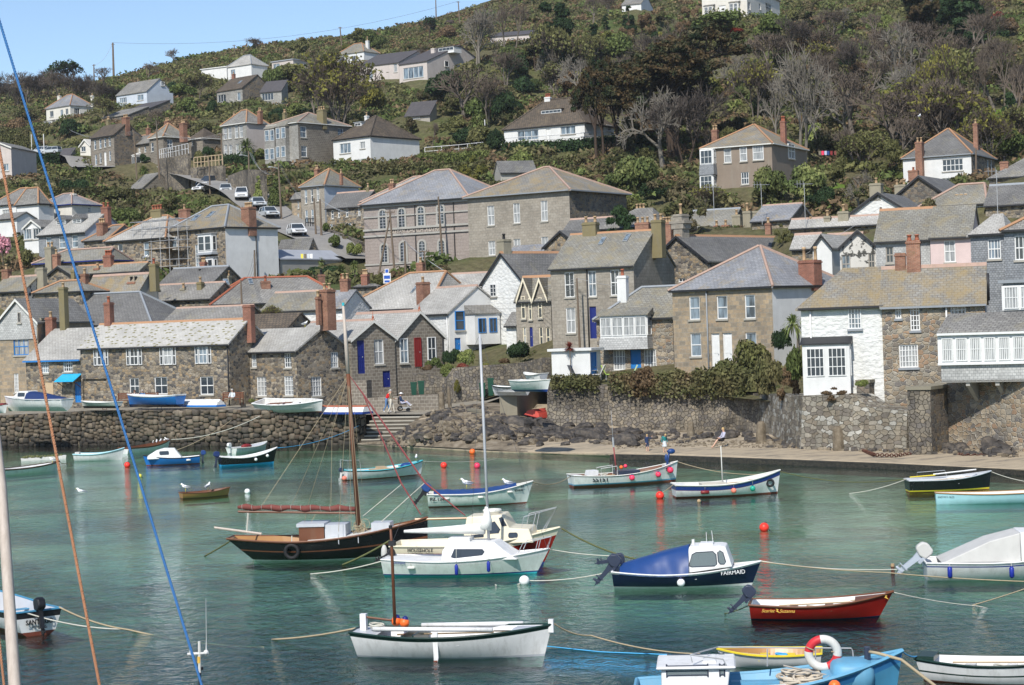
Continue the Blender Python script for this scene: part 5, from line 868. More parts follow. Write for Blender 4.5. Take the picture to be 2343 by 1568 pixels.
def drape(name,quad,mat,n=10,lift=.15):
 a,b_,c_,d_=[Vector((*q,0))for q in quad];rows=[]
 for i in range(n+1):
  r=[]
  for j in range(n+1):
   p=a.lerp(d_,i/n).lerp(b_.lerp(c_,i/n),j/n);q=hit(p.x,p.y);r.append(q+Vector((0,0,lift)))
  rows.append(r)
 return sheet(name,rows,mat,1)
drape('lawn',[tt(41,1400,1000),tt(41,2150,940),tt(41,2150,845),tt(41,1640,880)],'lawn');drape('lawn',[tt(41,520,1500),tt(41,730,1470),tt(41,740,1425),tt(41,560,1440)],'lawn',6)
tag(bpy.data.objects['lawn.001'],kind='structure')
bpy.ops.mesh.primitive_cube_add();hz_=bpy.context.object;hz_.name='haze';hz_.location=(0,170,75);hz_.scale=(440,590,77);tag(hz_,kind='stuff',label='thin pale sea air over the harbour and hill');mh_=bpy.data.materials.new('haze');mh_.use_nodes=True;nh_=mh_.node_tree.nodes;nh_.remove(nh_['Principled BSDF']);pv_=nh_.new('ShaderNodeVolumePrincipled');pv_.inputs['Color'].default_value=(.86,.92,1,1);pv_.inputs['Density'].default_value=.00008;mh_.node_tree.links.new(pv_.outputs[0],nh_['Material Output'].inputs['Volume']);hz_.data.materials.append(mh_);hz_.display_type='WIRE'
def quads(C,Nn,s,elong=1.0,flat=.6):
 n=len(C);r=nr.normal(size=(n,3));a=Nn+r*flat;a/=np.linalg.norm(a,axis=1)[:,None]+1e-9
 t=np.cross(a,nr.normal(size=(n,3)));t/=np.linalg.norm(t,axis=1)[:,None]+1e-9;b=np.cross(a,t);s=np.asarray(s).reshape(-1,1)*nr.uniform(.6,1.4,(n,1))
 t=t*s*.5*elong;b=b*s*.5;V=np.stack([C-t-b*.6,C+t*.1-b,C+t,C-t*.2+b],1).reshape(-1,3);return V,np.arange(n*4).reshape(-1,4)
def blobs(bl,n,s,shell=.35,elong=1.4):
 w=np.array([b[3]*b[4]for b in bl],float);k=nr.choice(len(bl),n,p=w/w.sum());B_=np.array(bl,float)[k];d=nr.normal(size=(n,3));d/=np.linalg.norm(d,axis=1)[:,None]
 d[:,2]=np.where(d[:,2]<-.3,-d[:,2],d[:,2]);r=(1-shell*nr.uniform(0,1,n)**1.5)[:,None]*(1+.12*np.sin(d[:,:1]*7+B_[:,:1]*9)*np.cos(d[:,1:2]*6));C=B_[:,:3]+d*r*np.stack([B_[:,3],B_[:,3],B_[:,4]],1)
 return quads(C,d,s,elong)
PM={}
def shrub_mesh(kind,mat):
 key=(kind,mat)
 if key in PM:return PM[key]
 st=nr.get_state();nr.seed(100+kind*7);bl=[]
 if kind<6:
  for i in range(5+kind):a=nr.uniform(0,6.28);r=nr.uniform(0,.65);q=nr.uniform(.28,.55);bl.append((r*math.cos(a),r*math.sin(a),q*.7+nr.uniform(0,.45)*(1-r),q,q*.8))
  V,Fc=blobs(bl,3000,.085)
 elif kind<8:
  for i in range(7):z=i/7*1.5+.15;q=.5*(1-i/8.5);bl.append((nr.uniform(-.1,.1),nr.uniform(-.1,.1),z,q,q*.7))
  V,Fc=blobs(bl,2800,.075)
 else:
  for i in range(14):a=nr.uniform(0,6.28);r=nr.uniform(.1,.8);q=nr.uniform(.14,.3);bl.append((r*math.cos(a),r*math.sin(a),nr.uniform(.15,1.0)*(1.1-r*.5),q,q*.8))
  V,Fc=blobs(bl,2600,.065,.9,3)
 V[:,2]=np.maximum(V[:,2],-.12)
 o=npmesh('shrub',V,Fc,mat);nr.set_state(st);me=o.data;bpy.data.objects.remove(o);PM[key]=me;return me
ANCH=[(155,255,'the cream hillside house'),(330,212,'the white slate-roofed house'),(545,210,'the dark slate-sided house'),(815,122,'the skyline cottage'),(960,150,'the long pale bungalow'),(700,310,'the brown stone villa'),(565,300,'the stone-fronted house'),(860,330,'the white house with brown tiled roof'),(1280,280,'the white bungalow'),(1700,350,'the pebbledashed house'),(2150,370,'the white villa'),(1900,150,'the huge grey bare tree'),(2000,270,'the twisted pale tree'),(1690,30,'the big cream house at the top'),(950,520,'the chapel'),(1250,470,'the schoolhouse'),(350,430,'the double garage'),(250,330,'the tall brown stone house'),(660,145,'the flat-roofed bungalow'),(550,140,'the white skyline house'),(540,540,'the scaffolded house'),(160,500,'the slate-hung house'),(60,400,'the left-edge parked cars'),(1500,100,'the dark pine'),(2150,60,'the tall dark conifer'),(1700,740,'the square granite house')]
LABS={}
def auto_label(px,py,size,colour,noun,cat,o):
 ax=min(ANCH,key=lambda a:math.hypot(a[0]-px,(a[1]-py)*1.3));dx,dy=px-ax[0],py-ax[1];dist=math.hypot(dx,dy)
 rel=('left of' if dx<0 else 'right of')if abs(dx)>abs(dy)*1.4 else('above' if dy<0 else 'below')
 if .5<abs(dx)/(abs(dy)+1e-6)<2:rel=('above left of' if dx<0 else 'above right of')if dy<0 else('below left of' if dx<0 else 'below right of')
 far='close ' if dist<90 else('' if dist<150 else 'well ')
 l=f'{size} {colour} {noun} {far}{rel} {ax[2]}';LABS.setdefault(l,[]).append(o);o['label']=l;o['category']=cat
OCC=[]
for h in FOOT:
 if h.d<205:continue
 q=[proj(h.M@Vector(p))for p in((0,0,0),(h.W,0,0),(h.W,h.w,0),(0,0,h.he),(h.W,0,h.he),(h.W,h.w,h.he))]
 OCC.append((min(a[0]for a in q)-2,max(a[0]for a in q)+2,min(a[1]for a in q)-14,max(a[1]for a in q)-3,h.d))
for p in RD+[(205,381),(170,371),(130,368)]:OCC.append((p[0]-22,p[0]+22,p[1]-22,p[1]+8,1e4))
def infoot(p,m=.6):
 for h in FOOT:
  q=h.I@p
  if-m<q.x<h.W+m and-m<q.y<h.w+m:return True
 return False
def blocked(px,py,wpx,hpx,d):
 for x0,x1,y0,y1,dd in OCC:
  if d<dd-1 and px+wpx*.42>x0 and px-wpx*.42<x1 and py>y0 and py-hpx*.9<y1:return True
 return False
COLN={'leaf_green':'green','leaf_dark':'dark green','leaf_olive':'olive','leaf_brown':'brownish','leaf_lime':'bright green','leaf_yellow':'yellow-flowering','leaf_rust':'rusty brown','leaf_red':'reddish','leaf_scrub':'grey-brown','leaf_tip':'pale-tipped','leaf_hedge':'clipped','leaf_pine':'dark brown-green'}
def shrub(px,py,wpx,hpx,kind,mat,label=None,force=False,d=None,z=None,name='bush',cat='bush'):
 p=at(px,py,d)if d else hit(px,py)
 if p is None:return None
 dd=(p-CAM).dot(fw)
 if not force and(infoot(p)or blocked(px,py,wpx,hpx,dd)):return None
 o=bpy.data.objects.new(name,shrub_mesh(kind,mat));col.objects.link(o);k_=dd/F;o.location=p;o.rotation_euler=(0,0,rnd.uniform(0,6.28))
 hs={0:1.15}.get(0)if kind<6 else(1.65 if kind<8 else 1.15);sx_=wpx*k_/1.9 if kind not in(6,7)else wpx*k_/1.1;o.scale=(sx_,sx_,hpx*k_/hs)
 if label:o['label']=label;o['category']=cat
 else:auto_label(px,py,'small' if hpx<16 else('tall' if hpx>wpx*1.2 else 'broad'),COLN.get(mat,'green'),'bush',cat,o)
 o['group']='bushes and shrubs on the hillside';return o
def bare(seed,spread=.9,leaves=None,droop=0,trunks=1,dens=1.0,lean=0,tk=1.0):
 r=random.Random(seed);T=MB();C_=MB();tips=[]
 def grow(p,d,L,rad,lv):
  n=3;pts=[p];q=p.copy();dd=d.copy()
  for i in range(n):
   dd=(dd+Vector((r.uniform(-1,1),r.uniform(-1,1),r.uniform(-.5,.7)))*.17).normalized();dd.z-=droop*.04*lv;q=q+dd*L/n;pts.append(q.copy())
  m=T if lv<2 else C_;m.tube(pts,[rad*(1-.42*i/n)for i in range(n+1)],5 if lv<1 else(4 if lv<2 else 3),cap=False)
  if lv>=4:tips.append(q);return
  nb=[4,4,5,5][lv]
  nb=max(2,int(nb*dens+.5))
  for i in range(nb):
   a=6.28*(i+r.random()*.7)/nb;sp=spread*(.5+.5*r.random())*(1.0 if lv else .75);ax=dd.cross(Vector((math.cos(a),math.sin(a),.01))).normalized()
   nd=(dd+ax*sp).normalized();nd.z=nd.z*.8+.16;t_=pts[-1]if i else pts[-1];base=pts[2].lerp(pts[3],r.random())if i>0 else pts[3]
   grow(base,nd.normalized(),L*r.uniform(.58,.82),max(rad*(.52 if i else .62),.0042),lv+1)
 for t in range(trunks):a=6.28*t/trunks;grow(Vector((.03*math.cos(a),.03*math.sin(a),-.03))if trunks>1 else Vector((0,0,-.03)),Vector((.22*math.cos(a)*(trunks>1)+lean,.22*math.sin(a)*(trunks>1),1)).normalized(),.34,.027*tk/(trunks**.4),0)
 zm=max(v[2]for v in C_.v);rm=max(math.hypot(v[0],v[1])for v in C_.v)
 return T,C_,tips,zm,rm
TREES={}
def tree_proto(key,seed,twig='twig',bark='bark',leaf=None,lsz=.05,ln=0,cl=.07,**k):
 T,C_,tips,zm,rm=bare(seed,**k)
 root=thing('proto',None,None);t=T.build('trunk',bark,root,True,recalc=False)
 if leaf:
  tp=np.array([tuple(q)for q in tips]);sel=tp[nr.choice(len(tp),ln)];n_=nr.normal(size=(ln,3));n_[:,2]=abs(n_[:,2]);n_/=np.linalg.norm(n_,axis=1)[:,None];V,Fc=quads(sel+n_*cl*nr.uniform(.2,1,(ln,1)),n_,lsz,1.6)
  nv=len(C_.v);V=np.r_[np.array(C_.v),V];
  f2=[f for f in C_.f if len(f)==4];Fc=np.r_[np.array(f2),Fc+nv];mi=np.r_[np.zeros(len(f2)),np.ones(len(Fc)-len(f2))]
  npmesh('crown',V,Fc,[twig,leaf],root,mi)
 else:C_.build('crown',twig,root,recalc=False)
 for q in[root]+list(root.children):col.objects.unlink(q)
 TREES[key]=(root,zm,rm)
for i in range(4):tree_proto('bare%d'%i,20+i,dens=1.0,spread=.95 if i!=2 else .7,trunks=1+(i==1),tk=1.2)
tree_proto('grey0',31,'twig_grey','twig_grey',spread=1.15,trunks=2,tk=1.5);tree_proto('grey1',32,'twig_grey','twig_grey',spread=1.3,lean=.2,tk=1.5)
tree_proto('dark0',41,'twig_dark','bark_dark',spread=.7,trunks=3);tree_proto('dark1',42,'twig_dark','bark_dark',spread=.9,leaf='leaf_dark',ln=900,lsz=.035)
tree_proto('bud0',51,'twig','bark',spread=.7,trunks=3,leaf='leaf_yellow',ln=700,lsz=.03);tree_proto('bud1',52,'twig','bark',spread=.9,trunks=2,leaf='leaf_olive',ln=1800,lsz=.035,cl=.06)
tree_proto('pine0',61,'twig_dark','bark_dark',spread=1.0,leaf='leaf_pine',ln=11000,lsz=.020,cl=.05,tk=1.4);tree_proto('pine1',62,'twig_dark','bark_dark',spread=1.25,leaf='leaf_pine',ln=52000,lsz=.0135,cl=.06,tk=1.8)
tree_proto('pink',63,'twig','bark',spread=.9,leaf='leaf_pink',ln=2600,lsz=.05,cl=.05)
tree_proto('mag',64,'twig','bark',spread=.9,leaf='leaf_green',ln=3500,lsz=.05,cl=.07)
def tree(px,py,top,wpx,key,label,cat='tree',name='bare_tree',d=None,group='trees on the hill'):
 p=at(px,py,d)if d else hit(px,py)
 if p is None:p=at(px,py,540)
 k_=(p-CAM).dot(fw)/F;root,zm,rm=TREES[key];o=copy_tree(root);o.name=name;o.location=p;o.rotation_euler=(0,0,rnd.uniform(0,6.28));s=(py-top)*k_/zm;sw=wpx*.5*k_/(rm*.85);o.scale=(sw,sw,s)
 return tag(o,label,cat,group)
def tr(t,x,y,top,w,key,label,**k):px,py=tt(t,x,y);return tree(px,py,ty(t,top),w*.29318,key,label,**k)
SKY='bare winter trees along the skyline'
for i,(t,x,y,tp,w_,ky,lb)in enumerate([(11,60,800,650,230,'dark0','leftmost bare tree on the skyline, low and brown'),(11,205,790,578,250,'bare0','bare spreading tree second from the left on the skyline'),(11,390,780,535,260,'bare1','bare tree directly behind the cream hillside house'),(11,540,770,478,330,'dark1','tallest bare skyline tree, trunk dark with ivy'),(11,650,740,560,180,'bare2','thin bare tree right of the ivy-dark skyline tree'),(11,800,690,520,190,'bare3','pale twiggy tree between two skyline poles'),(11,1150,640,462,210,'bare0','bare rounded tree above the white slate-roofed house'),(11,1392,530,368,190,'bare2','lone neat bare tree standing against blue sky'),(11,2000,400,292,220,'bare1','low bare tree on skyline left of the cottage'),(11,130,830,680,220,'dark0','dark bare tree at far left below the skyline trees'),(11,300,800,600,200,'dark0','dark multi-stemmed bare tree left of the cream house'),(11,820,960,760,240,'bud1','olive budding tree in front of the shed roofs'),(11,1540,800,570,280,'bud1','olive budding tree left of the dark slate-sided house'),(11,1420,840,660,200,'mag','dark leafy garden tree below the skyline between two houses'),(11,1220,1040,850,170,'bare3','bare tree above the low cottage pair'),(21,1365,320,135,190,'dark1','rounded dark tree on the skyline meadow'),(21,1745,545,20,420,'grey0','big bare tree with pale trunk right of the long bungalow'),(21,1955,400,-20,260,'bare0','tall bare tree above the half-hidden pale bungalow'),(21,2045,400,-30,220,'bare2','tall slim bare tree at the top right of the pale bungalow'),(31,665,210,-60,190,'bare3','tall bare tree left of the small dark conifers'),(31,790,150,-60,200,'bare1','bare tree at the top edge left of the white end wall'),(31,330,690,365,250,'grey0','silvery bare fan-shaped tree in front of the dark conifer'),(21,620,560,380,150,'bud1','slim olive tree left of the skyline cottage'),(21,1395,1130,940,130,'bare2','small bare garden tree right of the brown tiled roof'),(31,1500,1180,640,420,'dark0','brown-twigged bare tree between the big pine and pebbledashed house'),(41,340,1320,330,640,'grey0','huge bare grey tree beside the pebbledashed house'),(41,130,1150,560,380,'grey1','wide bare tree behind the pebbledashed house'),(41,1060,750,170,620,'grey1','twisted pale-trunked tree right of centre on the hill'),(41,640,1010,520,420,'bare1','tangled bare tree between the huge grey tree and golden bush'),(41,1310,1035,480,290,'bud0','slender yellow-budding tree left of the white villa roof'),(41,1450,985,340,300,'bud0','reddish-topped slim tree at the lawn edge'),(41,1705,905,330,280,'bare0','bare multi-stemmed tree standing on the lawn'),(41,1745,900,420,160,'bare2','thin bare tree on the lawn beside the multi-stemmed one'),(41,1920,875,300,240,'bare3','bare tree at the right end of the lawn'),(41,2040,900,420,200,'dark0','dark bare tree at the right edge above the lawn'),(41,820,1340,1020,420,'bud1','broad golden-brown budding tree left of the white villa'),(32,1560,420,200,330,'bud0','straggly yellow-budding shrub tree in front of the pebbledashed house'),(42,780,420,90,330,'grey1','grey twiggy tree left of the white-painted gable'),(21,1330,560,380,160,'bare3','bare tree behind the long pale bungalow roof'),(41,560,300,60,320,'bare1','brown bare tree on the upper right slope'),(41,900,330,60,300,'bare2','purplish bare tree near the tall dark conifer')]+[(11,-60+x_,800+rnd.randint(-20,60),590+rnd.randint(-40,70)-(60 if 250<x_<700 else 0),rnd.randint(200,300),rnd.choice(['dark0','bare1','dark0','bare3']),lb_)for x_,lb_ in zip(range(40,960,80),['bare tree at the very left edge of the skyline','bare tree just inside the left edge','dense bare tree above the left hedge bank','low bare tree left of the cream house chimney','bare tree above the cream house left gable','bare tree above the cream house ridge','bare tree above the cream house right chimney','bare tree left of the thin skyline pole','bare tree at the foot of the thin skyline pole','bare tree at the foot of the twin pole','bare tree right of the twin pole','bare bush-like tree above the white slate roof left end'])]):
 tr(t,x,y,tp,w_,ky,lb)
tr(31,1300,1215,255,1120,'pine1','enormous wide dark pine with rusty tips in the centre of the hill',name='pine_tree');tr(31,1120,1060,420,520,'pine0','inner brown-green crown of dead pine beside the enormous pine',name='pine_tree')
tr(31,690,1255,470,330,'pine0','thin-trunked brown pine in front of the white bungalow',name='pine_tree');tr(31,748,1245,500,300,'pine0','second slim pine just right of the bungalow pine',name='pine_tree');tr(31,860,1250,560,380,'pine0','leaning brown pine right of the white bungalow',name='pine_tree')
tr(12,25,860,600,190,'pink','pink-blossomed magnolia at the left edge',name='blossom_tree',d=205);tr(22,140,1330,1140,200,'bud0','yellow-green willow-like shrub before the white cottage',name='bush',d=166)
def conifer(t,x,y,top,w_,label,mat='leaf_dark',cone=.5,n=9000,sz=.06,nb=26,seed=1,ivy=False,d=None):
 px,py=tt(t,x,y);p=at(px,py,d)if d else hit(px,py);k_=(p-CAM).dot(fw)/F;Hh=(py-ty(t,top))*k_;Wd=w_*.29318*k_/2;root=thing('conifer_tree',label,'tree',p,0,'trees on the hill');r=random.Random(seed)
 T=MB();T.tube([(0,0,-.5),(.1,0,Hh*.5),(0,0,Hh*.9)],[Wd*.07,Wd*.05,.03],7);T.build('trunk','bark_dark',root);bl=[]
 for i in range(nb):
  z=r.uniform(.16,.97);a=r.uniform(0,6.28);rr=Wd*(1-cone*z)*r.uniform(.25,.78);q=Wd*r.uniform(.18,.34)*(1-cone*.6*z);bl.append((rr*math.cos(a),rr*math.sin(a),Hh*z-q*.3,q,q*r.uniform(.7,1.2)))
 st=nr.get_state();nr.seed(seed+50);V,Fc=blobs(bl,n,Wd*sz*1.6,.5,1.8);nr.set_state(st);npmesh('crown',V,Fc,mat,root)
conifer(31,385,640,25,400,'dark evergreen conifer at top centre with brown left side','leaf_dark',.45,12000,seed=3);conifer(31,210,560,120,200,'rusty brown conifer flank beside the dark evergreen','leaf_rust',.4,5000,seed=4)
conifer(31,675,430,190,150,'small dark conifer right of the dark evergreen',n=4000,seed=5);conifer(31,765,240,115,90,'tiny dark conifer beneath the top bare trees',n=2500,seed=6);conifer(31,945,270,45,170,'narrow dark conifer below the white end wall',n=4500,cone=.8,seed=7)
conifer(41,1300,360,-120,430,'massive brown-edged conifer at the top right, left half','leaf_pine',.1,16000,seed=8,nb=44);conifer(41,1590,380,-120,420,'massive dark conifer at the top right, right half','leaf_dark',.1,16000,seed=9,nb=44);conifer(11,535,760,555,60,'ivy-clad stump of foliage on the tallest skyline tree',n=1500,seed=10,nb=10)
for i,(t,x,y,w_,h_,kd,m_,lb)in enumerate([(41,120,1590,330,330,2,'leaf_tip','big rounded pale-tipped evergreen below the pebbledashed house'),(41,360,1580,380,330,4,'leaf_tip','broad pale-tipped evergreen right half of the clump by the rooftops'),(41,470,1640,260,200,1,'leaf_dark','dark evergreen skirt beneath the pale-tipped clump'),(31,1030,1500,380,340,3,'leaf_tip','rounded glossy evergreen under the enormous pine'),(31,860,1490,300,220,1,'leaf_tip','pale-tipped evergreen just right of the schoolhouse roof'),(31,1120,1560,240,160,5,'leaf_dark','dark shrub mass right of the glossy evergreen'),(31,860,470,320,240,4,'leaf_green','light green rounded thicket left of the enormous pine'),(31,1090,1180,260,150,2,'leaf_dark','dark undergrowth at the foot of the enormous pine'),(21,1460,800,380,280,3,'leaf_dark','large dark evergreen shrub below the long bungalow'),(21,1800,850,330,300,2,'leaf_olive','big olive bush below the pale-trunked tree'),(21,1950,960,220,280,5,'leaf_dark','dark ivy-like bush left of the white bungalow'),(21,1640,1160,230,190,2,'leaf_dark','dark round shrub behind the white handrail'),(21,1880,1190,200,200,4,'leaf_dark','dark hedge clump beside the white bungalow wall'),(21,300,640,380,160,4,'leaf_olive','wide olive shrub below the flat-roofed bungalow'),(21,160,690,200,200,3,'leaf_green','tall green shrub right of the dark slate-sided house'),(21,700,610,110,100,1,'leaf_dark','clipped round bush below the skyline cottage'),(21,2000,560,340,220,4,'leaf_green','big mid-green tree mass right of the pale-trunked tree'),(31,100,640,240,260,2,'leaf_dark','dark shrub bank left of the silvery fan tree'),(31,1600,240,520,150,5,'leaf_green','clipped evergreen bank below the big cream house'),(31,1450,150,300,120,8,'leaf_lime','yellow-green brush left of the big cream house'),(41,100,330,330,260,4,'leaf_green','green and rusty bush on the upper right slope'),(41,380,230,260,180,9,'leaf_scrub','grey-brown bush right of the big cream house'),(41,240,190,200,120,1,'leaf_olive','pale olive bush beside the grey-brown bush'),(41,500,195,70,40,1,'leaf_red','vivid red azalea on the upper right slope'),(41,1845,200,130,120,2,'leaf_red','red-leaved shrub near the top right corner'),(31,1780,275,130,60,2,'leaf_red','red-tipped shrub below the big cream house'),(41,1950,1250,260,270,3,'leaf_green','dense green bush right of the white villa'),(41,1960,230,200,140,2,'leaf_green','green shrub in the top right garden'),(41,1120,1080,200,100,1,'leaf_dark','dark hedge left of the lawn'),(41,1290,1110,50,40,1,'leaf_yellow','small yellow bush by the villa chimney pots'),(21,60,1240,110,90,1,'leaf_lime','lime bush between the two stone villas'),(11,1550,1290,130,130,1,'leaf_olive','ball-shaped olive bush above the trellis wall'),(11,1640,1240,120,110,2,'leaf_dark','dark bush by the lamp above the trellis wall'),(11,1135,1280,90,90,1,'leaf_dark','round dark bush before the low cottage pair'),(11,1650,900,130,130,1,'leaf_dark','dark egg-shaped bush below the dark slate-sided house'),(11,560,1080,200,170,5,'leaf_dark','dark evergreen mass left of the tall brown stone house'),(11,1390,790,190,170,2,'leaf_dark','dark bush beside the white slate-roofed house'),(11,940,760,220,110,3,'leaf_green','green thicket left of the white slate-roofed house'),(11,2020,1520,150,180,3,'leaf_yellow','yellow-flowered bush on the bank below the brown villa'),(22,60,330,130,240,6,'leaf_lime','green bank left of the granite house'),(22,170,380,150,220,7,'leaf_green','ivy bank between road and granite house'),(22,560,580,90,90,1,'leaf_green','bush beside the poles by the terrace'),(22,350,940,220,90,4,'leaf_lime','yellow-green shrub row above the red ridge tiles'),(22,560,935,240,120,3,'leaf_dark','dark clipped shrubs left of the spiky palms'),(22,690,500,110,110,8,'leaf_brown','russet climber against the stone terrace'),(22,640,700,140,120,4,'leaf_green','flowering bank above the roadside wall'),(22,780,780,120,150,3,'leaf_lime','green bank at the chapel corner'),(22,1440,920,260,90,8,'leaf_scrub','twiggy hedge at the foot of the chapel'),(22,980,1000,130,110,4,'leaf_olive','ochre-green bush behind the church noticeboard'),(12,215,860,170,170,4,'leaf_olive','garden shrub right of the magnolia'),(12,990,520,240,170,3,'leaf_green','blue-green shrub left of the ochre chimney'),(12,900,340,260,110,4,'leaf_hedge','hedge mass above the cream house roof'),(32,980,390,220,130,4,'leaf_lime','bright green hedge right of the schoolhouse'),(32,1300,350,420,260,8,'leaf_scrub','grey thorny scrub behind the ornate chimney')]):
 px,py=tt(t,x,y);shrub(px,py,w_*.29318,h_*.29318,kd,m_,lb,True)
for(t,x,y,w_,h_,kd,m_,lb,d_)in[(33,430,690,220,95,3,'leaf_hedge','thick hedge end overhanging the wall below the white outhouse',134.5),(33,610,680,250,90,4,'leaf_hedge','hedge on the garden wall below the garden chairs',134),(33,880,650,200,90,2,'leaf_olive','low hedge below the blue door',133.5),(33,1080,690,260,130,5,'leaf_brown','brown ivy hanging over the garden wall',133),(33,1300,690,300,130,4,'leaf_hedge','mixed hedge left of the big brown bush',132.4),(33,1560,700,300,140,3,'leaf_brown','straggly brown hedge below the white doors',131.5),(33,1780,690,300,190,2,'leaf_hedge','hedge under the tall tangled bush',130),(33,1930,620,330,250,2,'leaf_olive','tall tangled bush before the granite house corner',130.5),(43,60,760,260,260,4,'leaf_hedge','brown tangled thicket left of the white bay window',122.5),(43,290,640,160,220,4,'leaf_green','green bush against the white bay window',114.8),(43,230,770,230,170,9,'leaf_brown','dry bramble hanging over the wall by the white house',116.6),(33,1525,545,130,70,0,'leaf_lime','spiky bright green plant by the white doors',136),(33,1075,580,110,70,1,'leaf_brown','dome of russet heather beside the blue door',137),(33,1030,770,200,150,9,'leaf_brown','bare brown creeper trailing down the garden wall',132.6),(43,790,660,110,50,2,'leaf_lime','little yellow-green plant on the mossy plinth',110),(43,600,760,240,70,8,'leaf_brown','dry grass tufts along the wall under the white bay',110.8),(33,110,440,200,130,4,'leaf_dark','glossy dark bush below the gothic cottage',152),(23,1650,500,160,130,2,'leaf_lime','rounded yellow-green bush in front of the blue-windowed house',156),(23,1540,500,120,140,3,'leaf_dark','dark round bush left of the yellow-green one',157),(23,1415,520,110,90,5,'leaf_green','bright green fern bush beside the red door',153),(23,1340,530,90,50,1,'leaf_brown','low russet mound beneath the red door',152.5),(23,1510,590,150,90,4,'leaf_lime','trailing green plant on the stepped garden wall',150),(23,1630,520,120,50,0,'leaf_red','dark red heather mound on the garden wall',150.5),(23,1810,510,120,40,0,'leaf_yellow','orange-yellow flowering mound on the wall',150),(23,1590,720,50,100,3,'leaf_yellow','yellow-flowered plant beside the gatepost',148),(23,2040,440,150,110,4,'leaf_dark','variegated bush at the right end of the overgrown wall',151),(23,1950,480,120,50,0,'leaf_brown','brown cushion plant on the overgrown wall',150.5),(13,1960,780,60,30,0,'leaf_lime','tuft of green weeds by the upright stone',150),(43,180,400,130,160,3,'leaf_dark','dark ivy on the white side wall behind the palm',128)]:
 px,py=tt(t,x,y);big=1.35 if y>560 or t==43 else 1.1;o=shrub(px,py,w_*.29318*1.2,h_*.29318*big*1.15,kd,m_,lb,True,d=d_);o['group']='garden plants by the harbour'
def palm(t,x,y,top,w_,label,d=None,mat='leaf_cord',heads=None,trunk=.13,droop=1.0,n=170):
 px,py=tt(t,x,y);p=at(px,py,d)if d else hit(px,py);k_=(p-CAM).dot(fw)/F*.29318;root=thing('cabbage_palm',label,'palm tree',p,0,'spiky cabbage palms');Hh=(y-top)*k_;r_=w_*k_/1.6
 zc=max(Hh-r_,.3);T=MB();T.tube([(0,0,-.5),(.05,0,zc*.5),(0,0,zc)],[trunk,trunk*.8,trunk*.7],7);T.build('trunk','bark',root);st=nr.get_state();nr.seed(int(x));m=MB()
 for hx,hz,hr_ in(heads or[(0,0,1)]):
  for i in range(n):
   a=nr.uniform(0,6.28);e=nr.uniform(-.9,1.4);d0=Vector((math.cos(a)*math.cos(e),math.sin(a)*math.cos(e),math.sin(e)));L=r_*hr_*nr.uniform(.75,1.05);s=d0.cross(Vector((0,0,1))).normalized()*max(.028,r_*.034);o=Vector((hx*r_,0,zc+hz*r_))
   m1=o+d0*L*.6;e1=o+d0*L+Vector((0,0,-L*.28*droop));m.quad(o-s*.6,o+s*.6,m1+s,m1-s);m.tri(m1-s,m1+s,e1)
 nr.set_state(st);m.build('crown',mat,root,recalc=False)
palm(43,300,400,30,200,'tall cabbage palm against the white side wall',128,heads=[(-.25,0,1),(.75,.35,.8)]);palm(33,488,560,283,90,'small red-leaved palm on a thin stem by the outhouse',136,'leaf_red',trunk=.045,droop=.1)
palm(11,1925,1235,1040,170,'round-headed palm before the pale rendered villa side');palm(12,690,200,62,130,'green palm above the white van',None);palm(12,1600,400,318,190,'bushy palm behind the scaffolded house roof');palm(22,690,960,790,140,'spiky palm above the central rooftops',None,n=150);palm(22,790,960,770,110,'taller dry palm beside the central spiky palm');palm(22,520,830,765,90,'yellowish little palm by the blue road sign')
palm(21,690,1310,1220,110,'palm in front of the white house with brown tiles');palm(21,1755,1140,850,170,'many-stemmed bare-looking palm by the white flagpole',heads=[(-.3,0,.7),(.4,.1,.7),(0,.5,.6)],trunk=.2);palm(11,1120,1350,1265,110,'palm on the bank in front of the low cottages');palm(41,180,1290,1190,90,'spiky palm under the pebbledashed house window');palm(21,480,540,440,90,'dark cordyline beside the flat-roofed bungalow');palm(11,1905,600,495,110,'palm beside the white skyline house');palm(21,90,530,430,60,'palm left of the flat-roofed bungalow');palm(22,905,240,150,100,'palm above the terrace roof',246)
def hedge(t,pts,hpx,thick,mat,label,cat='hedge',dens=70,sz=.22):
 P_=[]
 for q in pts:
  p=hit(*tt(t,*q))if len(q)==2 else at(*tt(t,q[0],q[1]),q[2])
  if p:P_.append(p)
 C_=[];Nn=[];core=MB()
 for a,b_ in zip(P_[:-1],P_[1:]):
  u=b_-a;L=u.length;u.normalize();v=Vector((u.y,-u.x,0)).normalized();v=v if v.y<0 else-v;hh=hpx*.29318*((a-CAM).dot(fw))/F;n=int(dens*L*(hh+thick))
  for i in range(n):
   s=rnd.random()*L;f=rnd.random();
   if f<hh/(hh+thick):q=a+u*s+v*(thick/2+rnd.gauss(0,.2))+Vector((0,0,rnd.random()*hh-(.5*rnd.random()**2 if len(pts[0])==3 else 0)));nn=v
   else:q=a+u*s+v*rnd.uniform(-.5,.5)*thick+Vector((0,0,hh+rnd.gauss(0,.16)));nn=Vector((0,0,1))
   C_.append(tuple(q));Nn.append(tuple(nn))
  V_=[a-v*thick*.4,b_-v*thick*.4,b_+v*thick*.3,a+v*thick*.3];core.add([tuple(x-Vector((0,0,.8 if len(pts[0])==2 else-.15)))for x in V_]+[tuple(x+Vector((0,0,hh-.1)))for x in V_],[(4,5,6,7),(0,1,5,4),(1,2,6,5),(2,3,7,6),(3,0,4,7)])
 V,Fc=quads(np.array(C_),np.array(Nn),sz,1.5,.8);nv=len(core.v);V=np.r_[np.array(core.v),V];Fc=np.r_[np.array(core.f),Fc+nv]
 return tag(npmesh('hedge',V,Fc,mat),label,cat,'clipped hedges')
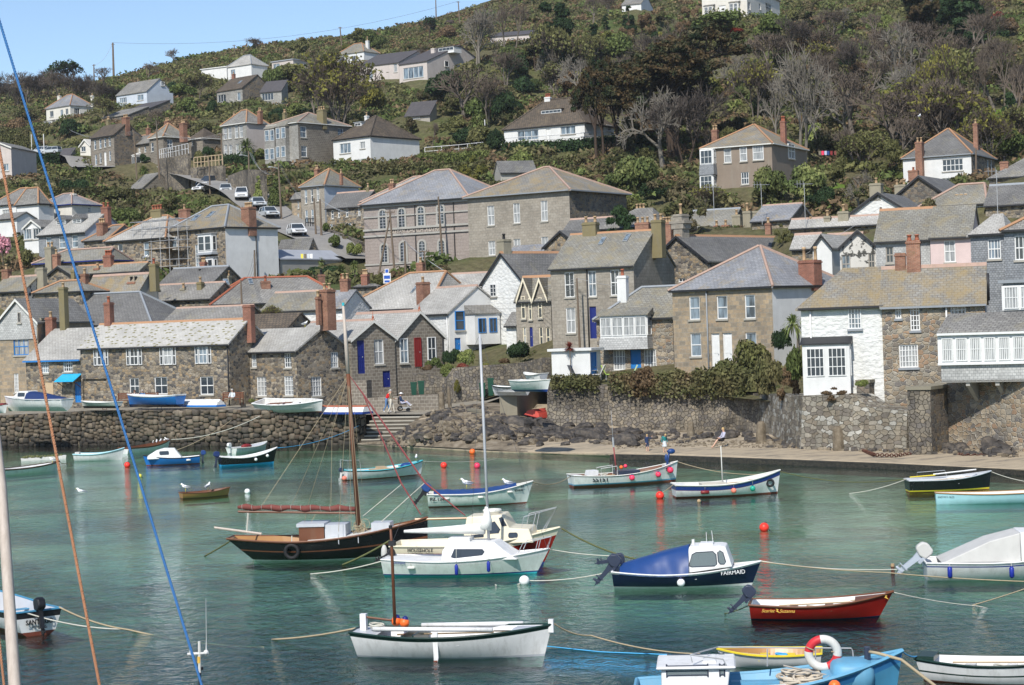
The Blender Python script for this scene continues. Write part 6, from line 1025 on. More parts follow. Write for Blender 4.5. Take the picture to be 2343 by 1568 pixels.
hedge(22,[(810,128),(1100,118),(1400,108),(1700,100),(1850,92)],62,1.6,'leaf_hedge','long clipped hedge directly above the chapel roof');hedge(21,[(1290,1295),(1560,1290),(1830,1270)],80,1.6,'leaf_lime','bright green clipped hedge below the white handrail');hedge(31,[(-30,1190),(330,1180),(560,1160),(830,1140)],60,1.5,'leaf_dark','dark hedge along the white bungalow terrace');hedge(31,[(60,1330),(330,1310),(620,1270)],50,1.8,'leaf_hedge','lower hedge between bungalow garden and schoolhouse')
hedge(11,[(0,1180),(130,1190),(260,1195)],170,2.5,'leaf_hedge','tall shaggy hedge bank behind the flagpoles');hedge(11,[(258,1300),(360,1300),(468,1290)],85,1.5,'leaf_dark','dark square hedge below the silver parked cars');hedge(11,[(410,1560),(600,1560),(830,1560),(1050,1570)],80,1.6,'leaf_hedge','brownish hedge above the cream house with blue eaves');hedge(11,[(1742,1300),(1850,1290),(1985,1280)],72,1.5,'leaf_dark','dark hedge in front of the stone-fronted house');hedge(41,[(940,1050),(1080,1040),(1230,1020)],80,2,'leaf_dark','dark hedge left of the bright lawn');hedge(11,[(0,1080),(200,1060),(400,1040)],50,2,'leaf_hedge','field hedge beneath the cream hillside house')
hedge(33,[(345,650,134.6),(720,650,134)],62,1.8,'leaf_hedge','shaggy hedge along the wall top below the outhouse',dens=150,sz=.15);hedge(33,[(800,655,133.6),(1150,675,133),(1500,690,131.9)],85,1.8,'leaf_ivy','long mixed ivy hedge along the wall top below the doors',dens=150,sz=.15);hedge(33,[(1500,690,131.9),(1800,690,129.8),(1975,700,127)],150,2.4,'leaf_hedge','high shaggy hedge before the square granite house',dens=130,sz=.16)
mats=['leaf_olive','leaf_green','leaf_dark','leaf_brown','leaf_scrub','leaf_lime','leaf_brown','leaf_scrub','leaf_olive','leaf_rust','leaf_yellow']
cnt=0;tries=0
while cnt<225 and tries<6000:
 tries+=1;px=rnd.uniform(-10,2352);py=rnd.uniform(20,560);skyl=np.interp(px,[0,250,400,560,850,1050,1200],[215,205,165,135,90,40,0])
 if py<skyl+8:continue
 if rnd.random()>(1.0 if py<420 else .35):continue
 if not hit(px,py):continue
 w_=rnd.uniform(34,92)*(.7+py/900);h_=w_*rnd.uniform(.5,.95);kd=rnd.choice([0,1,2,3,4,5,8,9,8,9]);m_=rnd.choice(mats)
 if px<600 and py<240 and rnd.random()<.5:m_='leaf_scrub'
 if px>1500 and rnd.random()<.45:m_=rnd.choice(['leaf_scrub','leaf_brown','leaf_rust','leaf_olive']);kd=rnd.choice([8,9,8,9,4])
 o=shrub(px,py,w_,h_,kd,m_)
 if o:cnt+=1
for l,os_ in LABS.items():pass
cnt=0
while cnt<80:
 px=rnd.uniform(1400,2340)if rnd.random()<.75 else rnd.uniform(700,1400);py=rnd.uniform(60,400)if px>1400 else rnd.uniform(60,330);p=hit(px,py)
 if p is None or py<np.interp(px,[700,850,1050,1200],[180,160,110,60])or infoot(p,2)or blocked(px,py,60,90,(p-CAM).dot(fw)):continue
 h_=rnd.uniform(70,150)*(.6+py/500);ky=rnd.choice(['bare0','bare1','bare2','bare3','dark0','bud1','bud0','grey1']);o=tree(px,py,py-h_,h_*rnd.uniform(.8,1.3),ky,'x');cnt+=1
 auto_label(px,py,'tall' if h_>90 else 'low',{'b':'brown-twigged','d':'dark-twigged','g':'grey-twigged'}[ky[0]]if 'bud' not in ky else 'budding','tree','tree',o)
for l,os_ in LABS.items():
 if len(os_)>1:
  os_.sort(key=lambda o:o.location.y);os_[0]['label']=l.replace(l.split()[0],'nearest '+l.split()[0],1);os_[-1]['label']=l.replace(l.split()[0],'farthest '+l.split()[0],1)
def scrub_patch(n=15000,y0=195,y1=610,s0=.8,s1=2.3,nm='scrub',lb='low brambles, gorse and grass covering the hillside between the bushes',dmin=190):
 X=nr.uniform(-150,150,n*3);Y=nr.uniform(y0,y1,n*3);k_=abs(X)<Y*.285+6;X=X[k_][:n];Y=Y[k_][:n];Zz=zt(X,Y);C_=[];
 ok=np.ones(len(X),bool)if y0>150 else(Y>np.interp(X,BD[:,0],BD[:,1])+.8)&(X>-11)
 for h in FOOT:
  if h.d<dmin:continue
  I=h.I;lx=I[0][0]*X+I[0][1]*Y+I[0][3];ly=I[1][0]*X+I[1][1]*Y+I[1][3];ok&=~((lx>-1.8)&(lx<h.W+1.8)&(ly>-2.2)&(ly<h.w+1.5))
 for p in road_pts:ok&=np.hypot(X-p.x,Y-p.y)>4.6
 for o_ in[bpy.data.objects['lawn'],bpy.data.objects['lawn.001'],bpy.data.objects['road.001']]:
  vs=np.array([tuple(v.co)for v in o_.data.vertices])[::3]
  for v in vs:ok&=np.hypot(X-v[0],Y-v[1])>2.6
 X,Y,Zz=X[ok],Y[ok],Zz[ok];m=72;N_=len(X);s=nr.uniform(s0,s1,N_)
 cx=np.repeat(X,m);cy=np.repeat(Y,m);cz=np.repeat(Zz,m);ss=np.repeat(s,m);d=nr.normal(size=(N_*m,3));d/=np.linalg.norm(d,axis=1)[:,None];d[:,2]=abs(d[:,2])
 P_=np.stack([cx,cy,cz],1)+d*(ss*nr.uniform(.5,1,N_*m))[:,None]*np.array([1.25,1.25,.62]);V,Fc=quads(P_,d,ss*.19,1.8)
 mi=np.repeat(nr.randint(0,5,N_),m);tag(npmesh(nm,V,Fc,['leaf_scrub','leaf_olive','leaf_brown','leaf_green','leaf_hedge'],mi=mi),lb,'scrub',kind='stuff')
scrub_patch();scrub_patch(1100,515,605,1.6,3.4,'skyline_scrub','rough gorse and thorn fringe along the crest of the hill',190);scrub_patch(3500,108,196,.18,.42,'garden_cover','low grass and weeds growing in the gardens between the harbour houses',0)
class Boat:
 def __init__(s,label,name,sp,bp,B,fs,fm,fb,rows,L=None,tr=.75,rake=.3,srk=.05,dr=.28,inner='hull_white',floor=None,deck=None,fore=0,aft=0,rail='wood_brown',railr=.03,cat='boat',group=None,full=2.2,thw=(.3,.55),bowp=.8,plank=0,z0=0.0,world=None,flip=False,fdm=None,mx=.45):
  a,b_=(onz(*sp,z0),onz(*bp,z0))if world is None else world
  L=L or(b_-a).length;u=(b_-a).normalized();s.L,s.B,s.fs,s.fm,s.fb,s.tr,s.rake,s.srk,s.dr,s.full,s.bowp,s.mx=L,B,fs,fm,fb,tr,rake,srk,dr,full,bowp,mx
  s.root=thing(name,label,cat,a,math.atan2(u.y,u.x),group);s.sg=-1 if u.x>0 else 1;s.u=u
  NT_=26;h=MB();ts=[i/NT_ for i in range(NT_+1)];ts=[1-(1-t)**1.25 for t in ts];nrw=len(rows)+1;mats=[]
  def zrow(r,t):
   sh=s.sheer(t);k_,v=r
   return{'a':v,'t':sh+v,'f':sh*v}[k_]
  G=[]
  for t in ts:
   zs=[-dr]+[max(min(zrow(r[0],t),s.sheer(t)),-dr+.02*(i+1))for i,r in enumerate(rows)]
   if plank:pass
   for i in range(1,len(zs)):zs[i]=max(zs[i],zs[i-1]+.001)
   G.append([(s.X(t,z),s.Y(t,z),z)for z in zs])
  for r in rows:
   if r[1]not in mats:mats.append(r[1])
  for sd in(1,-1):
   o=len(h.v);h.v+=[(x,y*sd,z)for g in G for x,y,z in g]
   for i in range(len(G)-1):
    for j in range(nrw-1):h.f.append((o+i*nrw+j,o+(i+1)*nrw+j,o+(i+1)*nrw+j+1,o+i*nrw+j+1));h.m.append(mats.index(rows[j][1]))
  g=G[0]
  for j in range(nrw-1):h.quad((g[j][0],-g[j][1],g[j][2]),(g[j][0],g[j][1],g[j][2]),(g[j+1][0],g[j+1][1],g[j+1][2]),(g[j+1][0],-g[j+1][1],g[j+1][2]),mats.index(rows[j][1]))
  if fore and inner is None:pass
  s.hull=h.build('hull',mats,s.root,False);me=s.hull.data;me.polygons.foreach_set('use_smooth',[i<2*NT_*(nrw-1)for i in range(len(me.polygons))])
  if inner:
   m=MB();zf=lambda t:min(.02+.0,s.sheer(t)-.15);rng=[t for t in ts];th=.045;q=[]
   for t in rng:
    z1=s.sheer(t)-.005;y1=max(s.Y(t,z1)-th,.004);z2=max(-.02,z1-.5 if z1>.6 else z1*.15);y2=max(min(s.Y(t,z2)-th*.6,y1),.003);q.append((min(s.X(t,z1),L-.03),y1,z1,y2,z2,min(s.X(t,z2),L-.05)))
   for sd in(1,-1):
    for i in range(len(q)-1):a_,c_=q[i],q[i+1];m.quad((a_[0],a_[1]*sd,a_[2]),(c_[0],c_[1]*sd,c_[2]),(c_[5],c_[3]*sd,c_[4]),(a_[5],a_[3]*sd,a_[4]))
   for i in range(len(q)-1):a_,c_=q[i],q[i+1];m.quad((a_[5],-a_[3],a_[4]),(a_[5],a_[3],a_[4]),(c_[5],c_[3],c_[4]),(c_[5],-c_[3],c_[4]),1)
   a_=q[0];m.quad((a_[0]+.04,-a_[1],a_[2]),(a_[0]+.04,a_[1],a_[2]),(a_[5]+.04,a_[3],a_[4]),(a_[5]+.04,-a_[3],a_[4]))
   m.build('interior',[inner,floor or inner],s.root,recalc=False)
   for t in thw:
    z=s.sheer(t)*.68;y=s.Y(t,z)-.03;m=MB();m.box(s.X(t,z)-.11,-y,z-.03,s.X(t,z)+.11,y,z);m.build('thwart',rail if rail!='green_dark' else inner,s.root)
  if deck or fore or aft:
   m=MB();rg=[t for t in ts if deck or(fore and t>=1-fore)or(aft and t<=aft)]
   segs=[(ts[i],ts[i+1])for i in range(NT_)if deck or(fore and ts[i]>=1-fore-.01)or(aft and ts[i+1]<=aft+.01)]
   for t,t2 in segs:
    P_=[(s.X(t_,s.sheer(t_)-.02),s.Y(t_,s.sheer(t_)-.02),s.sheer(t_)-.02)for t_ in(t,t2)];c1,c2=P_[0][2]+.04*P_[0][1],P_[1][2]+.04*P_[1][1]
    for sd in(1,-1):m.quad((P_[0][0],0,c1),(P_[1][0],0,c2),(P_[1][0],P_[1][1]*sd,P_[1][2]),(P_[0][0],P_[0][1]*sd,P_[0][2]))
   if fore and not deck:t_=min(t for t in[q_[0]for q_ in segs if q_[0]>=1-fore-.01]);x=s.X(t_,s.sheer(t_)-.02);y=s.Y(t_,s.sheer(t_)-.02);m.quad((x,-y,s.sheer(t_)-.02),(x,y,s.sheer(t_)-.02),(x,max(s.Y(t_,s.sheer(t_)*.35)-.05,.01),s.sheer(t_)*.35),(x,-max(s.Y(t_,s.sheer(t_)*.35)-.05,.01),s.sheer(t_)*.35))
   m.build('deck',deck or fdm or 'hull_white',s.root)
  if rail:
   m=MB();
   for sd in(1,-1):m.tube([(s.X(t,s.sheer(t)),(s.Y(t,s.sheer(t))+.005)*sd,s.sheer(t))for t in ts],railr,5)
   y0=s.Y(0,s.sheer(0));m.tube([(s.X(0,fs),-y0,fs),(s.X(0,fs),y0,fs)],railr,5);m.build('gunwale',rail,s.root)
 def sheer(s,t):return s.fm+(s.fb-s.fm)*max(0,(t-.35)/.65)**1.9+(s.fs-s.fm)*max(0,(.35-t)/.35)**1.6
 def X(s,t,z):sh=s.sheer(t);f=1-(z+s.dr)/(sh+s.dr);return t*s.L-s.rake*f*t**5+s.srk*f*(1-t)**5
 def Y(s,t,z):
  hb=s.tr+(1-s.tr)*math.sin(min(t/s.mx,1)*math.pi/2)if t<s.mx else max(0,1-((t-s.mx)/(1-s.mx))**s.full);fr=max(0,min(1,(z+s.dr)/(s.sheer(t)+s.dr)));p=.33+(s.bowp-.33)*max(0,(t-.45)/.55)**1.5;return s.B/2*hb*fr**p+.002
 def text(s,txt,t,z,size,mat,name='lettering',shear=0,sx=1,side=None,parent=None,bold=0):
  sd=side or s.sg;y=s.Y(t,z)+.03;dy=(s.Y(t+.03,z)-s.Y(t-.03,z))/(.06*s.L);M_=Matrix.Translation((s.X(t,z),sd*y,z))@Matrix.Rotation((math.pi if sd>0 else 0)+math.atan(dy)*sd,4,'Z')@Matrix.Rotation(-.12 if sd<0 else-.12,4,'X')@GR
  return text_mesh(name,txt,size,mat,parent or s.hull,M_,.004,shear,bold,sx)
 def fender(s,t,mat,kind='ball',r=.14,z=None,drop=.12,name='fender'):
  z_=s.sheer(t)-drop-r if z is None else z;y=s.sg*(s.Y(t,max(z_,.02))+r*.8);x=s.X(t,max(z_,0));m=MB()
  if kind=='ball':m.ball((x,y,z_),r,14);m.tube([(x,y,z_+r*.9),(x,y,z_+r*1.25)],r*.3,6,1)
  elif kind=='long':m.tube([(x,y,z_-r*2.6),(x,y,z_-r*2.2),(x,y,z_+r*2.2),(x,y,z_+r*2.6)],[r*.3,r,r,r*.3],10)
  else:m.tube([(x-r*2.4,y,z_),(x-r*2,y,z_),(x+r*2,y,z_),(x+r*2.4,y,z_)],[r*.35,r,r,r*.35],10)
  m.tube([(x,y,z_+r),(x,s.sg*s.Y(t,s.sheer(t)),s.sheer(t)+.02)],.008,4,2);m.build(name,[mat,'navy_paint','rope_white'],s.root,True)
def plate_cabin(bt,prof,wb,wt,mat,wins=(),name='cabin',pane='glass',x0=None,roof=None,both=True,fpanes=()):
 zs=[p[1]for p in prof];z0,z1=min(zs),max(zs);n=len(prof);W_=lambda z:wb+(wt-wb)*(z-z0)/(z1-z0);m=MB()
 V=[(x,W_(z),z)for x,z in prof]+[(x,-W_(z),z)for x,z in prof];m.add(V,[tuple(range(n)),tuple(range(2*n-1,n-1,-1))]+[(i,(i+1)%n,n+(i+1)%n,n+i)for i in range(n)]);o=m.build(name,mat,bt.root)
 md=o.modifiers.new('b','BEVEL');md.width=.035;md.segments=2;md.limit_method='ANGLE'
 for w_ in wins:
  for sd in(1,-1):
   m=MB();k_=len(w_);m.add([(x,sd*(W_(z)+.012),z)for x,z in w_]+[(x,sd*(W_(z)-.01),z)for x,z in w_],[tuple(range(k_)),tuple(range(2*k_-1,k_-1,-1))]+[(i,(i+1)%k_,k_+(i+1)%k_,k_+i)for i in range(k_)])
   f=MB();loop=[(x,sd*(W_(z)+.012),z)for x,z in w_];f.tube(loop+[loop[0]],.014,4,cap=False);q=m.build('window',pane,o);f.build('frame','motor_dark',q)
 return o
def rr(x0,z0,x1,z1,r=.06,sl=0.0):
 P_=[]
 for cx,cz,a0 in((x1-r,z1-r,0),(x0+r,z1-r,90),(x0+r,z0+r,180),(x1-r,z0+r,270)):
  for a in(0,45,90):q=R(a0+a);X_=cx+r*math.cos(q);Z_=cz+r*math.sin(q);P_.append((X_+sl*(Z_-z0),Z_))
 return P_
def outboard(bt,x,y,z,tilt,mat='motor_dark',s=1.0,cover=None,prop=True):
 M=Matrix.Translation((x,y,z))@Matrix.Rotation(R(tilt),4,'Y')@Matrix.Scale(s*.8,4);m=MB();hd=MB()
 hd.prism([(-.34,.12),(-.40,.22),(-.36,.44),(-.20,.54),(.08,.50),(.14,.38),(.12,.12),(-.1,.05)],'y',-.15,.15);hd.xf(M)
 m.prism([(-.24,.14),(.02,.14),(-.02,-.15),(-.07,-.55),(-.22,-.55),(-.20,-.15)],'y',-.07,.07);m.box(-.34,-.11,-.57,-.03,.11,-.54);m.prism([(-.24,-.55),(-.07,-.55),(-.09,-.80),(-.2,-.80)],'y',-.035,.035);m.tube([(-.05,0,-.72),(-.12,0,-.72),(-.3,0,-.72),(-.36,0,-.72)],[.01,.055,.05,.02],8)
 m.prism([(-.2,-.76),(-.1,-.76),(-.16,-.94)],'y',-.012,.012);m.box(.0,-.13,-.12,.1,.13,.16)
 if prop:
  for i in range(3):a=2.1*i;m.box(-.335,.01*0-.02,-.72,-.325,.02,-.60)if i==0 else m.quad((-.33,0,-.72),(-.34,.12*math.sin(a)-.03,-.72+.12*math.cos(a)),(-.33,.12*math.sin(a),-.72+.13*math.cos(a)),(-.32,.12*math.sin(a)+.03,-.72+.1*math.cos(a)))
 m.xf(M);o=thing('outboard_motor',None,None);o.parent=bt.root;c=hd.build('cowl',cover or mat,o,False);md=c.modifiers.new('b','BEVEL');md.width=.05*s;md.segments=3;m.build('leg',mat,o);return o
def mastm(bt,pts,rs,mat,name='mast'):m=MB();m.tube(pts,rs,8);return m.build(name,mat,bt.root,True)
def loc(bt,px,py,side=0.0):
 M=Matrix.Translation(bt.root.location)@Matrix.Rotation(bt.root.rotation_euler.z,4,'Z');I=M.inverted();o=I@CAM;r=I.to_3x3()@ray(px,py);return o+r*((side-o.y)/r.y)
def tloc(bt,t,u,v,side=0.0):return loc(bt,*tt(t,u,v),side)
def Bt(label,name,t,sx,sy,bx,by,B,*a,**k):return Boat(label,name,tt(t,sx,sy),tt(t,bx,by),B,*a,**k)
AF=('a',.0);MOOR='boats moored afloat in the harbour'
def std(hull,boot=None,af='antifoul',band=None,bz=-.12,wl=.04):
 r=[(('a',wl),af)]
 if boot:r.append((('a',wl+.06),boot))
 if band:r+=[(('t',bz),hull),(('t',0.0),band)]
 else:r+=[(('f',.55),hull),(('t',0),hull)]
 return r
b1=Bt('pale green-white dinghy with dark brown rail, partly behind the leaning mast','rowing_boat',13,-115,1350,468,1298,1.5,.42,.36,.58,std('hull_mint',af='hull_mint'),group=MOOR,rake=.35,inner='hull_white',rail='bark_dark',railr=.05)
b3=Bt('white clinker boat with light blue rail, second from left','rowing_boat',13,592,1227,973,1216,1.5,.5,.46,.82,std('hull_white',af='hull_white'),group=MOOR,rake=.28,inner='dull_white',rail='hull_paleblue',railr=.045,tr=.8)
b4=Bt('white dinghy with varnished brown gunwale crowded with gulls','rowing_boat',13,962,1172,1330,1132,1.4,.45,.42,.75,std('hull_white',af='hull_white',band='wood_brown',bz=-.10),group=MOOR,rake=.4,inner='wood_brown',rail='wood_brown')
for b_ in(b3,):
 bx_=MB();bx_.box(.0,-.16,.36,.3,.16,.62);bx_.build('motor_well','dull_white',b_.root)
b5=Bt('blue cabin boat with white cuddy and blue-covered outboard','cabin_boat',13,1562,1242,1118,1262,1.5,.50,.44,.66,std('hull_blue',band='black_paint',bz=-.04),group=MOOR,rake=.28,fore=.62,inner='hull_white',rail='gutter_black',railr=.022)
L_=b5.L;plate_cabin(b5,[(L_*.92,.60),(L_*.76,.95),(L_*.62,1.08),(L_*.44,1.05),(L_*.32,.48),(L_*.32,.42),(L_*.92,.42)],.58,.45,'hull_white',[rr(L_*.54,.68,L_*.70,.90,.05,.12)],pane='glass');outboard(b5,-.12,0,.5,-8,'motor_dark',.8,'tarp_blue',False);b5.fender(.2,'hull_white','bar',.06)
b6=Bt('dark navy open boat with light blue waterline and dark outboard at its left end','open_boat',13,1714,1267,2166,1240,1.6,.62,.50,1.0,std('hull_black',boot='hull_cyan',af='hull_cyan'),group=MOOR,rake=.35,rail='hull_white',railr=.035);outboard(b6,-.1,0,.55,4,'motor_dark',.95,'tarp_navy');b6.fender(.58,'gull_white','ball',.10);b6.fender(.8,'gull_white','ball',.10);b6.text('WILLOWBANK',.33,.40,.11,'letter_white',sx=.8)if False else None
b7=Bt('grey-white dinghy with red cover and white outboard behind the navy boat','rowing_boat',13,1806,1170,2085,1140,1.4,.40,.38,.62,std('hull_mint',af='hull_mint'),group=MOOR,rake=.3,rail='dull_white',inner='hull_grey');outboard(b7,-.1,0,.45,-6,'hull_white',.8);m=MB();m.ball((b7.L*.42,0,.42),.5,10,0,(1,.5,.36));m.build('cover','red_paint',b7.root,True)
fl=MB();p_=onz(*tt(13,340,1214));root=thing('mooring_raft','small weed-covered raft beyond the leftmost dinghy','raft',p_,.25);fl.prism([(-1.5,-.1),(1.5,-.1),(1.55,.22),(-1.55,.14)],'y',-.45,.45);fl.build('deck','dull_white',root);fl=MB();[fl.ball((rnd.uniform(-1.5,1.3),rnd.uniform(-.45,.45),.22),rnd.uniform(.05,.12),6)for _ in range(50)];fl.build('weed','rope_weed',root)
b8=Bt('small varnished brown rowing boat carrying two gulls','rowing_boat',13,1410,1520,1797,1492,1.05,.31,.27,.42,std('wood_varnish',af='wood_brown',band='wood_varnish',bz=-.05),group=MOOR,rake=.15,inner='wood_brown',rail='wood_brown',railr=.022,dr=.14)
b9=Bt('white open boat with turquoise foredeck and rail frame at its stern','open_boat',23,702,1374,1320,1330,1.7,.55,.47,.80,std('hull_white',band='wood_brown',bz=-.07),group=MOOR,rake=.18,rail='turquoise',railr=.03,fore=.27,fdm='turquoise',inner='dull_white')
m=MB();H9=.55;m.tube([(.05,-.6,H9),(.05,-.6,H9+.55),(.75,-.6,H9+.55),(.8,-.6,H9)],.016,5);m.tube([(.05,.6,H9),(.05,.6,H9+.55),(.05,-.6,H9+.55)],.016,5);m.build('rail_frame','metal_grey',b9.root);outboard(b9,-.08,0,.4,5,'hull_white',.7,'motor_dark');m=MB();m.box(b9.L*.35,-.45,.42,b9.L*.58,.45,.5);m.box(b9.L*.42,-.25,.5,b9.L*.52,.25,.62);m.build('gear','wood_pale',b9.root);m=MB();m.ball((-.1,-.35,.12),.14,12);m.build('fender','buoy_faded',b9.root,True)
m=MB();m.ball((b9.L*.80,0,.55),.42,12,0,(1,.8,.45));m.build('cover','tarp_blue',b9.root,True)
b10=Bt('white clinker fishing boat under a wrinkled blue cover, registration PZ.126','fishing_boat',23,1358,1579,2183,1548,1.9,.60,.56,1.0,std('hull_mint'),group=MOOR,rake=.42,rail='dull_white',railr=.035,inner='dull_white',bowp=.7)
def cover(bt,t0,t1,h0,h1,mat='tarp_blue',bulge=.0,name='cover',seed=1,n=26,peak=.0):
 m=MB();r=random.Random(seed);k=9;g=[]
 for i in range(n+1):
  t=t0+(t1-t0)*i/n;z0=bt.sheer(t);y0=bt.Y(t,z0)+.03;hh=h0+(h1-h0)*i/n;row=[]
  for j in range(k):q=j/(k-1)*2-1;row.append((bt.X(t,z0),y0*q,z0-.05*(abs(q)>.98)+hh*(1-abs(q)**1.6)+.025*math.sin(i*1.3+j*2.1)*(abs(q)<.95)+r.uniform(-.012,.012)+.01))
  g.append(row)
 for i in range(n):
  for j in range(k-1):m.quad(g[i][j],g[i+1][j],g[i+1][j+1],g[i][j+1])
 m.quad(*[g[0][j]for j in(0,3,5,8)]);return m.build(name,mat,bt.root,True)
cover(b10,.06,.84,.16,.12);outboard(b10,-.1,0,.62,35,'black_paint',1.1,'tarp_blue');b10.text('PZ.126',.09,.38,.22,'letter_black',sx=1.1,bold=.006);b10.fender(.18,'dull_white','bar',.055);b10.fender(.5,'dull_white','bar',.055);b10.fender(.78,'dull_white','bar',.055);b10.text('PZ',.9,.80,.16,'letter_black');b10.text('BONNIE',.87,.62,.14,'letter_black',sx=.9)
b11=Bt('white fishing boat SS151 hung with pink round fenders','fishing_boat',33,492,1430,1330,1383,1.9,.62,.53,1.03,[(('a',.10),'antifoul'),(('a',.17),'deck_blue'),(('t',-.05),'hull_white'),(('t',0),'wood_brown')],group=MOOR,rake=.18,rail='dull_white',railr=.03,inner='wood_brown',bowp=.62,fore=.12,aft=.1)
b11.text('SS151',.235,.36,.33,'letter_black',sx=1.05,bold=.008);b11.text('SS',.885,.66,.24,'letter_black',sx=.9,bold=.01);q=tloc(b11,33,848,1310);q2=tloc(b11,33,825,1110);q3=tloc(b11,33,806,830);mastm(b11,[q,q2],[.045,.035],'rope_maroon');mastm(b11,[q2,q3],[.012,.006],'metal_grey','antenna');m=MB();m.tube([q2+Vector((0,0,-.05)),q2+Vector((-.02,0,.45))],.05,8);m.build('radar_reflector','galv',b11.root)
for u_,v_,r_,mt in((970,1357,.145,'buoy_pink'),(1190,1335,.145,'buoy_pink'),(1296,1303,.165,'buoy_pink')):
 q=tloc(b11,33,u_,v_,-1.0);m=MB();t_=q.x/b11.L;y=-(b11.Y(min(t_,.97),max(q.z,.1))+r_*.9);m.ball((q.x,y,q.z),r_,16);m.tube([(q.x,y,q.z+r_*.85),(q.x,y,q.z+r_*1.3)],r_*.28,6,1);m.tube([(q.x,y,q.z+r_),(q.x,y+.12,b11.sheer(min(t_,1)))],.01,4,2);m.build('fender',[mt,'navy_paint','rope_white'],b11.root,True)
for u_,v_,r_,mt in((918,1266,.10,'buoy_pink'),(885,1275,.10,'buoy_orange')):q=tloc(b11,33,u_,v_);m=MB();m.ball(tuple(q),r_,12);m.build('float',mt,b11.root,True)
qa,qb_=tloc(b11,33,612,1325),tloc(b11,33,690,1290);m=MB();m.prism([(qa.x,.55),(qb_.x,.55),(qb_.x+.02,.80),(qa.x+.08,.80)],'y',-.35,.35);m.build('console','hull_white',b11.root);qa,qb_=tloc(b11,33,712,1320),tloc(b11,33,835,1262);m=MB();[m.tube([(qa.x,y,.5),(qa.x,y,qb_.z-.08),(qb_.x,y,qb_.z),(qb_.x,y,.5)],.018,5)for y in(-.4,.4)];m.build('hand_rail','hull_white',b11.root);m=MB();m.box(b11.L*.42,-.5,.5,b11.L*.62,.5,.72);m.build('box','motor_dark',b11.root)
q=tloc(b11,33,1275,1150);m=MB();m.ball((q.x,0,q.z),.22,10,0,(1,.7,.65));m.ball((q.x-.28,.0,q.z-.33),.13,8,0,(.7,.7,1.6));m.tube([(q.x-.28,0,b11.sheer(.88)-.1),(q.x-.1,0,q.z)],.05,6);m.build('covered_motor','tarp_blue',b11.root,True)
b12=Bt('white clinker boat with broad dark blue band, tyre and coloured fenders','fishing_boat',33,1295,1510,2132,1474,1.9,.62,.56,1.08,[(('a',.07),'antifoul'),(('t',-.25),'hull_white'),(('t',-.235),'red_paint'),(('t',-.05),'hull_stripe'),(('t',0),'dull_white')],group=MOOR,rake=.22,rail='dull_white',railr=.035,inner='dull_white',bowp=.62,aft=.12)
q0=tloc(b12,33,1675,1385);q1=tloc(b12,33,1662,1110);mastm(b12,[q0,q1],[.03,.02],'dull_white');b12.fender(.26,'red_paint','bar',.085,z=.26);b12.fender(.525,'buoy_faded','ball',.13,z=.28);b12.fender(.71,'buoy_green','ball',.13,z=.33);m=MB();m.tor((b12.L*.885,-(b12.Y(.885,.55)+.07),.52),.15,.055,(.28,1,0));m.build('tyre','rubber',b12.root,True);m=MB();m.box(b12.L*.25,-.4,.5,b12.L*.48,.4,.62);m.build('hatch','cloth_cream',b12.root)
b13=Bt('black open boat with yellow waterline and yellow gaff spar','open_boat',43,1150,1468,1812,1445,1.7,.56,.56,.84,[(('a',.03),'antifoul'),(('a',.10),'hull_yellow'),(('t',-.05),'hull_black'),(('t',0),'hull_black')],group=MOOR,rake=.16,rail='hull_grey',railr=.03,inner='hull_grey',bowp=.6);m=MB();L_=b13.L;m.tube([(L_*.05,.2,.66),(L_*.35,.2,.72)],.03,6);m.build('spar','hull_yellow',b13.root);m=MB();m.tube([(L_*.33,.25,.75),(L_*.83,.1,.92)],.035,6);m.build('spar','hull_white',b13.root);m=MB();[m.tube([(L_*.15,y,.55),(L_*.15,y,.85),(L_*.48,y,.9),(L_*.5,y,.6)],.014,5)for y in(.45,)];m.build('hand_rail','metal_grey',b13.root)
b14=Bt('long slim pale blue gig with varnished rail at the right edge','gig',43,1372,1562,2560,1535,1.4,.50,.42,.60,std('hull_paleblue',af='hull_paleblue'),group=MOOR,rake=.1,tr=.35,rail='wood_varnish',railr=.025,inner='dull_white',thw=(.15,.3,.45,.6));b14.text('CLASSY MAX II - ELIZA',.06,.32,.07,'letter_black',sx=.9)if False else b14.text('SANDY MAY II - SALCO',.065,.33,.075,'letter_black',sx=.9)
b15=Bt('pale grey cabin boat with grey canopy and tilted silver outboard','cabin_boat',44,1288,738,2700,708,2.0,.58,.56,.95,[(('a',.03),'hull_mint'),(('t',-.13),'hull_white'),(('t',-.09),'hull_stripe'),(('t',0),'hull_white')],group=MOOR,rake=.5,rail='hull_white',railr=.03,fore=.6,inner='hull_white')
L_=b15.L;q0=tloc(b15,44,2000,360);q1=tloc(b15,44,1395,585);plate_cabin(b15,[(q1.x,.58),(q0.x,.56),(q0.x+.02,q0.z),(q0.x-.9,q0.z*.72+.18)],.85,.7,'tarp_grey',name='canopy');plate_cabin(b15,[(q0.x+.02,.56),(q0.x+1.9,.75),(q0.x+1.3,q0.z),(q0.x+.02,q0.z+.02)],.82,.7,'hull_white',[rr(q0.x+.25,.95,q0.x+1.0,1.25,.08)]);outboard(b15,-.12,0,.62,48,'motor_silver',1.2,'tarp_grey')
for u_ in(1483,1965):q=tloc(b15,44,u_,685,-1);m=MB();m.tube([(q.x,-1.06,q.z-.18),(q.x,-1.06,q.z-.13),(q.x,-1.06,q.z+.13),(q.x,-1.06,q.z+.18)],[.02,.075,.075,.02],10);m.tube([(q.x,-1.06,q.z+.18),(q.x,-1.0,.58)],.01,4,1);m.build('fender',['fender_blue','rope_white'],b15.root,True)
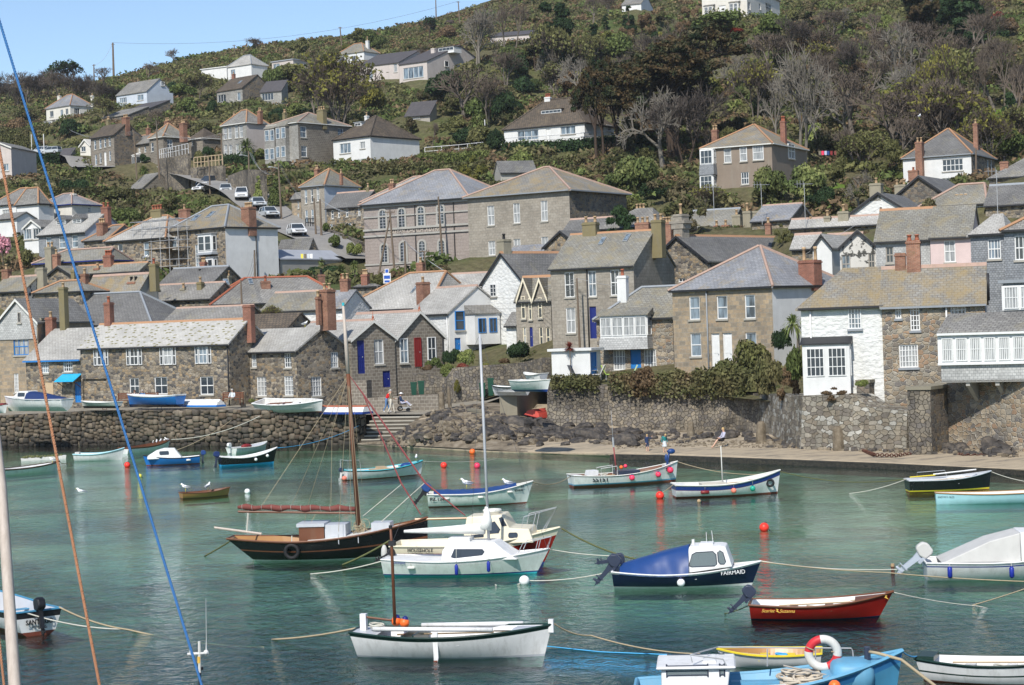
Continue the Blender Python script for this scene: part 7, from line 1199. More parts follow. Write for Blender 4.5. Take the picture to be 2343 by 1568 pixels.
b16=Bt('dark red open boat with gold lettering and grey outboard','open_boat',44,-68,1037,1050,1030,1.55,.42,.38,.68,[(('a',.03),'hull_navy'),(('t',-.05),'hull_red'),(('t',0),'wood_brown')],group=MOOR,rake=.55,rail='wood_brown',railr=.035,inner='hull_white',floor='dull_white',bowp=.7,fore=.28,fdm='wood_brown')
b16.text('Scarlet',.13,.27,.13,'letter_gold',shear=.35);b16.text('Suzanna',.265,.27,.13,'letter_gold',shear=.35);m=MB();f_=[(0,.09),(.07,.03),(.04,.02),(.10,-.07),(.0,.0),(.03,.01)]
for t_,z_ in((.185,.27),(.945,.55)):
 m=MB();x_=b16.X(t_,z_);y_=-(b16.Y(t_,z_)+.03);m.add([(x_+a*1.3,y_+(a*.3 if t_>.9 else 0),z_+c)for a,c in f_],[(0,1,2,5),(2,3,4,5)]);m.build('emblem','letter_gold',b16.hull)
outboard(b16,-.10,0,.5,42,'motor_dark',.9);
b17=Bt('navy cabin boat FAIRMAID with blue canopy and two tilted outboards','cabin_boat',34,832,800,1982,785,1.75,.55,.45,.74,[(('a',.075),'hull_white'),(('t',-.06),'hull_navy'),(('t',0),'hull_white')],group=MOOR,rake=.42,rail='hull_white',railr=.028,fore=.55,inner='hull_white')
A_=lambda u_,v_:(tloc(b17,34,u_,v_,-.5).x,tloc(b17,34,u_,v_,-.5).z)
plate_cabin(b17,[A_(1380,690),A_(1755,640),A_(1700,487),A_(1660,480),A_(1415,486)],.70,.55,'hull_white',[[A_(*q)for q in((1415,630),(1440,545),(1470,530),(1600,522),(1625,545),(1632,618),(1615,632),(1440,640))],[A_(*q)for q in((1645,600),(1638,530),(1655,515),(1680,530),(1702,600),(1690,618),(1660,618))]],pane='glass_clear')
def canopy(bt,xs,x0,x1,z0,z1,wl,wh,mat,seed=3):
 m=MB();n,k=26,12;g=[];r=random.Random(seed)
 for i in range(n+1):
  f=i/n;x=x0+(x1-x0)*f;zt_=z0+(z1-z0)*(f**.92);zb_=bt.sheer(x/bt.L)-.03;w0=bt.Y(x/bt.L,zb_)+.025;w1=wh*(.55+.45*f);row=[]
  for j in range(k+1):
   q=j/k;a=q*2-1;aa=abs(a);s_=1 if a>0 else-1
   if aa>.45:e=(aa-.45)/.55;y=s_*(w1+(w0-w1)*e);z=zt_-.02-(zt_-zb_)*e
   else:y=w1*a/.45;z=zt_+.03*(1-(a/.45)**2)
   fold=.035*math.sin(f*9+aa*7)*(.25<aa<.95)*f+.02*math.sin(f*21-aa*5)*(aa>.4);row.append((x,y+s_*fold,z+fold*.4))
  g.append(row)
 for i in range(n):
  for j in range(k):m.quad(g[i][j],g[i+1][j],g[i+1][j+1],g[i][j+1])
 m.quad(g[0][0],g[0][k//3],g[0][2*k//3],g[0][k]);return m.build('canopy',mat,bt.root,True)
x0,z0=A_(870,640);x1,z1=A_(1410,492);canopy(b17,None,x0,x1,z0-.02,z1,.8,.54,'tarp_blue');outboard(b17,-.02,-.25,.60,38,'motor_dark',1.05);outboard(b17,-.02,.35,.72,78,'motor_dark',.85);b17.text('FAIRMAID',.82,.46,.185,'letter_white',sx=1.0);b17.fender(.47,'gull_white','ball',.125)
m=MB();[m.tube([(A_(u_,v_)[0],0,A_(u_,v_)[1]),(A_(u2,v2)[0],0,A_(u2,v2)[1])],.009,4)for u_,v_,u2,v2 in((1545,490,1541,388),(1597,485,1583,375))];m.build('antenna','hull_white',b17.root);m=MB();x_,z_=A_(1438,465);m.tube([(x_,0,z_-.1),(x_,0,z_+.08)],.045,8);m.build('navigation_light','hull_white',b17.root);m=MB();x_,z_=A_(1545,478);m.box(x_-.2,-.3,z_-.02,x_+.2,.3,z_+.04);m.build('hatch','hull_white',b17.root)
b18=Bt('small white yacht with mast, white sail cover and blue fenders','yacht',24,1035,705,2312,692,2.0,.60,.52,.82,[(('a',.05),'turquoise'),(('a',.09),'hull_stripe'),(('f',.80),'hull_mint'),(('t',0),'hull_white')],group=MOOR,rake=.62,rail='hull_white',railr=.025,deck='hull_white',inner=None,tr=.7)
Y_=lambda u_,v_,s_=-.6:(tloc(b18,24,u_,v_,s_).x,tloc(b18,24,u_,v_,s_).z)
plate_cabin(b18,[Y_(1465,600),Y_(1470,520),Y_(1510,455),Y_(1870,452),Y_(1960,520),Y_(2060,585)],.75,.55,'hull_white',[[Y_(*q)for q in((1545,565),(1565,508),(1785,508),(1800,525),(1785,548),(1570,572))]],pane='glass');m=MB();x0,z0=Y_(1505,455);x1,z1=Y_(1670,425);m.box(x0,-.35,z0-.03,x1,.35,z1);m.build('hatch','hull_white',b18.root)
m0=tloc(b18,24,1833,450);mt=tloc(b18,23,1762,235);mh=MB();mastm(b18,[m0,mt],[.05,.042],'metal_grey');m=MB();c_=MB();q0=tloc(b18,24,1172,368);q1=tloc(b18,24,1800,345);q2=tloc(b18,24,1815,175)
pts=[q0,q0.lerp(q1,.25),q0.lerp(q1,.5),q0.lerp(q1,.8),q1];m.tube(pts,[.05,.09,.12,.17,.2],9);m.tube([q1+Vector((0,0,.0)),q1.lerp(q2,.4)+Vector((.06,0,0)),q2],[.24,.16,.06],9);m.build('sail_cover','sail_white',b18.root,True);m=MB()
for e_ in((2290,510),(1035,560),(1690,590)):q=tloc(b18,24,*e_);m.tube([mt,q],.006,3)
m.build('rigging','wire',b18.root);m=MB();x1,z1=Y_(2312,505,0);
for s_ in(-.3,.3):m.tube([(x1-1.0,s_*1.5,z1-.05),(x1-.85,s_*1.4,z1+.25),(x1+.05,s_*.3,z1+.42),(x1-.1,s_*.5,z1+.02)],.013,5);m.tube([(x1-.45,s_,z1),(x1-.35,s_*.9,z1+.34)],.011,5)
m.build('pulpit','metal_grey',b18.root);b18.text('Shrimpie',.115,.50,.13,'hull_stripe',shear=.3)
for u_,v_ in((1582,665),(1832,640)):x_,z_=Y_(u_,v_,-1.0);m=MB();m.tube([(x_,-1.04,z_-.19),(x_,-1.04,z_-.15),(x_,-1.04,z_+.13),(x_,-1.04,z_+.18)],[.02,.06,.06,.02],10);m.tube([(x_,-1.04,z_+.18),(x_,-.95,z_+.75)],.008,4,1);m.build('fender',['fender_blue','rope_white'],b18.root,True)
b18.fender(.19,'dull_white','bar',.055,z=.33);outboard(b18,-.05,.5,.55,62,'black_paint',.7)
b19=Boat('cream and red motor cruiser with wheelhouse behind the white yacht','motor_cruiser',(onz(905,1296)[0]and(905,1296)),(1283,1291),2.2,.80,.80,1.28,[(('a',.10),'hull_stripe'),(('t',-.26),'hull_red'),(('t',-.2),'hull_cream'),(('t',0),'hull_cream')],group=MOOR,rake=.75,rail='hull_cream',railr=.04,deck=None,fore=.62,fdm='hull_cream',inner='hull_cream')
Z_=lambda u_,v_:(tloc(b19,24,u_,v_,-.6).x,tloc(b19,24,u_,v_,-.6).z)
plate_cabin(b19,[Z_(1635,470),Z_(1660,255),Z_(1940,238),Z_(2000,340),Z_(2150,345),Z_(2190,450)],.85,.62,'hull_cream',[[Z_(*q)for q in((1845,380),(1850,300),(1880,290),(1925,350),(1915,375))],[Z_(*q)for q in((1940,325),(1915,262),(1935,255),(1975,320))],rr(*Z_(1995,412),*Z_(2062,375),.05),[Z_(*q)for q in((1700,412),(1706,395),(1800,385),(1800,405))]]);m=MB()
x_,z_=Z_(1880,225);m.tor((x_-.2,0,z_+.03),.28,.06,n=18,k=6);m.build('life_ring','dull_white',b19.root,True);m=MB();x1,z1=b19.L,1.22
for s_ in(-.3,.3):m.tube([(x1-1.3,s_*2,z1-.12),(x1-1.15,s_*1.8,z1+.5),(x1-.1,s_*.5,z1+.75),(x1-.55,s_*1.2,z1)],.016,5);m.tube([(x1-.9,s_*1.6,z1),(x1-.75,s_*1.4,z1+.6)],.012,5)
m.build('pulpit','metal_grey',b19.root);m=MB();x_,z_=Z_(1090,430);b19.text('MOUSEHOLE',.19,.66,.17,'letter_black',sx=.95);m.ball((x_-.3,-.8,.55),.20,10,0,(.6,.6,1.6));m.build('fender','tarp_grey',b19.root,True)
b20=Boat('large black and varnish gaff-rigged sailing boat with red furled sail','sailing_boat',(529,1281),(981,1271),2.3,.84,.72,1.40,[(('a',.04),'hull_mint'),(('f',.46),'hull_black'),(('f',.52),'wood_brown'),(('f',.93),'hull_black'),(('t',0),'wood_brown')],group=MOOR,rake=.06,srk=1.35,rail='wood_brown',railr=.04,fore=.6,fdm='dull_white',inner='wood_varnish',tr=.45,bowp=.9,dr=.35)
V_=lambda t,u_,v_:tloc(b20,t,u_,v_);s0=MB();s0.box(V_(24,375,350).x,-.55,.7,V_(24,570,350).x,.55,V_(24,400,322).z);s0.build('companionway','wood_brown',b20.root);s0=MB();s0.box(V_(24,370,350).x-.05,-.6,V_(24,400,322).z,V_(24,575,350).x,.6,V_(24,400,296).z);s0.build('hatch','hull_grey',b20.root);s0=MB();s0.box(V_(24,575,350).x,-.5,.7,V_(24,735,350).x,.5,V_(24,600,305).z);s0.build('hatch','hull_grey',b20.root);s0=MB();s0.box(V_(24,930,320).x,-.4,.9,V_(24,1075,320).x,.4,V_(24,1000,292).z);s0.build('hatch','hull_grey',b20.root)
mb0,mb1,mb2=V_(24,815,320),V_(23,735,545),V_(23,697,15);mastm(b20,[mb0,mb1],[.09,.075],'wood_brown');mastm(b20,[mb1,mb1.lerp(mb2,.5),mb2],[.078,.07,.045],'pale_mast','topmast');m=MB();m.tube([mb2,mb2+Vector((0,0,.12))],.05,8);m.build('masthead','turquoise',b20.root)
g0,g1=V_(14,1855,180),V_(24,790,190);pts=[g0.lerp(g1,i/14)+Vector((0,.0,.03*math.sin(i*2.2)))for i in range(15)];m=MB();m.tube(pts,[.05]+[.10+.025*math.sin(i*1.7)for i in range(1,14)]+[.09],9);m.build('furled_sail','sail_red',b20.root,True);m=MB();[m.tor(tuple(g0.lerp(g1,(i+.5)/12)),.125,.008,(1,0,.1),10,3)for i in range(12)];m.tube([g0+Vector((.4,0,-.1)),V_(14,1925,375)],.03,5);m.tube([g0+Vector((.45,.1,-.1)),V_(14,1940,330)+Vector((0,.1,0))],.008,3);m.build('sail_ties','rope_white',b20.root)
m=MB();g0_,g1_=g0+Vector((0,0,-.16)),g1+Vector((0,0,-.17));m.tube([g0_,g1_],.045,7);m.build('boom','wood_brown',b20.root);m=MB();bs0,bs1=V_(24,1362,272),V_(24,1665,265);m.tube([bs0+Vector((-.5,0,0)),bs1],[.05,.04],7);m.build('bowsprit','wood_varnish',b20.root);m=MB();m.tube([V_(14,1672,338),V_(24,60,388)],[.045,.05],7);m.build('tiller_spar','pale_mast',b20.root)
m=MB();hd=mb1+Vector((0,0,-.05));
for u_,v_ in((660,370),(808,350),(760,345),(840,345)):q=tloc(b20,24,u_,v_,-.9);m.tube([hd,q],.010,3)
q=V_(23,430,1540);m.tube([hd,q,V_(24,380,370)],.009,3);m.tube([hd,V_(23,300,1560)],.009,3);m.tube([V_(24,600,190),V_(23,610,1000),hd],.006,3);m.tube([mb2,V_(23,860,1560)],.006,3);m.tube([hd,V_(24,60,170)],.008,3);m.tube([V_(24,500,200),V_(24,410,360)],.008,3);m.build('rigging','rope_tan',b20.root);m=MB();m.tube([V_(23,850,700),V_(23,1150,1400),V_(24,1305,240)],[.02,.03,.02],5);m.tube([mb1,V_(23,850,700),V_(23,1335,1395),V_(24,1650,245)],[.01,.03,.035,.02],5);m.build('furled_foresail','rope_maroon',b20.root)
m=MB();m.tube([V_(23,1335,1395),V_(24,965,320)],.016,4);m.tube([V_(23,1150,1410),V_(24,850,250)],.014,4);m.build('sheet_rope','rope_white',b20.root);x_=V_(24,345,475).x;m=MB();y_=-(b20.Y(x_/b20.L,.4)+.09);m.tor((x_,y_,.38),.235,.075,(0,1,0),24,8);m.build('tyre','rubber',b20.root,True);m=MB();m.tube([(x_,y_,.6),(x_,y_+.1,.95)],.02,4);m.build('tyre_rope','rope_white',b20.root)
m=MB()
for i in range(26):m.tor((mb0.x+rnd.uniform(-.1,.25),rnd.uniform(-.1,.1),.95+rnd.uniform(-.2,.3)),rnd.uniform(.08,.2),.012,(rnd.uniform(-1,1),1,rnd.uniform(-1,1)),8,3)
m.build('coiled_ropes','rope_tan',b20.root)
for u_ in(660,808):q=tloc(b20,24,u_,400,-1.1);m=MB();m.box(q.x-.015,-(b20.Y(q.x/b20.L,.8)+.02),.62,q.x+.015,-b20.Y(q.x/b20.L,.8),.98);m.build('chain_plate','metal_grey',b20.root)
b21=Bt('white open boat with dark green rail, leeboard and brown mast','open_boat',24,800,1330,2335,1340,1.9,.66,.58,.80,[(('a',.06),'hull_grey'),(('t',-.10),'hull_white'),(('t',0),'green_dark')],group=MOOR,rake=.30,srk=.22,rail='green_dark',railr=.035,inner='hull_white',floor='dull_white',fore=.2,fdm='hull_grey',bowp=.62,tr=.55,aft=.16)
C_=lambda u_,v_,s_=0:tloc(b21,24,u_,v_,s_);m0,m1_,m2_=C_(1100,1090),C_(1075,480),C_(1065,330);mastm(b21,[m0,m1_,m2_],[.045,.04,.032],'wood_brown');m=MB();m.box(m1_.x-.07,-.06,m1_.z-.0,m1_.x+.10,.06,m1_.z+.13);m.tube([m2_+Vector((0,0,-.05)),m2_+Vector((0,0,.03))],.045,8);m.build('mast_fitting','gutter_black',b21.root)
q=C_(857,1070);m=MB();m.box(q.x-.08,-.08,.6,q.x+.08,.08,q.z+.2);m.build('stern_post','hull_white',b21.root);m=MB();m.tube([(q.x,0,q.z+.12),(q.x+.75,0,q.z+.03)],.03,5);m.build('tiller','wood_brown',b21.root);q=C_(2330,1085);m=MB();m.box(b21.L-.09,-.05,.6,b21.L+.04,.05,.93);m.build('stem_post','hull_white',b21.root)
for sd,u0,u1,v0,v1 in((-1,930,1860,1130,1135),(1,1310,2100,1098,1085)):a_,c_=C_(u0,v0,sd*.75),C_(u1,v1,sd*.75);m=MB();m.tube([a_,c_],[.055,.06],9);m.build('spar','hull_white',b21.root,True)
q=C_(1405,1160,-.95);x_=q.x;y_=-(b21.Y(x_/b21.L,.3)+.03);m=MB();m.prism([(x_-.06,q.z),(x_+.07,q.z),(x_+.08,.1),(x_+.05,-.03),(x_-.04,-.03),(x_-.04,.1)],'y',y_-.05,y_);m.build('leeboard','hull_white',b21.root);m=MB();m.box(x_-.045,y_-.055,-.05,x_+.055,y_+.0,.03);m.build('leeboard_tip','antifoul',b21.root)
for u_,v_,mt in((1110,1068,'buoy_orange'),(1175,1080,'buoy_orange')):q=C_(u_,v_,.1);m=MB();m.ball(tuple(q),.13,14);m.ball((q.x+.02,q.y,q.z+.09),.085,10,1);m.build('float',[mt,'navy_paint'],b21.root,True)
m=MB();m.box(C_(1210,1120).x,-.7,.3,C_(1225,1120).x,.7,.62);m.box(C_(1290,1120).x,-.7,.3,C_(1305,1120).x,.7,.62);m.build('bulkhead','green_dark',b21.root)
w0=onz(*tt(14,310,1182));w1=onz(-70,1405);b22=Boat('white, black and blue motorboat SANTIAGO with black outboard, stern towards the viewer','open_boat',None,None,1.5,.72,.66,.95,[(('a',.12),'antifoul'),(('t',-.20),'hull_white'),(('t',-.03),'black_paint'),(('t',0),'hull_sky')],L=4.6,group=MOOR,rake=.4,rail='hull_sky',railr=.03,inner='hull_grey',world=(w0,w1),tr=.9,srk=.12);outboard(b22,-.02,0,.66,12,'black_paint',1.0)
M2=Matrix.Rotation(-math.pi/2,4,'Z')@Matrix.Identity(4)
text_mesh('lettering','SANTIAGO',.19,'letter_black',b22.hull,Matrix.Translation((-.03,0,.40))@M2@GR,.004,bold=.006,sx=.85);text_mesh('lettering','Mousehole',.09,'letter_black',b22.hull,Matrix.Translation((-.01,0,.27))@M2@GR,.004)
b24=Boat('white clinker dinghy with yellow rail behind the blue boat','rowing_boat',tt(34,2452,1415),tt(34,1637,1418),1.2,.36,.33,.42,std('hull_white',af='hull_white'),group=MOOR,rake=.18,rail='hull_yellow',railr=.028,inner='wood_varnish',dr=.15)
b25=Boat('blue workboat with white wheelhouse, lifebuoy and coiled rope at the bottom edge','work_boat',(1455,1612),(2068,1603),2.2,.40,.43,1.08,[(('a',.1),'antifoul'),(('t',-.24),'hull_sky'),(('t',-.04),'hull_stripe2'),(('t',0),'deck_blue')],group=MOOR,rake=.25,rail='deck_blue',railr=.05,inner='deck_blue',floor='hull_sky',fore=.30,fdm='deck_blue',bowp=.6)
D_=lambda u_,v_,s_=0:tloc(b25,34,u_,v_,s_);q0,q1=D_(1195,1450,-.7),D_(1735,1450,-.7);zt_=q0.z;m=MB();m.box(q0.x-.1,-.78,zt_,q1.x+.12,.78,zt_+.07);wr=m.build('wheelhouse_roof','hull_white',b25.root);md=wr.modifiers.new('b','BEVEL');md.width=.03;plate_cabin(b25,[(q0.x,.5),(q1.x-.05,.5),(q1.x,zt_),(q0.x,zt_)],.72,.68,'hull_white',[rr(q0.x+.12,.95,q0.x+1.0,zt_-.12,.04),rr(q0.x+1.25,.95,q1.x-.12,zt_-.12,.04)],name='wheelhouse',pane='glass_clear');m=MB();m.box(q0.x+.9,-.35,zt_+.07,q1.x-.3,.4,zt_+.12);m.build('roof_hatch','hull_white',b25.root)
m=MB();yy=.75;k1,k2,k3,k4=D_(1425,1330,-yy),D_(1640,1270,yy),D_(2680,1280,yy),D_(2700,1385,yy);m.tube([D_(1440,1390,-yy),k1,D_(1680,1365,-yy),D_(1705,1415,-yy)],.017,6);m.tube([k1,k2,k3,D_(2690,1300,yy),k4],.017,6)
for u_ in(2025,2400):m.tube([D_(u_,1285,yy),D_(u_,1420,yy)],.017,6)
m.build('hand_rail','galv',b25.root);lb_=D_(2460,1318,.2);rg=thing('lifebuoy','red and white lifebuoy hung on the blue boat rail','lifebuoy',b25.root.matrix_basis@Vector(lb_));m=MB();m.tor((0,0,0),.31,.095,(.12,1,.1),40,12,0,lambda f:1 if(.02<f<.2 or .52<f<.72)else 0);m.build('ring',['dull_white','ring_red'],rg,True);m=MB();[m.tor((.29*math.cos(a),0,.29*math.sin(a)),.105,.012,(-math.sin(a),0,math.cos(a)),12,4)for a in(2.75,.15)];m.build('band','rope_tan',rg)
m=MB();cx=D_(2320,1490,0).x
for i in range(34):a=rnd.uniform(0,6.28);m.tor((cx+rnd.uniform(-.35,.45),rnd.uniform(-.45,.25),.40+rnd.uniform(0,.22)),rnd.uniform(.15,.32),.028,(rnd.uniform(-.3,.3),rnd.uniform(-.3,.3),1),18,5)
m.build('coiled_rope','rope_cream',b25.root,True);m=MB();m.tube([D_(2150,1415,-.3),D_(2540,1500,-.3)],.022,6);m.build('boat_hook','wood_grey',b25.root)
for u0,u1,v in((1740,1930,1432),(1890,2160,1450),(1740,2140,1490)):a_,c_=D_(u0,v,0),D_(u1,v,0);m=MB();m.box(a_.x,-.6+v*.0003,.34+(v-1400)*.0008,c_.x,.5-v*.0003,.42+(v-1400)*.0008);m.build('engine_box','deck_blue',b25.root)
m=MB();a_,c_=D_(1720,1515,-1.0),D_(2170,1560,-1.0);m.tube([(a_.x,-1.02,.46),(c_.x,-.98,.52)],.07,9);m.build('spar','hull_white',b25.root,True);fd=MB();q=D_(2690,1330,0);fd.ball((b25.L*.81,-.05,.62),.5,14,0,(.95,1.1,.62),.5);fd.build('foredeck_cover','deck_blue',b25.root,True)
m=MB();e0=D_(2805,1305,0);pts=[e0,D_(2890,1320,-.2),D_(3070,1370,-.3),D_(3330,1570,-.4),D_(3450,1700,-.4)];root=thing('mooring_rope','thick tan mooring rope running from the blue boat bow','rope',(0,0,0));Mw=b25.root.matrix_basis;m.tube([Mw@Vector(p)for p in pts],.035,7);m.build('rope','rope_tan',root,True);m=MB();m.tube([(e0.x,0,.9),(e0.x,0,e0.z+.1)],.07,8);m.build('bollard','motor_dark',b25.root);m=MB();q=D_(2550,1560,-1.2);m.ball((q.x,-1.15,q.z-.05),.13,12);m.build('fender','buoy_orange',b25.root,True)
b26=Boat('white dinghy with dark green rail and green stripe at the bottom right','rowing_boat',tt(44,1240,1512),tt(44,2560,1560),1.45,.50,.44,.62,[(('a',.03),'antifoul'),(('f',.42),'hull_white'),(('f',.50),'green_dark'),(('t',-.05),'hull_white'),(('t',0),'green_dark')],group=MOOR,rake=.2,srk=.25,rail='green_dark',railr=.03,inner='hull_white',tr=.5);m=MB();m.box(.05,-.35,.46,.42,.35,.56);m.build('stern_seat','green_dark',b26.root)
QG='boats hauled out on the quay'
def qboat(label,t,sx,bx,y,zq,B,fs,fm,fb,rows,up=False,name='rowing_boat',**k):
 a,c=onz(*tt(t,sx,y),zq),onz(*tt(t,bx,y),zq);b_=Boat(label,name,None,None,B,fs,fm,fb,rows,world=(a,c),L=(c-a).length,group=QG,**k)
 if up:b_.root.location=(a.x,a.y,zq+fm+.06);b_.root.rotation_euler=(math.pi,0,b_.root.rotation_euler.z)
 else:b_.root.location=(a.x,a.y,zq+b_.dr-.02)
 return b_
c1=qboat('white cabin boat with dark blue canopy standing on the quay',13,528,40,835,3.0,1.6,.62,.62,.85,std('hull_white',af='dull_white'),name='cabin_boat',rail='hull_white',fore=.55,rake=.45,dr=.30);L_=c1.L;plate_cabin(c1,[(L_*.78,.78),(L_*.68,1.25),(L_*.54,1.25),(L_*.54,.6)],.6,.48,'hull_white',[rr(L_*.58,.85,L_*.69,1.12,.06)]);canopy(c1,None,.1,L_*.55,.66,1.2,.7,.5,'tarp_navy')
c2=qboat('little white dinghy with dark underside below the passage',13,925,634,812,2.95,1.2,.32,.28,.40,[(('a',.0),'black_paint'),(('t',0),'dull_white')],rail='dull_white',dr=.18,thw=(.4,));c3=qboat('bright blue rowing boat with white transom on the quay',13,1410,996,803,2.95,1.55,.60,.50,.66,[(('a',-.12),'hull_navy'),(('t',-.09),'hull_blue'),(('t',0),'hull_white')],rail='hull_white',railr=.04,dr=.34)
c4=qboat('upturned white dinghy with blue gunwale on the quay edge',13,1725,1396,806,2.85,1.3,.42,.42,.42,[(('a',.3),'hull_white'),(('t',0),'hull_blue')],up=True,rail='hull_blue',inner='hull_white',dr=.12,thw=());c5=qboat('cream-white clinker tender tilted on the quay with oars inside',23,48,548,845,2.45,1.7,.58,.48,.62,[(('a',-.2),'wood_brown'),(('t',0),'hull_white')],rail='hull_white',railr=.05,dr=.3,inner='dull_white',floor='wood_brown',tr=.85);c5.root.rotation_euler.x=.22;m=MB();[m.tube([(.8+.1*i,-.1+.12*i,.35),(3.3,.1*i,.42)],.03,5)for i in range(3)];m.build('oars','wood_brown',c5.root)
c6=qboat('upturned boat with faded red bottom, white side and blue gunwale',23,890,500,862,2.25,1.6,.46,.46,.46,[(('a',-.02),'pot_red'),(('a',.32),'hull_white'),(('t',0),'hull_stripe')],up=True,rail='hull_stripe',inner='hull_white',dr=.14,thw=())
c7=qboat('white dinghy with dark green rail at the top of the slipway',23,2140,1856,712,3.3,1.4,.45,.40,.55,[(('t',-.08),'hull_white'),(('t',0),'green_dark')],rail='green_dark',dr=.2);c8=qboat('white dinghy with blue bottom resting on the concrete block',33,55,335,684,4.15,1.4,.50,.45,.52,[(('a',-.08),'hull_stripe'),(('t',0),'hull_white')],rail='dull_white',dr=.24);c9=qboat('grey tender behind the dinghy on the concrete block',33,282,130,610,4.4,1.2,.5,.42,.6,[(('t',0),'hull_grey')],rail='dull_white',dr=.1)
a,c=onz(*tt(33,200,880),1.7),onz(*tt(33,345,835),1.9);c10=Boat('upturned faded red dinghy on the rocks beside the garden wall','rowing_boat',None,None,1.4,.44,.44,.44,[(('a',.1),'pram_red'),(('t',0),'pram_red')],world=(a,c),L=2.7,group=QG,rail='red_paint',inner='red_paint',dr=.06,thw=(),tr=.85,rake=.2);c10.root.location=(a.x,a.y,2.15);c10.root.rotation_euler=(math.pi+.25,0,c10.root.rotation_euler.z);c11=qboat('maroon covered dinghy cut by the left edge of the quay',13,-150,62,850,2.9,1.4,.4,.36,.5,std('hull_white',af='hull_white'),rail='red_paint',dr=.2,rake=.3);cover(c11,.02,.9,.2,.1,'red_paint')
for b_,f_,z_ in((b21,.62,.34),(b21,.12,.68),(b16,.45,.16),(b12,.62,.34),(b9,.3,.3),(b6,.5,.3),(b3,.5,.25),(b13,.55,.4),(b1,.6,.2),(b24,.4,.16),(b26,.5,.24),(b11,.3,.45)):
 m=MB();[m.tor((b_.L*f_+rnd.uniform(-.05,.05),rnd.uniform(-.1,.1),z_+.03*i),rnd.uniform(.12,.2),.02,(rnd.uniform(-.2,.2),rnd.uniform(-.2,.2),1),12,4)for i in range(5)];m.build('rope_coil',rnd.choice(['rope_tan','rope_cyan','rope_white']),b_.root,True)
 m=MB();m.tube([(b_.L*.2,.25,b_.sheer(.3)-.1),(b_.L*.7,.12,b_.sheer(.6)-.04)],.022,5);m.prism([(b_.L*.7,.06),(b_.L*.82,.02),(b_.L*.82,.18),(b_.L*.7,.16)],'z',b_.sheer(.7)-.05,b_.sheer(.7)-.03);m.build('oar','wood_pale',b_.root)
def person(label,foot,hgt,pose,cols,yaw=0.0,hair='hair_grey',hat=None,skirt=None,name='person'):
 J=dict(pel=(0,0,.52),wst=(0,0,.60),chs=(0,0,.73),nck=(0,0,.83),hd0=(0,0,.87),hd1=(.01,0,.93),hd2=(0,0,.985),sl=(0,.105,.81),sr=(0,-.105,.81),el=(-.02,.14,.64),er=(-.02,-.14,.64),wl=(.05,.14,.50),wr=(.05,-.14,.50),fl=(.07,.14,.46),fr=(.07,-.14,.46),hl=(0,.055,.50),hr=(0,-.055,.50),kl=(.02,.06,.28),kr=(.02,-.06,.28),al=(0,.06,.05),ar=(0,-.06,.05),tl=(.09,.065,.018),tr=(.09,-.065,.018))
 J.update(pose);keys=list(J);Rr=dict(pel=.075,wst=.068,chs=.078,nck=.033,hd0=.04,hd1=.052,hd2=.032,sl=.036,sr=.036,el=.027,er=.027,wl=.018,wr=.018,fl=.020,fr=.020,hl=.056,hr=.056,kl=.036,kr=.036,al=.024,ar=.024,tl=.02,tr=.02)
 E_=[('pel','wst'),('wst','chs'),('chs','nck'),('nck','hd0'),('hd0','hd1'),('hd1','hd2'),('chs','sl'),('sl','el'),('el','wl'),('wl','fl'),('chs','sr'),('sr','er'),('er','wr'),('wr','fr'),('pel','hl'),('hl','kl'),('kl','al'),('al','tl'),('pel','hr'),('hr','kr'),('kr','ar'),('ar','tr')]
 me=bpy.data.meshes.new('b');me.from_pydata([tuple(c*hgt for c in J[k_])for k_ in keys],[(keys.index(a),keys.index(b_))for a,b_ in E_],[]);ob=bpy.data.objects.new('b',me);col.objects.link(ob);ob.modifiers.new('s','SKIN');ss=ob.modifiers.new('u','SUBSURF');ss.levels=1
 for i,k_ in enumerate(keys):v=me.skin_vertices[0].data[i];v.radius=(Rr[k_]*hgt,Rr[k_]*hgt);v.use_root=(k_=='pel')
 dg=bpy.context.evaluated_depsgraph_get();m2=bpy.data.meshes.new_from_object(ob.evaluated_get(dg));bpy.data.objects.remove(ob)
 mt={('pel','wst'):1,('chs','nck'):0,('nck','hd0'):4,('hd0','hd1'):4,('hd1','hd2'):4,('el','wl'):2,('er','wr'):2,('wl','fl'):4,('wr','fr'):4,('kl','al'):5,('kr','ar'):5,('al','tl'):3,('ar','tr'):3,('hl','kl'):1,('hr','kr'):1,('pel','hl'):1,('pel','hr'):1};sg_=[(Vector(J[a])*hgt,Vector(J[b_])*hgt,mt.get((a,b_),0))for a,b_ in E_]
 V=[v.co.copy()for v in m2.vertices];Fs=[tuple(p.vertices)for p in m2.polygons];mi=[]
 for p in m2.polygons:
  c=p.center;best=min(sg_,key=lambda s:(c-(s[0]+(s[1]-s[0])*max(0,min(1,(c-s[0]).dot(s[1]-s[0])/max((s[1]-s[0]).length_squared,1e-9))))).length);mi.append(best[2])
 m=MB();m.v=[tuple(v)for v in V];m.f=Fs;m.m=mi
 for s in 'lr':
  w_,f_=Vector(J['w'+s])*hgt,Vector(J['f'+s])*hgt;d=(f_-w_).normalized();sd=d.cross(Vector((1,0,.3))).normalized()
  for i,L_ in enumerate((.040,.046,.043,.034)):o=f_+sd*(i-1.5)*.010*hgt;m.tube([o,o+d*L_*.5*hgt,o+(d+Vector((.4,0,-.1))).normalized()*L_*hgt],[.0055*hgt,.005*hgt,.003*hgt],5,4)
  o=w_.lerp(f_,.5)+sd*.014*hgt;m.tube([o,o+(d+sd).normalized()*.036*hgt],[.006*hgt,.004*hgt],5,4)
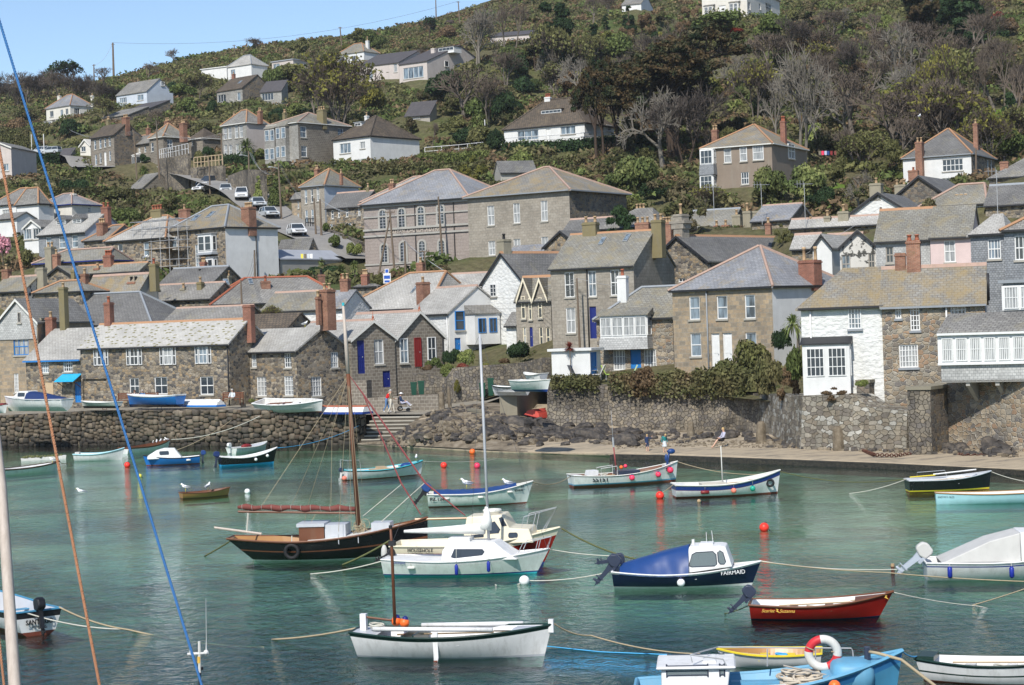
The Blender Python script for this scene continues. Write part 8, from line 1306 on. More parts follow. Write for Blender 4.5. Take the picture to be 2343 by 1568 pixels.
 h1=Vector(J['hd1'])*hgt;hf=h1+Vector((.047,0,-.008))*hgt;m.ball(tuple(hf),.009*hgt,6,4,(1.2,.7,1.3));r=thing(name,label,'person',foot,yaw);m.build('body',[cols[0],cols[1],cols[2],cols[3],'skin',cols[4]if len(cols)>4 else cols[1]],r,True,False)
 b=MB();[b.ball((h1.x+.045*hgt,s*.018*hgt,h1.z+.006*hgt),.005*hgt,5)for s in(1,-1)];b.box(h1.x+.044*hgt,-.014*hgt,h1.z-.032*hgt,h1.x+.05*hgt,.014*hgt,h1.z-.028*hgt);b.build('face','hair_brown',r)
 b=MB();b.ball((h1.x-.008*hgt,h1.y,h1.z+.018*hgt),.056*hgt,10,0,(1,.95,.95));
 if hair!='hair_grey':b.ball((h1.x-.028*hgt,h1.y,h1.z-.02*hgt),.045*hgt,8,0,(.7,1,1.4))
 b.build('hair',hair,r,True)
 if hat:b=MB();b.lathe([(.115*hgt,.0),(.12*hgt,.008*hgt),(.06*hgt,.02*hgt),(.055*hgt,.06*hgt),(.01,.068*hgt)],(h1.x,h1.y,h1.z+.02*hgt),14);b.build('hat',hat,r,True)
 if skirt:b=MB();p=Vector(J['wst'])*hgt;q=Vector(J['pel'])*hgt;b.tube([p,q,q+Vector((.0,0,-skirt[1]*hgt))],[.072*hgt,.095*hgt,.13*hgt],12,cap=False);b.build('skirt',skirt[0],r,True)
 return r
walk=dict(hl=(0,.05,.50),hr=(0,-.05,.50),kl=(.09,.06,.29),al=(.13,.06,.05),tl=(.22,.065,.02),kr=(-.02,-.06,.28),ar=(-.14,-.06,.07),tr=(-.07,-.065,.015))
gp=lambda t,u_,v_,z:onz(*tt(t,u_,v_),z)
person('bent walker in red top and blue jeans pushing beside the wheelchair',gp(23,1035,846,2.06),1.72,{**walk,'wst':(.03,0,.6),'chs':(.08,0,.72),'nck':(.13,0,.81),'hd0':(.16,0,.85),'hd1':(.18,0,.90),'hd2':(.18,0,.95),'sl':(.10,.1,.79),'sr':(.10,-.1,.79),'el':(.14,.13,.63),'wl':(.26,.12,.58),'fl':(.30,.12,.57),'er':(.14,-.13,.63),'wr':(.26,-.12,.58),'fr':(.30,-.12,.57)},('cloth_red','cloth_jean','cloth_red','hull_white'),.1)
person('walker in khaki jacket and pale trousers pushing the wheelchair',gp(23,1072,858,1.98),1.84,{**walk,'el':(.06,.13,.64),'wl':(.18,.11,.60),'fl':(.22,.11,.6),'er':(.06,-.13,.64),'wr':(.18,-.11,.60),'fr':(.22,-.11,.6)},('cloth_khaki','cloth_cream','cloth_khaki','cloth_black'),0)
sit=dict(pel=(0,0,.30),wst=(-.03,0,.37),chs=(-.05,0,.50),nck=(-.04,0,.60),hd0=(-.03,0,.64),hd1=(-.01,0,.70),hd2=(-.01,0,.755),sl=(-.05,.105,.58),sr=(-.05,-.105,.58),el=(.02,.14,.42),er=(.02,-.14,.42),wl=(.14,.09,.38),wr=(.14,-.09,.38),fl=(.18,.07,.38),fr=(.18,-.07,.38),hl=(.03,.055,.29),hr=(.03,-.055,.29),kl=(.25,.06,.30),kr=(.25,-.06,.30),al=(.27,.06,.06),ar=(.27,-.06,.06),tl=(.35,.065,.02),tr=(.35,-.065,.02))
wc=gp(23,1165,836,2.1);person('wheelchair user in white sun hat and dark blue patterned top',wc+Vector((-.1,0,.12)),1.65,{**sit,'kl':(.24,.06,.36),'al':(.40,.06,.20),'tl':(.47,.065,.20),'kr':(.24,-.06,.34),'ar':(.38,-.06,.17),'tr':(.45,-.065,.16)},('cloth_navy','cloth_lilac','cloth_navy','hull_white'),0,hat='hull_white')
r=thing('wheelchair','black wheelchair with grey wheels on the lane','wheelchair',wc);m=MB();m.box(-.3,-.25,.50,.25,.25,.56);m.build('seat','cloth_black',r);m=MB();m.box(-.36,-.25,.55,-.3,.25,1.05);m.build('backrest','cloth_black',r)
for x_,rr_ in((-.22,.20),(.38,.12)):
 for y_ in(-.28,.28):m=MB();m.tor((x_,y_,rr_),rr_-.03,.035,(0,1,0),16,6);m.ball((x_,y_,rr_),.05,6);m.build('wheel','rubber',r)
m=MB();m.box(-.3,-.22,.18,.42,.22,.30);[m.tube([(-.33,y,.9),(-.52,y,.98)],.018,5)for y in(-.22,.22)];m.tube([(.25,0,.5),(.5,0,.22),(.62,0,.2)],.03,5);m.build('frame','galv',r)
person('small blond boy in dark blue top at the water edge',gp(33,1090,1152,.3),1.06,{'el':(.05,.2,.72),'wl':(.06,.28,.82),'fl':(.06,.31,.86),'kl':(.03,.06,.28)},('cloth_navy','cloth_navy','cloth_navy','skin','skin'),-1.0,'hair_blond');person('blond girl in pale striped dress bending at the water edge',gp(33,1225,1162,.3),1.22,{'wst':(.02,0,.6),'chs':(.05,0,.72),'nck':(.09,0,.81),'hd0':(.12,0,.84),'hd1':(.15,0,.88),'hd2':(.16,0,.93)},('cloth_teal','cloth_pale','cloth_teal','skin','skin'),-1.2,'hair_blond',skirt=('cloth_pale',.2))
person('seated blond woman in lilac top and dark shorts on the beach stones',gp(33,1680,1108,.55)+Vector((0,0,-.12)),1.62,{**sit,'kl':(.24,.06,.33),'al':(.42,.06,.10),'tl':(.50,.06,.06),'kr':(.22,-.06,.30),'ar':(.38,-.06,.06),'tr':(.46,-.06,.03)},('cloth_lilac','cloth_black','cloth_lilac','skin','skin'),math.pi+.3,'hair_blond')
for lb,u_,v_,c_,hr_,yw in(('person with red-brown hair on the bench behind the blue boat',1035,805,('cloth_pale','cloth_jean','skin','cloth_teal'),'hair_brown',-1.2),('person in blue and red top on the bench behind the blue boat',1095,800,('cloth_jean','cloth_khaki','cloth_red','cloth_black'),'hair_grey',-1.5),('grey-haired person in pale shirt alone on the right-hand bench',1798,800,('cloth_pale','cloth_khaki','cloth_pale','cloth_black'),'hair_grey',-1.9)):
 person(lb,gp(13,u_,v_,2.92)+Vector((0,1.0,0)),1.68,sit,c_,yw,hr_)
for lb,u_,v_ in(('dark slatted bench left of the blue beached boat',965,800),('dark slatted bench behind the blue beached boat',1130,798),('dark slatted bench with one person near the drainpipe',1795,798)):
 p=gp(13,u_,v_,2.9)+Vector((0,1.5,0));r=thing('park_bench',lb,'bench',p,-.35,'benches on the quay');m=MB();[m.box(-.9,-.45+.13*i,.42,.9,-.35+.13*i,.46)for i in range(4)];m.build('seat','wood_brown',r);m=MB();[m.box(-.9,.05+.02*i,.55+.12*i,.9,.08+.02*i,.64+.12*i)for i in range(4)];m.build('backrest','wood_brown',r)
 for x_ in(-.85,.85):
  for y_ in(-.42,.06):m=MB();m.box(x_-.035,y_-.03,0,x_+.035,y_+.03,.62 if y_<0 else .98);m.build('leg','wood_brown',r)
for i,(t,u_,v_,r_,mt,lb)in enumerate([(13,993,1268,.20,'buoy_red','orange-red mooring buoy left of the blue rope and blue cabin boat'),(23,1705,1165,.20,'buoy_orange','orange mooring buoy nearest the rubble shore'),(23,1482,1272,.20,'buoy_red','round red-orange buoy right of the turquoise-decked boat'),(23,1742,1275,.19,'buoy_pink','pink mooring buoy touching the tall white mast'),(33,1188,1512,.20,'buoy_red','red mooring buoy at the stern of the blue-banded boat'),(44,37,357,.19,'buoy_red','lone bright red buoy in open water above the red boat'),(34,130,775,.17,'gull_white','white round buoy right of the white yacht'),(13,1090,1352,.14,'tape_yellow','small yellow and white float under the blue rope'),(14,1930,68,.15,'gull_white','white plastic float near the varnished rowing boat'),(34,1492,140,.09,'pot_buff','tiny brown float below the blue-banded boat')]):
 p=gp(t,u_,v_+r_*20,0);r=thing('mooring_buoy',lb,'buoy',p,0,'mooring buoys');m=MB();m.ball((0,0,r_*.62),r_,16);m.build('float',mt,r,True);m=MB();m.tor((r_*.3,0,r_*1.55),r_*.18,r_*.06,(0,1,0),10,4);m.tube([(r_,0,.03),(r_*1.7,.1,-.1)],.02,4);m.build('mooring_ring','motor_dark',r)
def gull(lb,p,yaw=0,sit_=False,s=1.0):
 r=thing('seagull',lb,'gull',p,yaw,'gulls on the boats, water and roofs');z=.06 if sit_ else .18;m=MB();m.tube([(-.24,0,z+.03),(-.12,0,z+.05),(0,0,z+.08),(.10,0,z+.12),(.14,0,z+.19),(.18,0,z+.22),(.21,0,z+.21)],[.015,.05,.085,.07,.04,.042,.018],8);m.tube([(.2,0,z+.21),(.26,0,z+.195)],[.014,.004],5,2)
 if not sit_:[m.tube([(-.01,y,z+.02),(0,y,0)],.008,4,2)for y in(-.03,.03)]
 m.build('body',['gull_white','gull_grey','tape_yellow'],r,True);m=MB();[m.tube([(-.28,y*.3,z+.06),(-.1,y,z+.10),(.05,y,z+.09)],[.008,.035,.03],6)for y in(-.055,.055)];m.build('wing','gull_grey',r,True);r.scale=(s,)*3
def on_boat(b,f,z,side=0):return b.root.matrix_basis@Vector((b.L*f,side,z))
gull('white gull swimming on open water between the two rope lines',gp(14,635,82,0),math.pi,True,1.25);gull('gull standing on the stern of the varnished rowing boat',on_boat(b8,.1,.31),math.pi,False,1.1);gull('gull standing upright amid the varnished rowing boat',on_boat(b8,.55,.28),1.2,False,1.1);gull('big gull standing on the blue covered fishing boat',on_boat(b10,.37,.72),math.pi,False,1.25);gull('gull crouched near the bow of the blue covered boat',on_boat(b10,.76,.80),math.pi,True,1.2);gull('gull on the bow tip of the turquoise-decked boat',on_boat(b9,.92,.78),1.5,False,.9);gull('gull sitting inside the leftmost dinghy',on_boat(b1,.9,.5),math.pi,False,.9);gull('white gull on the corner cottage roof ridge',C.M@Vector((C.W*.75,C.w/2,C.rz)),.5,False,1.2);gull('gull on the thick stone chimney of the scaffolded rooftops',B6.M@Vector((B6.W-.3,B6.w/2,B6.rz+1.2)),.5,False,1.2)
gull('gull perched on the villa chimney pot',r1_.M@Vector((r1_.W*.28,-.4,r1_.hr+.9)),1,False,1.6)
for i in range(5):gull(['gull at the stern','second gull from the stern','middle gull','second gull from the bow','gull at the bow'][i]+' of the brown-gunwaled white dinghy',on_boat(b4,.62+.08*i,.5+.03*i,rnd.uniform(-.1,.1)),rnd.uniform(0,6),True,.9)
for(lb,t,u_,vt,vb,z,w_)in[('leaning square granite mooring post with yellow lichen on the beach',33,1432,915,1072,.5,62),('thick dark granite post leaning before the retaining wall',33,1975,915,1095,.5,85),('broad granite post with ochre top below the white bay window',43,622,952,1140,.5,95),('yellow-lichened upright stone at the lane corner',23,1465,685,810,2.35,52),('short pointed granite gatepost beside the lane',23,1530,645,790,2.5,30),('weathered standing stone at the quay edge by the benches',13,1897,680,800,2.75,42),('tall dark boulder post at the foot of the steps wall',13,605,995,1095,.0,70)]:
 p=gp(t,u_,vb,z);k_=(p-CAM).dot(fw)/F*.29318;hh=(vb-vt)*k_;ww=w_*k_/2;m=MB();m.tube([(0,0,-.4),(.03,0,hh*.4),(.08,0,hh*.9),(.07,0,hh)],[ww*1.1,ww,ww*.85,ww*.5],7);r=thing('granite_post',lb,'post',p,rnd.uniform(0,3));o=m.build('stone','rock_brown',r,False);md=o.modifiers.new('b','BEVEL');md.width=.06;md.segments=2
def boulder_mesh(i,mat):
 m=MB();st=random.Random(i);n,k_=10,7;m.ball((0,0,0),1,n,0,(1,st.uniform(.6,.9),st.uniform(.4,.65)),.65);m.v=[tuple(Vector(v)*(1+st.uniform(-.16,.16)))for v in m.v];o=m.build('boulder',mat);me=o.data;bpy.data.objects.remove(o);return me
BM=[boulder_mesh(i,['rock','rock','rock','rock_brown','rock'][i%5])for i in range(10)]
from mathutils.bvhtree import BVHTree
def bvh(n):me=bpy.data.objects[n].data;return BVHTree.FromPolygons([v.co.copy()for v in me.vertices],[tuple(p.vertices)for p in me.polygons])
SB=[bvh('beach_sand'),bvh('rock_slope')]
def ground(p):
 d=(p-CAM).normalized();h_=[q for q in(b.ray_cast(CAM,d)[0]for b in SB)if q];return min(h_,key=lambda q:(q-CAM).length)if h_ else p
def boulders(n,f,s0,s1,lb,grp,ms=BM):
 for i in range(n):
  p=ground(f());s=rnd.uniform(s0,s1)*1.45*(1.6 if rnd.random()<.12 else 1);o=bpy.data.objects.new('boulder',rnd.choice(ms));col.objects.link(o);o.location=p+Vector((0,0,s*.15));o.rotation_euler=(rnd.uniform(-.4,.4),rnd.uniform(-.4,.4),rnd.uniform(0,6.28));o.scale=(s,s,s*rnd.uniform(.7,1.1));tag(o,lb,'rock',grp)
def strip(t,pts,jit):
 def f():
  i=rnd.randrange(len(pts)-1);a,b_=pts[i],pts[i+1];q=rnd.random();u_,v_,z=[a[j]+(b_[j]-a[j])*q for j in range(3)];return gp(t,u_+rnd.uniform(-10,10),v_+rnd.uniform(-jit,jit),z)
 return f
boulders(104,strip(33,[(-150,960,1.3),(150,985,1.1),(500,1000,.9),(820,1030,.75),(1000,1060,.55)],55),.16,.42,'one of the dark boulders piled under the garden wall, left part','dark boulders below the garden wall');boulders(30,strip(33,[(0,1085,.2),(200,1085,.35),(480,1080,.45),(800,1070,.5),(1300,1055,.65)],22),.10,.3,'one of the smaller dark stones at the top of the sand','dark stones along the sand')
boulders(16,strip(33,[(1300,1030,.75),(1700,1040,.7),(2063,1060,.6)],30),.12,.32,'one of the grey stones around the granite posts','stones by the granite posts');boulders(34,strip(43,[(60,1075,.5),(300,1070,.55),(560,1090,.5),(900,1100,.5),(1110,1115,.45)],26),.13,.36,'one of the dark boulders below the white bay-window house','boulders below the white house');boulders(14,strip(43,[(1380,1140,.4),(1560,1135,.45),(1750,1160,.4),(1950,1150,.4)],25),.16,.42,'one of the black boulders beneath the glazed sun room','black boulders by the buttress')
boulders(56,strip(23,[(1130,1040,.35),(1500,1030,.55),(1800,1020,.75),(2063,990,.9),(1400,930,1.6),(1700,900,1.9)],55),.14,.42,'one of the flat brown rocks on the rubble slipway','brown rocks on the slipway',[BM[3],BM[8],BM[0]]);boulders(26,strip(13,[(0,1085,.05),(500,1085,.08),(1000,1080,.1),(1500,1075,.1),(2000,1070,.1)],14),.18,.42,'one of the wet rocks at the foot of the quay wall','wet rocks at the quay foot');boulders(10,strip(23,[(150,1075,.1),(500,1075,.1),(720,1060,.1)],12),.18,.4,'one of the wet rocks between quay wall and steps','wet rocks near the steps')
pb=MB();pd=MB()
for i in range(2100):
 p=ground(rnd.choice([strip(33,[(-400,1000,1),(150,1000,1.1),(500,1020,.9),(820,1040,.75),(1500,1040,.6)],60),strip(23,[(1000,1060,.3),(1500,1000,.6),(2000,960,1),(1700,850,2.2),(1350,930,1.8)],75),strip(43,[(60,1080,.5),(560,1100,.5),(1110,1120,.45),(2000,1160,.4)],42)])());s=rnd.uniform(.07,.24)
 (pd if rnd.random()<.6 else pb).ball((p.x,p.y,p.z+s*.2),s,6,0,(1,rnd.uniform(.6,1),rnd.uniform(.45,.8)),.75,rnd.uniform(0,3))
tag(pd.build('rubble','rock'),'small dark rubble filling the gaps between the beach boulders','rubble',kind='stuff')
for i in range(900):p=ground(strip(33,[(850,1105,.35),(1500,1085,.5),(2063,1100,.45),(3100,1120,.4),(4000,1170,.35)],28)());s=rnd.uniform(.03,.09);pb.ball((p.x,p.y,p.z+.02),s,5,0,(1,.8,.6))
tag(pb.build('pebbles','rock_brown'),'scattered pebbles and shingle lying over the sand','pebbles',kind='stuff')
ch_=MB();pts=[gp(43,u_,v_,.45)for u_,v_ in((735,1105),(800,1150),(900,1185),(1050,1190),(1250,1170),(1450,1165),(1600,1190),(1780,1190))]
for a,b_ in zip(pts[:-1],pts[1:]):
 n=max(2,int((b_-a).length/.16))
 for i in range(n):p=a.lerp(b_,i/n);ch_.tor((p.x,p.y,p.z+.05),.09,.03,(rnd.uniform(-.3,.3),1 if i%2 else .2,.2 if i%2 else 1),8,4)
tag(ch_.build('chain','rust'),'heavy rusty mooring chain lying along the sand by the buttress','chain');m=MB();p=gp(44,1040,690,0);m.tube([(0,0,-.5),(0,0,.28)],.06,7);r=thing('mooring_pile','rusty wooden pile standing in the water left of the silver outboard','post',p);m.build('pile','rust',r);m=MB();m.tube([(0,0,.2),(0,0,.29)],.062,7);m.build('pile_head','pot_buff',r)
for lb,u_,mt in(('rusty brown ladder fixed to the quay wall',835,'rust'),('grey metal ladder fixed to the quay wall below the blue boat',1262,'galv')):
 a,b_=gp(13,u_,1060,.3)+Vector((0,-.45,0)),0;r=thing('quay_ladder',lb,'ladder',a,-.45,'ladders on the quay wall');m=MB();[m.tube([(x,0,-.4),(x,0,2.55)],.03,4)for x in(-.2,.2)];m.build('rails',mt,r);m=MB();[m.tube([(-.2,0,i*.27),(.2,0,i*.27)],.02,4)for i in range(10)];m.build('rungs',mt,r)
def rope(lb,pts,rad,mat,sag=0,n=12,name='mooring_rope',grp='mooring ropes',tw=False):
 P_=[]
 for a,b_ in zip(pts[:-1],pts[1:]):
  for i in range(n):q=i/n;p=Vector(a).lerp(b_,q);p.z-=sag*4*q*(1-q);P_.append(p)
 P_.append(Vector(pts[-1]));m=MB();m.tube(P_,rad,4);return tag(m.build(name,mat,None,True),lb,'rope',grp)
def twisted(lb,p0,p1,rad,mat,pitch,name='rope'):
 d=(p1-p0);L_=d.length;d.normalize();a=d.cross(Vector((0,1,0))).normalized();b_=d.cross(a);m=MB();n=int(L_/pitch*7)
 for k_ in range(3):m.tube([p0+d*(L_*i/n)+(a*math.cos(6.283*(i/7+k_/3))+b_*math.sin(6.283*(i/7+k_/3)))*rad*.55 for i in range(n+1)],rad*.62,5,cap=False)
 return tag(m.build(name,mat,None,True),lb,'rope')
d0=17.0;twisted('long twisted blue rope crossing the left of the view',at(-60,-145,d0*1.05),at(520,1760,d0*.97),.0115,'rope_blue',.085);twisted('twisted orange-brown rope left of the blue one',at(-60,30,d0),at(245,1660,d0*.95),.0125,'rope_orange',.075);twisted('short orange-brown rope in the bottom left corner',at(-30,1200,d0*.9),at(17,1640,d0*.9),.010,'rope_orange',.07)
m=MB();m.tube([at(-47,700,20.5),at(3,1108,20),at(34,1568,19.5),at(56,1900,19)],[.045,.053,.064,.07],14);tag(m.build('wooden_mast','pale_mast',None,True),'pale weathered wooden spar leaning up the left edge','mast')
dn=28.0;P_=lambda u_,v_:at(*tt(14,u_,v_),dn);r=thing('aerial_mast','white and black aerial mast with whip antenna at bottom left of centre','mast',(0,0,0));m=MB();m.tube([P_(1558,1800),P_(1558,1470)],.022,8);m.build('lower_pole','black_paint',r);m=MB();m.tube([P_(1558,1470),P_(1555,1225)],.021,8);m.build('pole','dull_white',r);m=MB();m.tube([P_(1462,1325),P_(1628,1318)],.020,8);m.tube([P_(1485,1320),P_(1485,1285)],.014,6);m.ball(tuple(P_(1608,1312)),.04,8);m.build('crossbar','hull_white',r,True);m=MB();m.tube([P_(1608,1310),P_(1609,1200),P_(1606,890)],[.010,.004,.0022],5);m.build('antenna','hull_white',r);m=MB();m.tube([P_(1553,1345),P_(1553,1395)],.026,8);m.build('lamp','letter_gold',r);m=MB();m.tube([P_(1576,1425),P_(1576,1450)],.02,6);m.build('bracket','black_paint',r)
g=gp
for lb,pts,rad,mt,sg_ in[('tan mooring rope from SANTIAGO sinking past the aerial mast',[on_boat(b22,.0,.75,-.6),g(14,1000,1135,.05),g(14,2060,1275,-.02)],.022,'rope_tan',.1),('second rope from SANTIAGO meeting the first',[on_boat(b22,.02,.75,.5),g(14,960,1132,.06)],.018,'rope_white',.12),('short weedy rope from the varnished stern of the black boat',[on_boat(b20,.02,.8),g(14,1595,562,0)],.025,'rope_weed',.02),('thick yellow-green rope from the cream cruiser to the water',[g(24,1060,440,.9),g(24,690,630,0)],.03,'rope_weed',.05),('pair of pale ropes from the yacht stern to the water',[on_boat(b18,.0,.5),g(24,440,700,0)],.016,'rope_white',.08),('old rope from the green-railed boat with a hanging tail',[on_boat(b21,.0,.68),g(24,140,1212,0)],.022,'rope_tan',.05),('long pale rope from the green-railed boat bow to bottom right',[on_boat(b21,1.0,.85),g(34,650,1180,.35),g(34,1500,1325,.2)],.016,'rope_tan',.1),('bright blue rope trailing right of the green-railed boat',[g(34,280,1262,.02),g(34,720,1308,.01),g(34,1440,1338,.02)],.013,'rope_cyan',0),('weedy rope from the red cruiser bow to the blue-canopied boat',[g(34,420,345,1.15),g(34,1050,595,.1)],.025,'rope_weed',.15),('pale rope from the white yacht bow running right',[g(34,330,508,.75),g(34,850,560,.5)],.013,'rope_white',.05),('pale double rope from FAIRMAID stern past the white buoy',[on_boat(b17,.0,.5),g(34,150,752,.1),g(24,1880,785,0)],.015,'rope_white',.1),('pale rope from FAIRMAID bow to the rusty pile and beyond',[on_boat(b17,1.0,.74),g(44,1040,665,.25),g(44,1480,600,.55)],.013,'rope_white',.1),('long rope drooping right across in front of the grey cabin boat',[on_boat(b17,1.0,.72),g(44,1000,690,.2),g(44,2300,765,.2)],.014,'rope_tan',.05),('thin green line from the red boat bow to the right edge',[on_boat(b16,1.0,.66),g(44,1700,950,.02),g(44,2200,1010,0)],.01,'rope_white',.05),('dark rope slanting down at the right edge',[g(44,1660,945,0),g(44,2200,770,.3)],.014,'rope_tan',.02),('green rope from the red boat stern',[on_boat(b16,.0,.35),g(34,1690,1010,0)],.012,'rope_weed',.03),('rope joining the blue covered boat bow to SS151',[on_boat(b10,1.0,.95),on_boat(b11,.0,.55)],.02,'rope_tan',.25),('rope from SS151 bow toward the blue-banded boat',[on_boat(b11,1.0,1.0),g(33,1980,1330,.4)],.014,'rope_tan',.2),('rope from the blue-banded boat stern to the red buoy',[on_boat(b12,.0,.6),g(33,1140,1508,0)],.016,'rope_tan',.05),('weedy rope from blue-banded bow to the black and yellow boat',[on_boat(b12,1.0,1.0),on_boat(b13,.0,.6)],.016,'rope_weed',.3),('white rope falling left from the black and yellow boat',[on_boat(b13,.0,.6),g(43,700,1480,0)],.012,'rope_white',.1),('white rope from the black and yellow boat bow to the right edge',[on_boat(b13,1.0,.8),g(43,2200,1400,.3)],.012,'rope_white',.1),('white rope from the quay wall down to the brown-gunwaled dinghy',[g(13,2030,875,2.3)+Vector((0,-.3,0)),on_boat(b4,1.0,.7)],.02,'rope_white',.4),('thin rope from the quay wall to the navy boat',[g(13,1810,905,2.2)+Vector((0,-.3,0)),g(13,1380,1140,.4)],.015,'rope_tan',.2),('rope slanting down the quay wall at far left',[g(13,215,850,2.7)+Vector((0,-.35,0)),g(13,160,1000,1.2),g(13,90,1105,0)],.02,'rope_tan',.1),('line from the turquoise-decked boat bow to the right',[on_boat(b9,1.0,.75),g(23,1900,1212,.3)],.01,'rope_white',.1),('blue rope from the steps to the navy boat',[g(23,820,950,1.5),on_boat(b6,1.0,.95)],.014,'rope_cyan',.3),('dark rope from the leftmost dinghy across to the blue-railed dinghy',[on_boat(b1,1.0,.55),g(13,520,1240,.05),g(13,715,1292,0)],.014,'rope_weed',.1),('blue rope from bottom right dinghy to the blue boat bow',[on_boat(b25,1.0,1.05),on_boat(b26,.0,.5)],.014,'rope_cyan',.05)]:
 rope(lb,pts,rad*1.25,mt,sg_)
TOPS={}
def pole(lb,key,t,u0,v0,u1,v1,d,rad=.13,bars=0,lamp=False):
 a,b_=at(*tt(t,u0,v0),d),at(*tt(t,u1,v1),d);r=thing('utility_pole',lb,'pole',a,0,'telegraph poles in the town');m=MB();v=b_-a;m.tube([-v*.12,v*.5,v],[rad,rad*.85,rad*.65],7);m.build('shaft','wood_pole',r);TOPS[key]=b_
 for i in range(bars):m=MB();z=v*(1-.04-.05*i);m.box(z.x-.5,z.y-.04,z.z-.04,z.x+.5,z.y+.04,z.z+.04);[m.tube([(z.x+x,z.y,z.z),(z.x+x,z.y,z.z+.18)],.04,5)for x in(-.45,-.2,.2,.45)];m.build('crossarm','wood_pole',r)
 if lamp:m=MB();z=v*.9;m.tube([z,z+Vector((-.9,0,.25))],.03,5);m.ball((z.x-1.1,z.y,z.z+.22),.2,8,0,(1.3,.6,.4));m.build('lamp_head','metal_grey',r)
for q in[('tallest twin pole on the left skyline','sk1',11,890,690,880,335,520,.35,1),('thin skyline pole left of the twin pole','sk2',11,735,690,732,505,520,.22,1),('skyline pole above the white skyline house','sk3',11,1836,480,1826,352,520,.2,1),('pole above the skyline cottage','sk4',21,688,400,672,212,480,.2,1),('grey lamp post at the top of the hill meadow','sk5',21,1422,135,1418,-20,560,.2),('pole at the crest right of the meadow lamp post','sk6',21,1608,210,1594,12,540,.2,1),('pole left of the white slate-roofed house roof','sk7',11,1148,640,1144,500,470,.18),('tall pole in front of the low cottage pair','p1',11,1243,1360,1220,1010,292,.16,1),('pole before the cottage pair, left one','p2',11,1065,1360,1042,1020,296,.13),('pole beside the hipped-roof garage road','p3',11,1740,1440,1725,1040,282,.16,1),('pole by the parked silver cars','p4',11,1640,1520,1630,1250,272,.13),('lamp pole beside the curved road wall','p5',11,1945,1600,1940,1180,262,.15,0,True),('lamp pole below the brown villa','p6',22,218,520,190,30,240,.14,0,True),('pole by the flagpoles on the left','p7',11,452,1200,445,950,400,.16),('dark pole in front of the terrace, left of pair','p8',22,495,770,468,310,222,.14),('black pole with blue road sign, right of pair','p9',22,535,765,515,318,221,.16),('leaning strut pole in front of the chapel','c1',22,950,1030,1068,420,200,.12),('main pole before the chapel left windows','c2',22,1102,950,1060,400,199,.13,1),('short pole before the chapel middle windows','c3',22,1185,930,1176,645,198,.13),('tall slanting pole before the chapel right windows','c4',22,1475,835,1438,298,202,.13),('lattice aerial pole behind the brick chimney','c5',22,1340,890,1328,720,190,.1,1),('tall pole in front of the grey granite house','g1',32,562,1480,538,935,149.5,.10),('pole above the left rooftops','r1',12,1890,1210,1878,950,170,.1),('pole by the white side wall of the scaffolded house','r2',12,1990,930,1985,715,198,.12),('pole beside the white villa','v1',41,1690,1500,1688,1160,214,.12),('tall pole at the right edge above the greenhouse','v2',41,2032,1170,2026,740,240,.15,1),('short dark pole on the long olive roof','v3',42,955,480,945,380,150,.12)]:pole(*q)
for lb,t,u0,v0,v1 in(('white flagpole with nothing flying, left of pair',11,250,1210,1050,),('white flagpole right of pair by the hedge',11,348,1290,1048),('white flagpole beside the many-stemmed palm',21,1808,1150,935)):
 a=hit(*tt(t,u0,v0));k_=(a-CAM).dot(fw)/F*.29318;m=MB();m.tube([(0,0,-.5),(0,0,(v0-v1)*k_)],.07,6);r=thing('flagpole',lb,'flagpole',a);m.build('shaft','hull_white',r)
for i,(a,b_,sg_)in enumerate([('sk1','sk6',4),('sk2','sk1',1.5),('p1','p2',.8),('p1','p3',1),('p3','p5',1),('p5','p6',2),('p6','p8',1.5),('p2','p7',2),('c2','c5',1.5),('p9','c2',1),('r2','r1',1),('g1','c3',2.5),('v1','v2',1.2),('v3','g1',3)]):
 for j in range(1 if a[0]in 'sv' else 3):
  o=Vector((.18*j,0,-.15*j));rope(f"overhead wire {['', 'middle strand ', 'lowest strand '][j]}between two poles, span number {['one','two','three','four','five','six','seven','eight','nine','ten','eleven','twelve','thirteen','fourteen'][i]} from the skyline",[TOPS[a]+o,TOPS[b_]+o],.03 if a[0]=='s' else .012,'wire_pale' if i%2 else 'wire',sg_,name='overhead_wire',grp='overhead wires strung between poles')['category']='wire'
for j in range(5):rope(['top','second','middle','fourth','lowest'][j]+' wire from the granite house pole to the white gable',[TOPS['g1']+Vector((0,0,-.3-.35*j)),W1.M@Vector((.3+.2*j,-.1,W1.he-1-.5*j))],.012,'wire_pale' if j%2 else 'wire',.6,name='overhead_wire',grp='overhead wires strung between poles')['category']='wire'
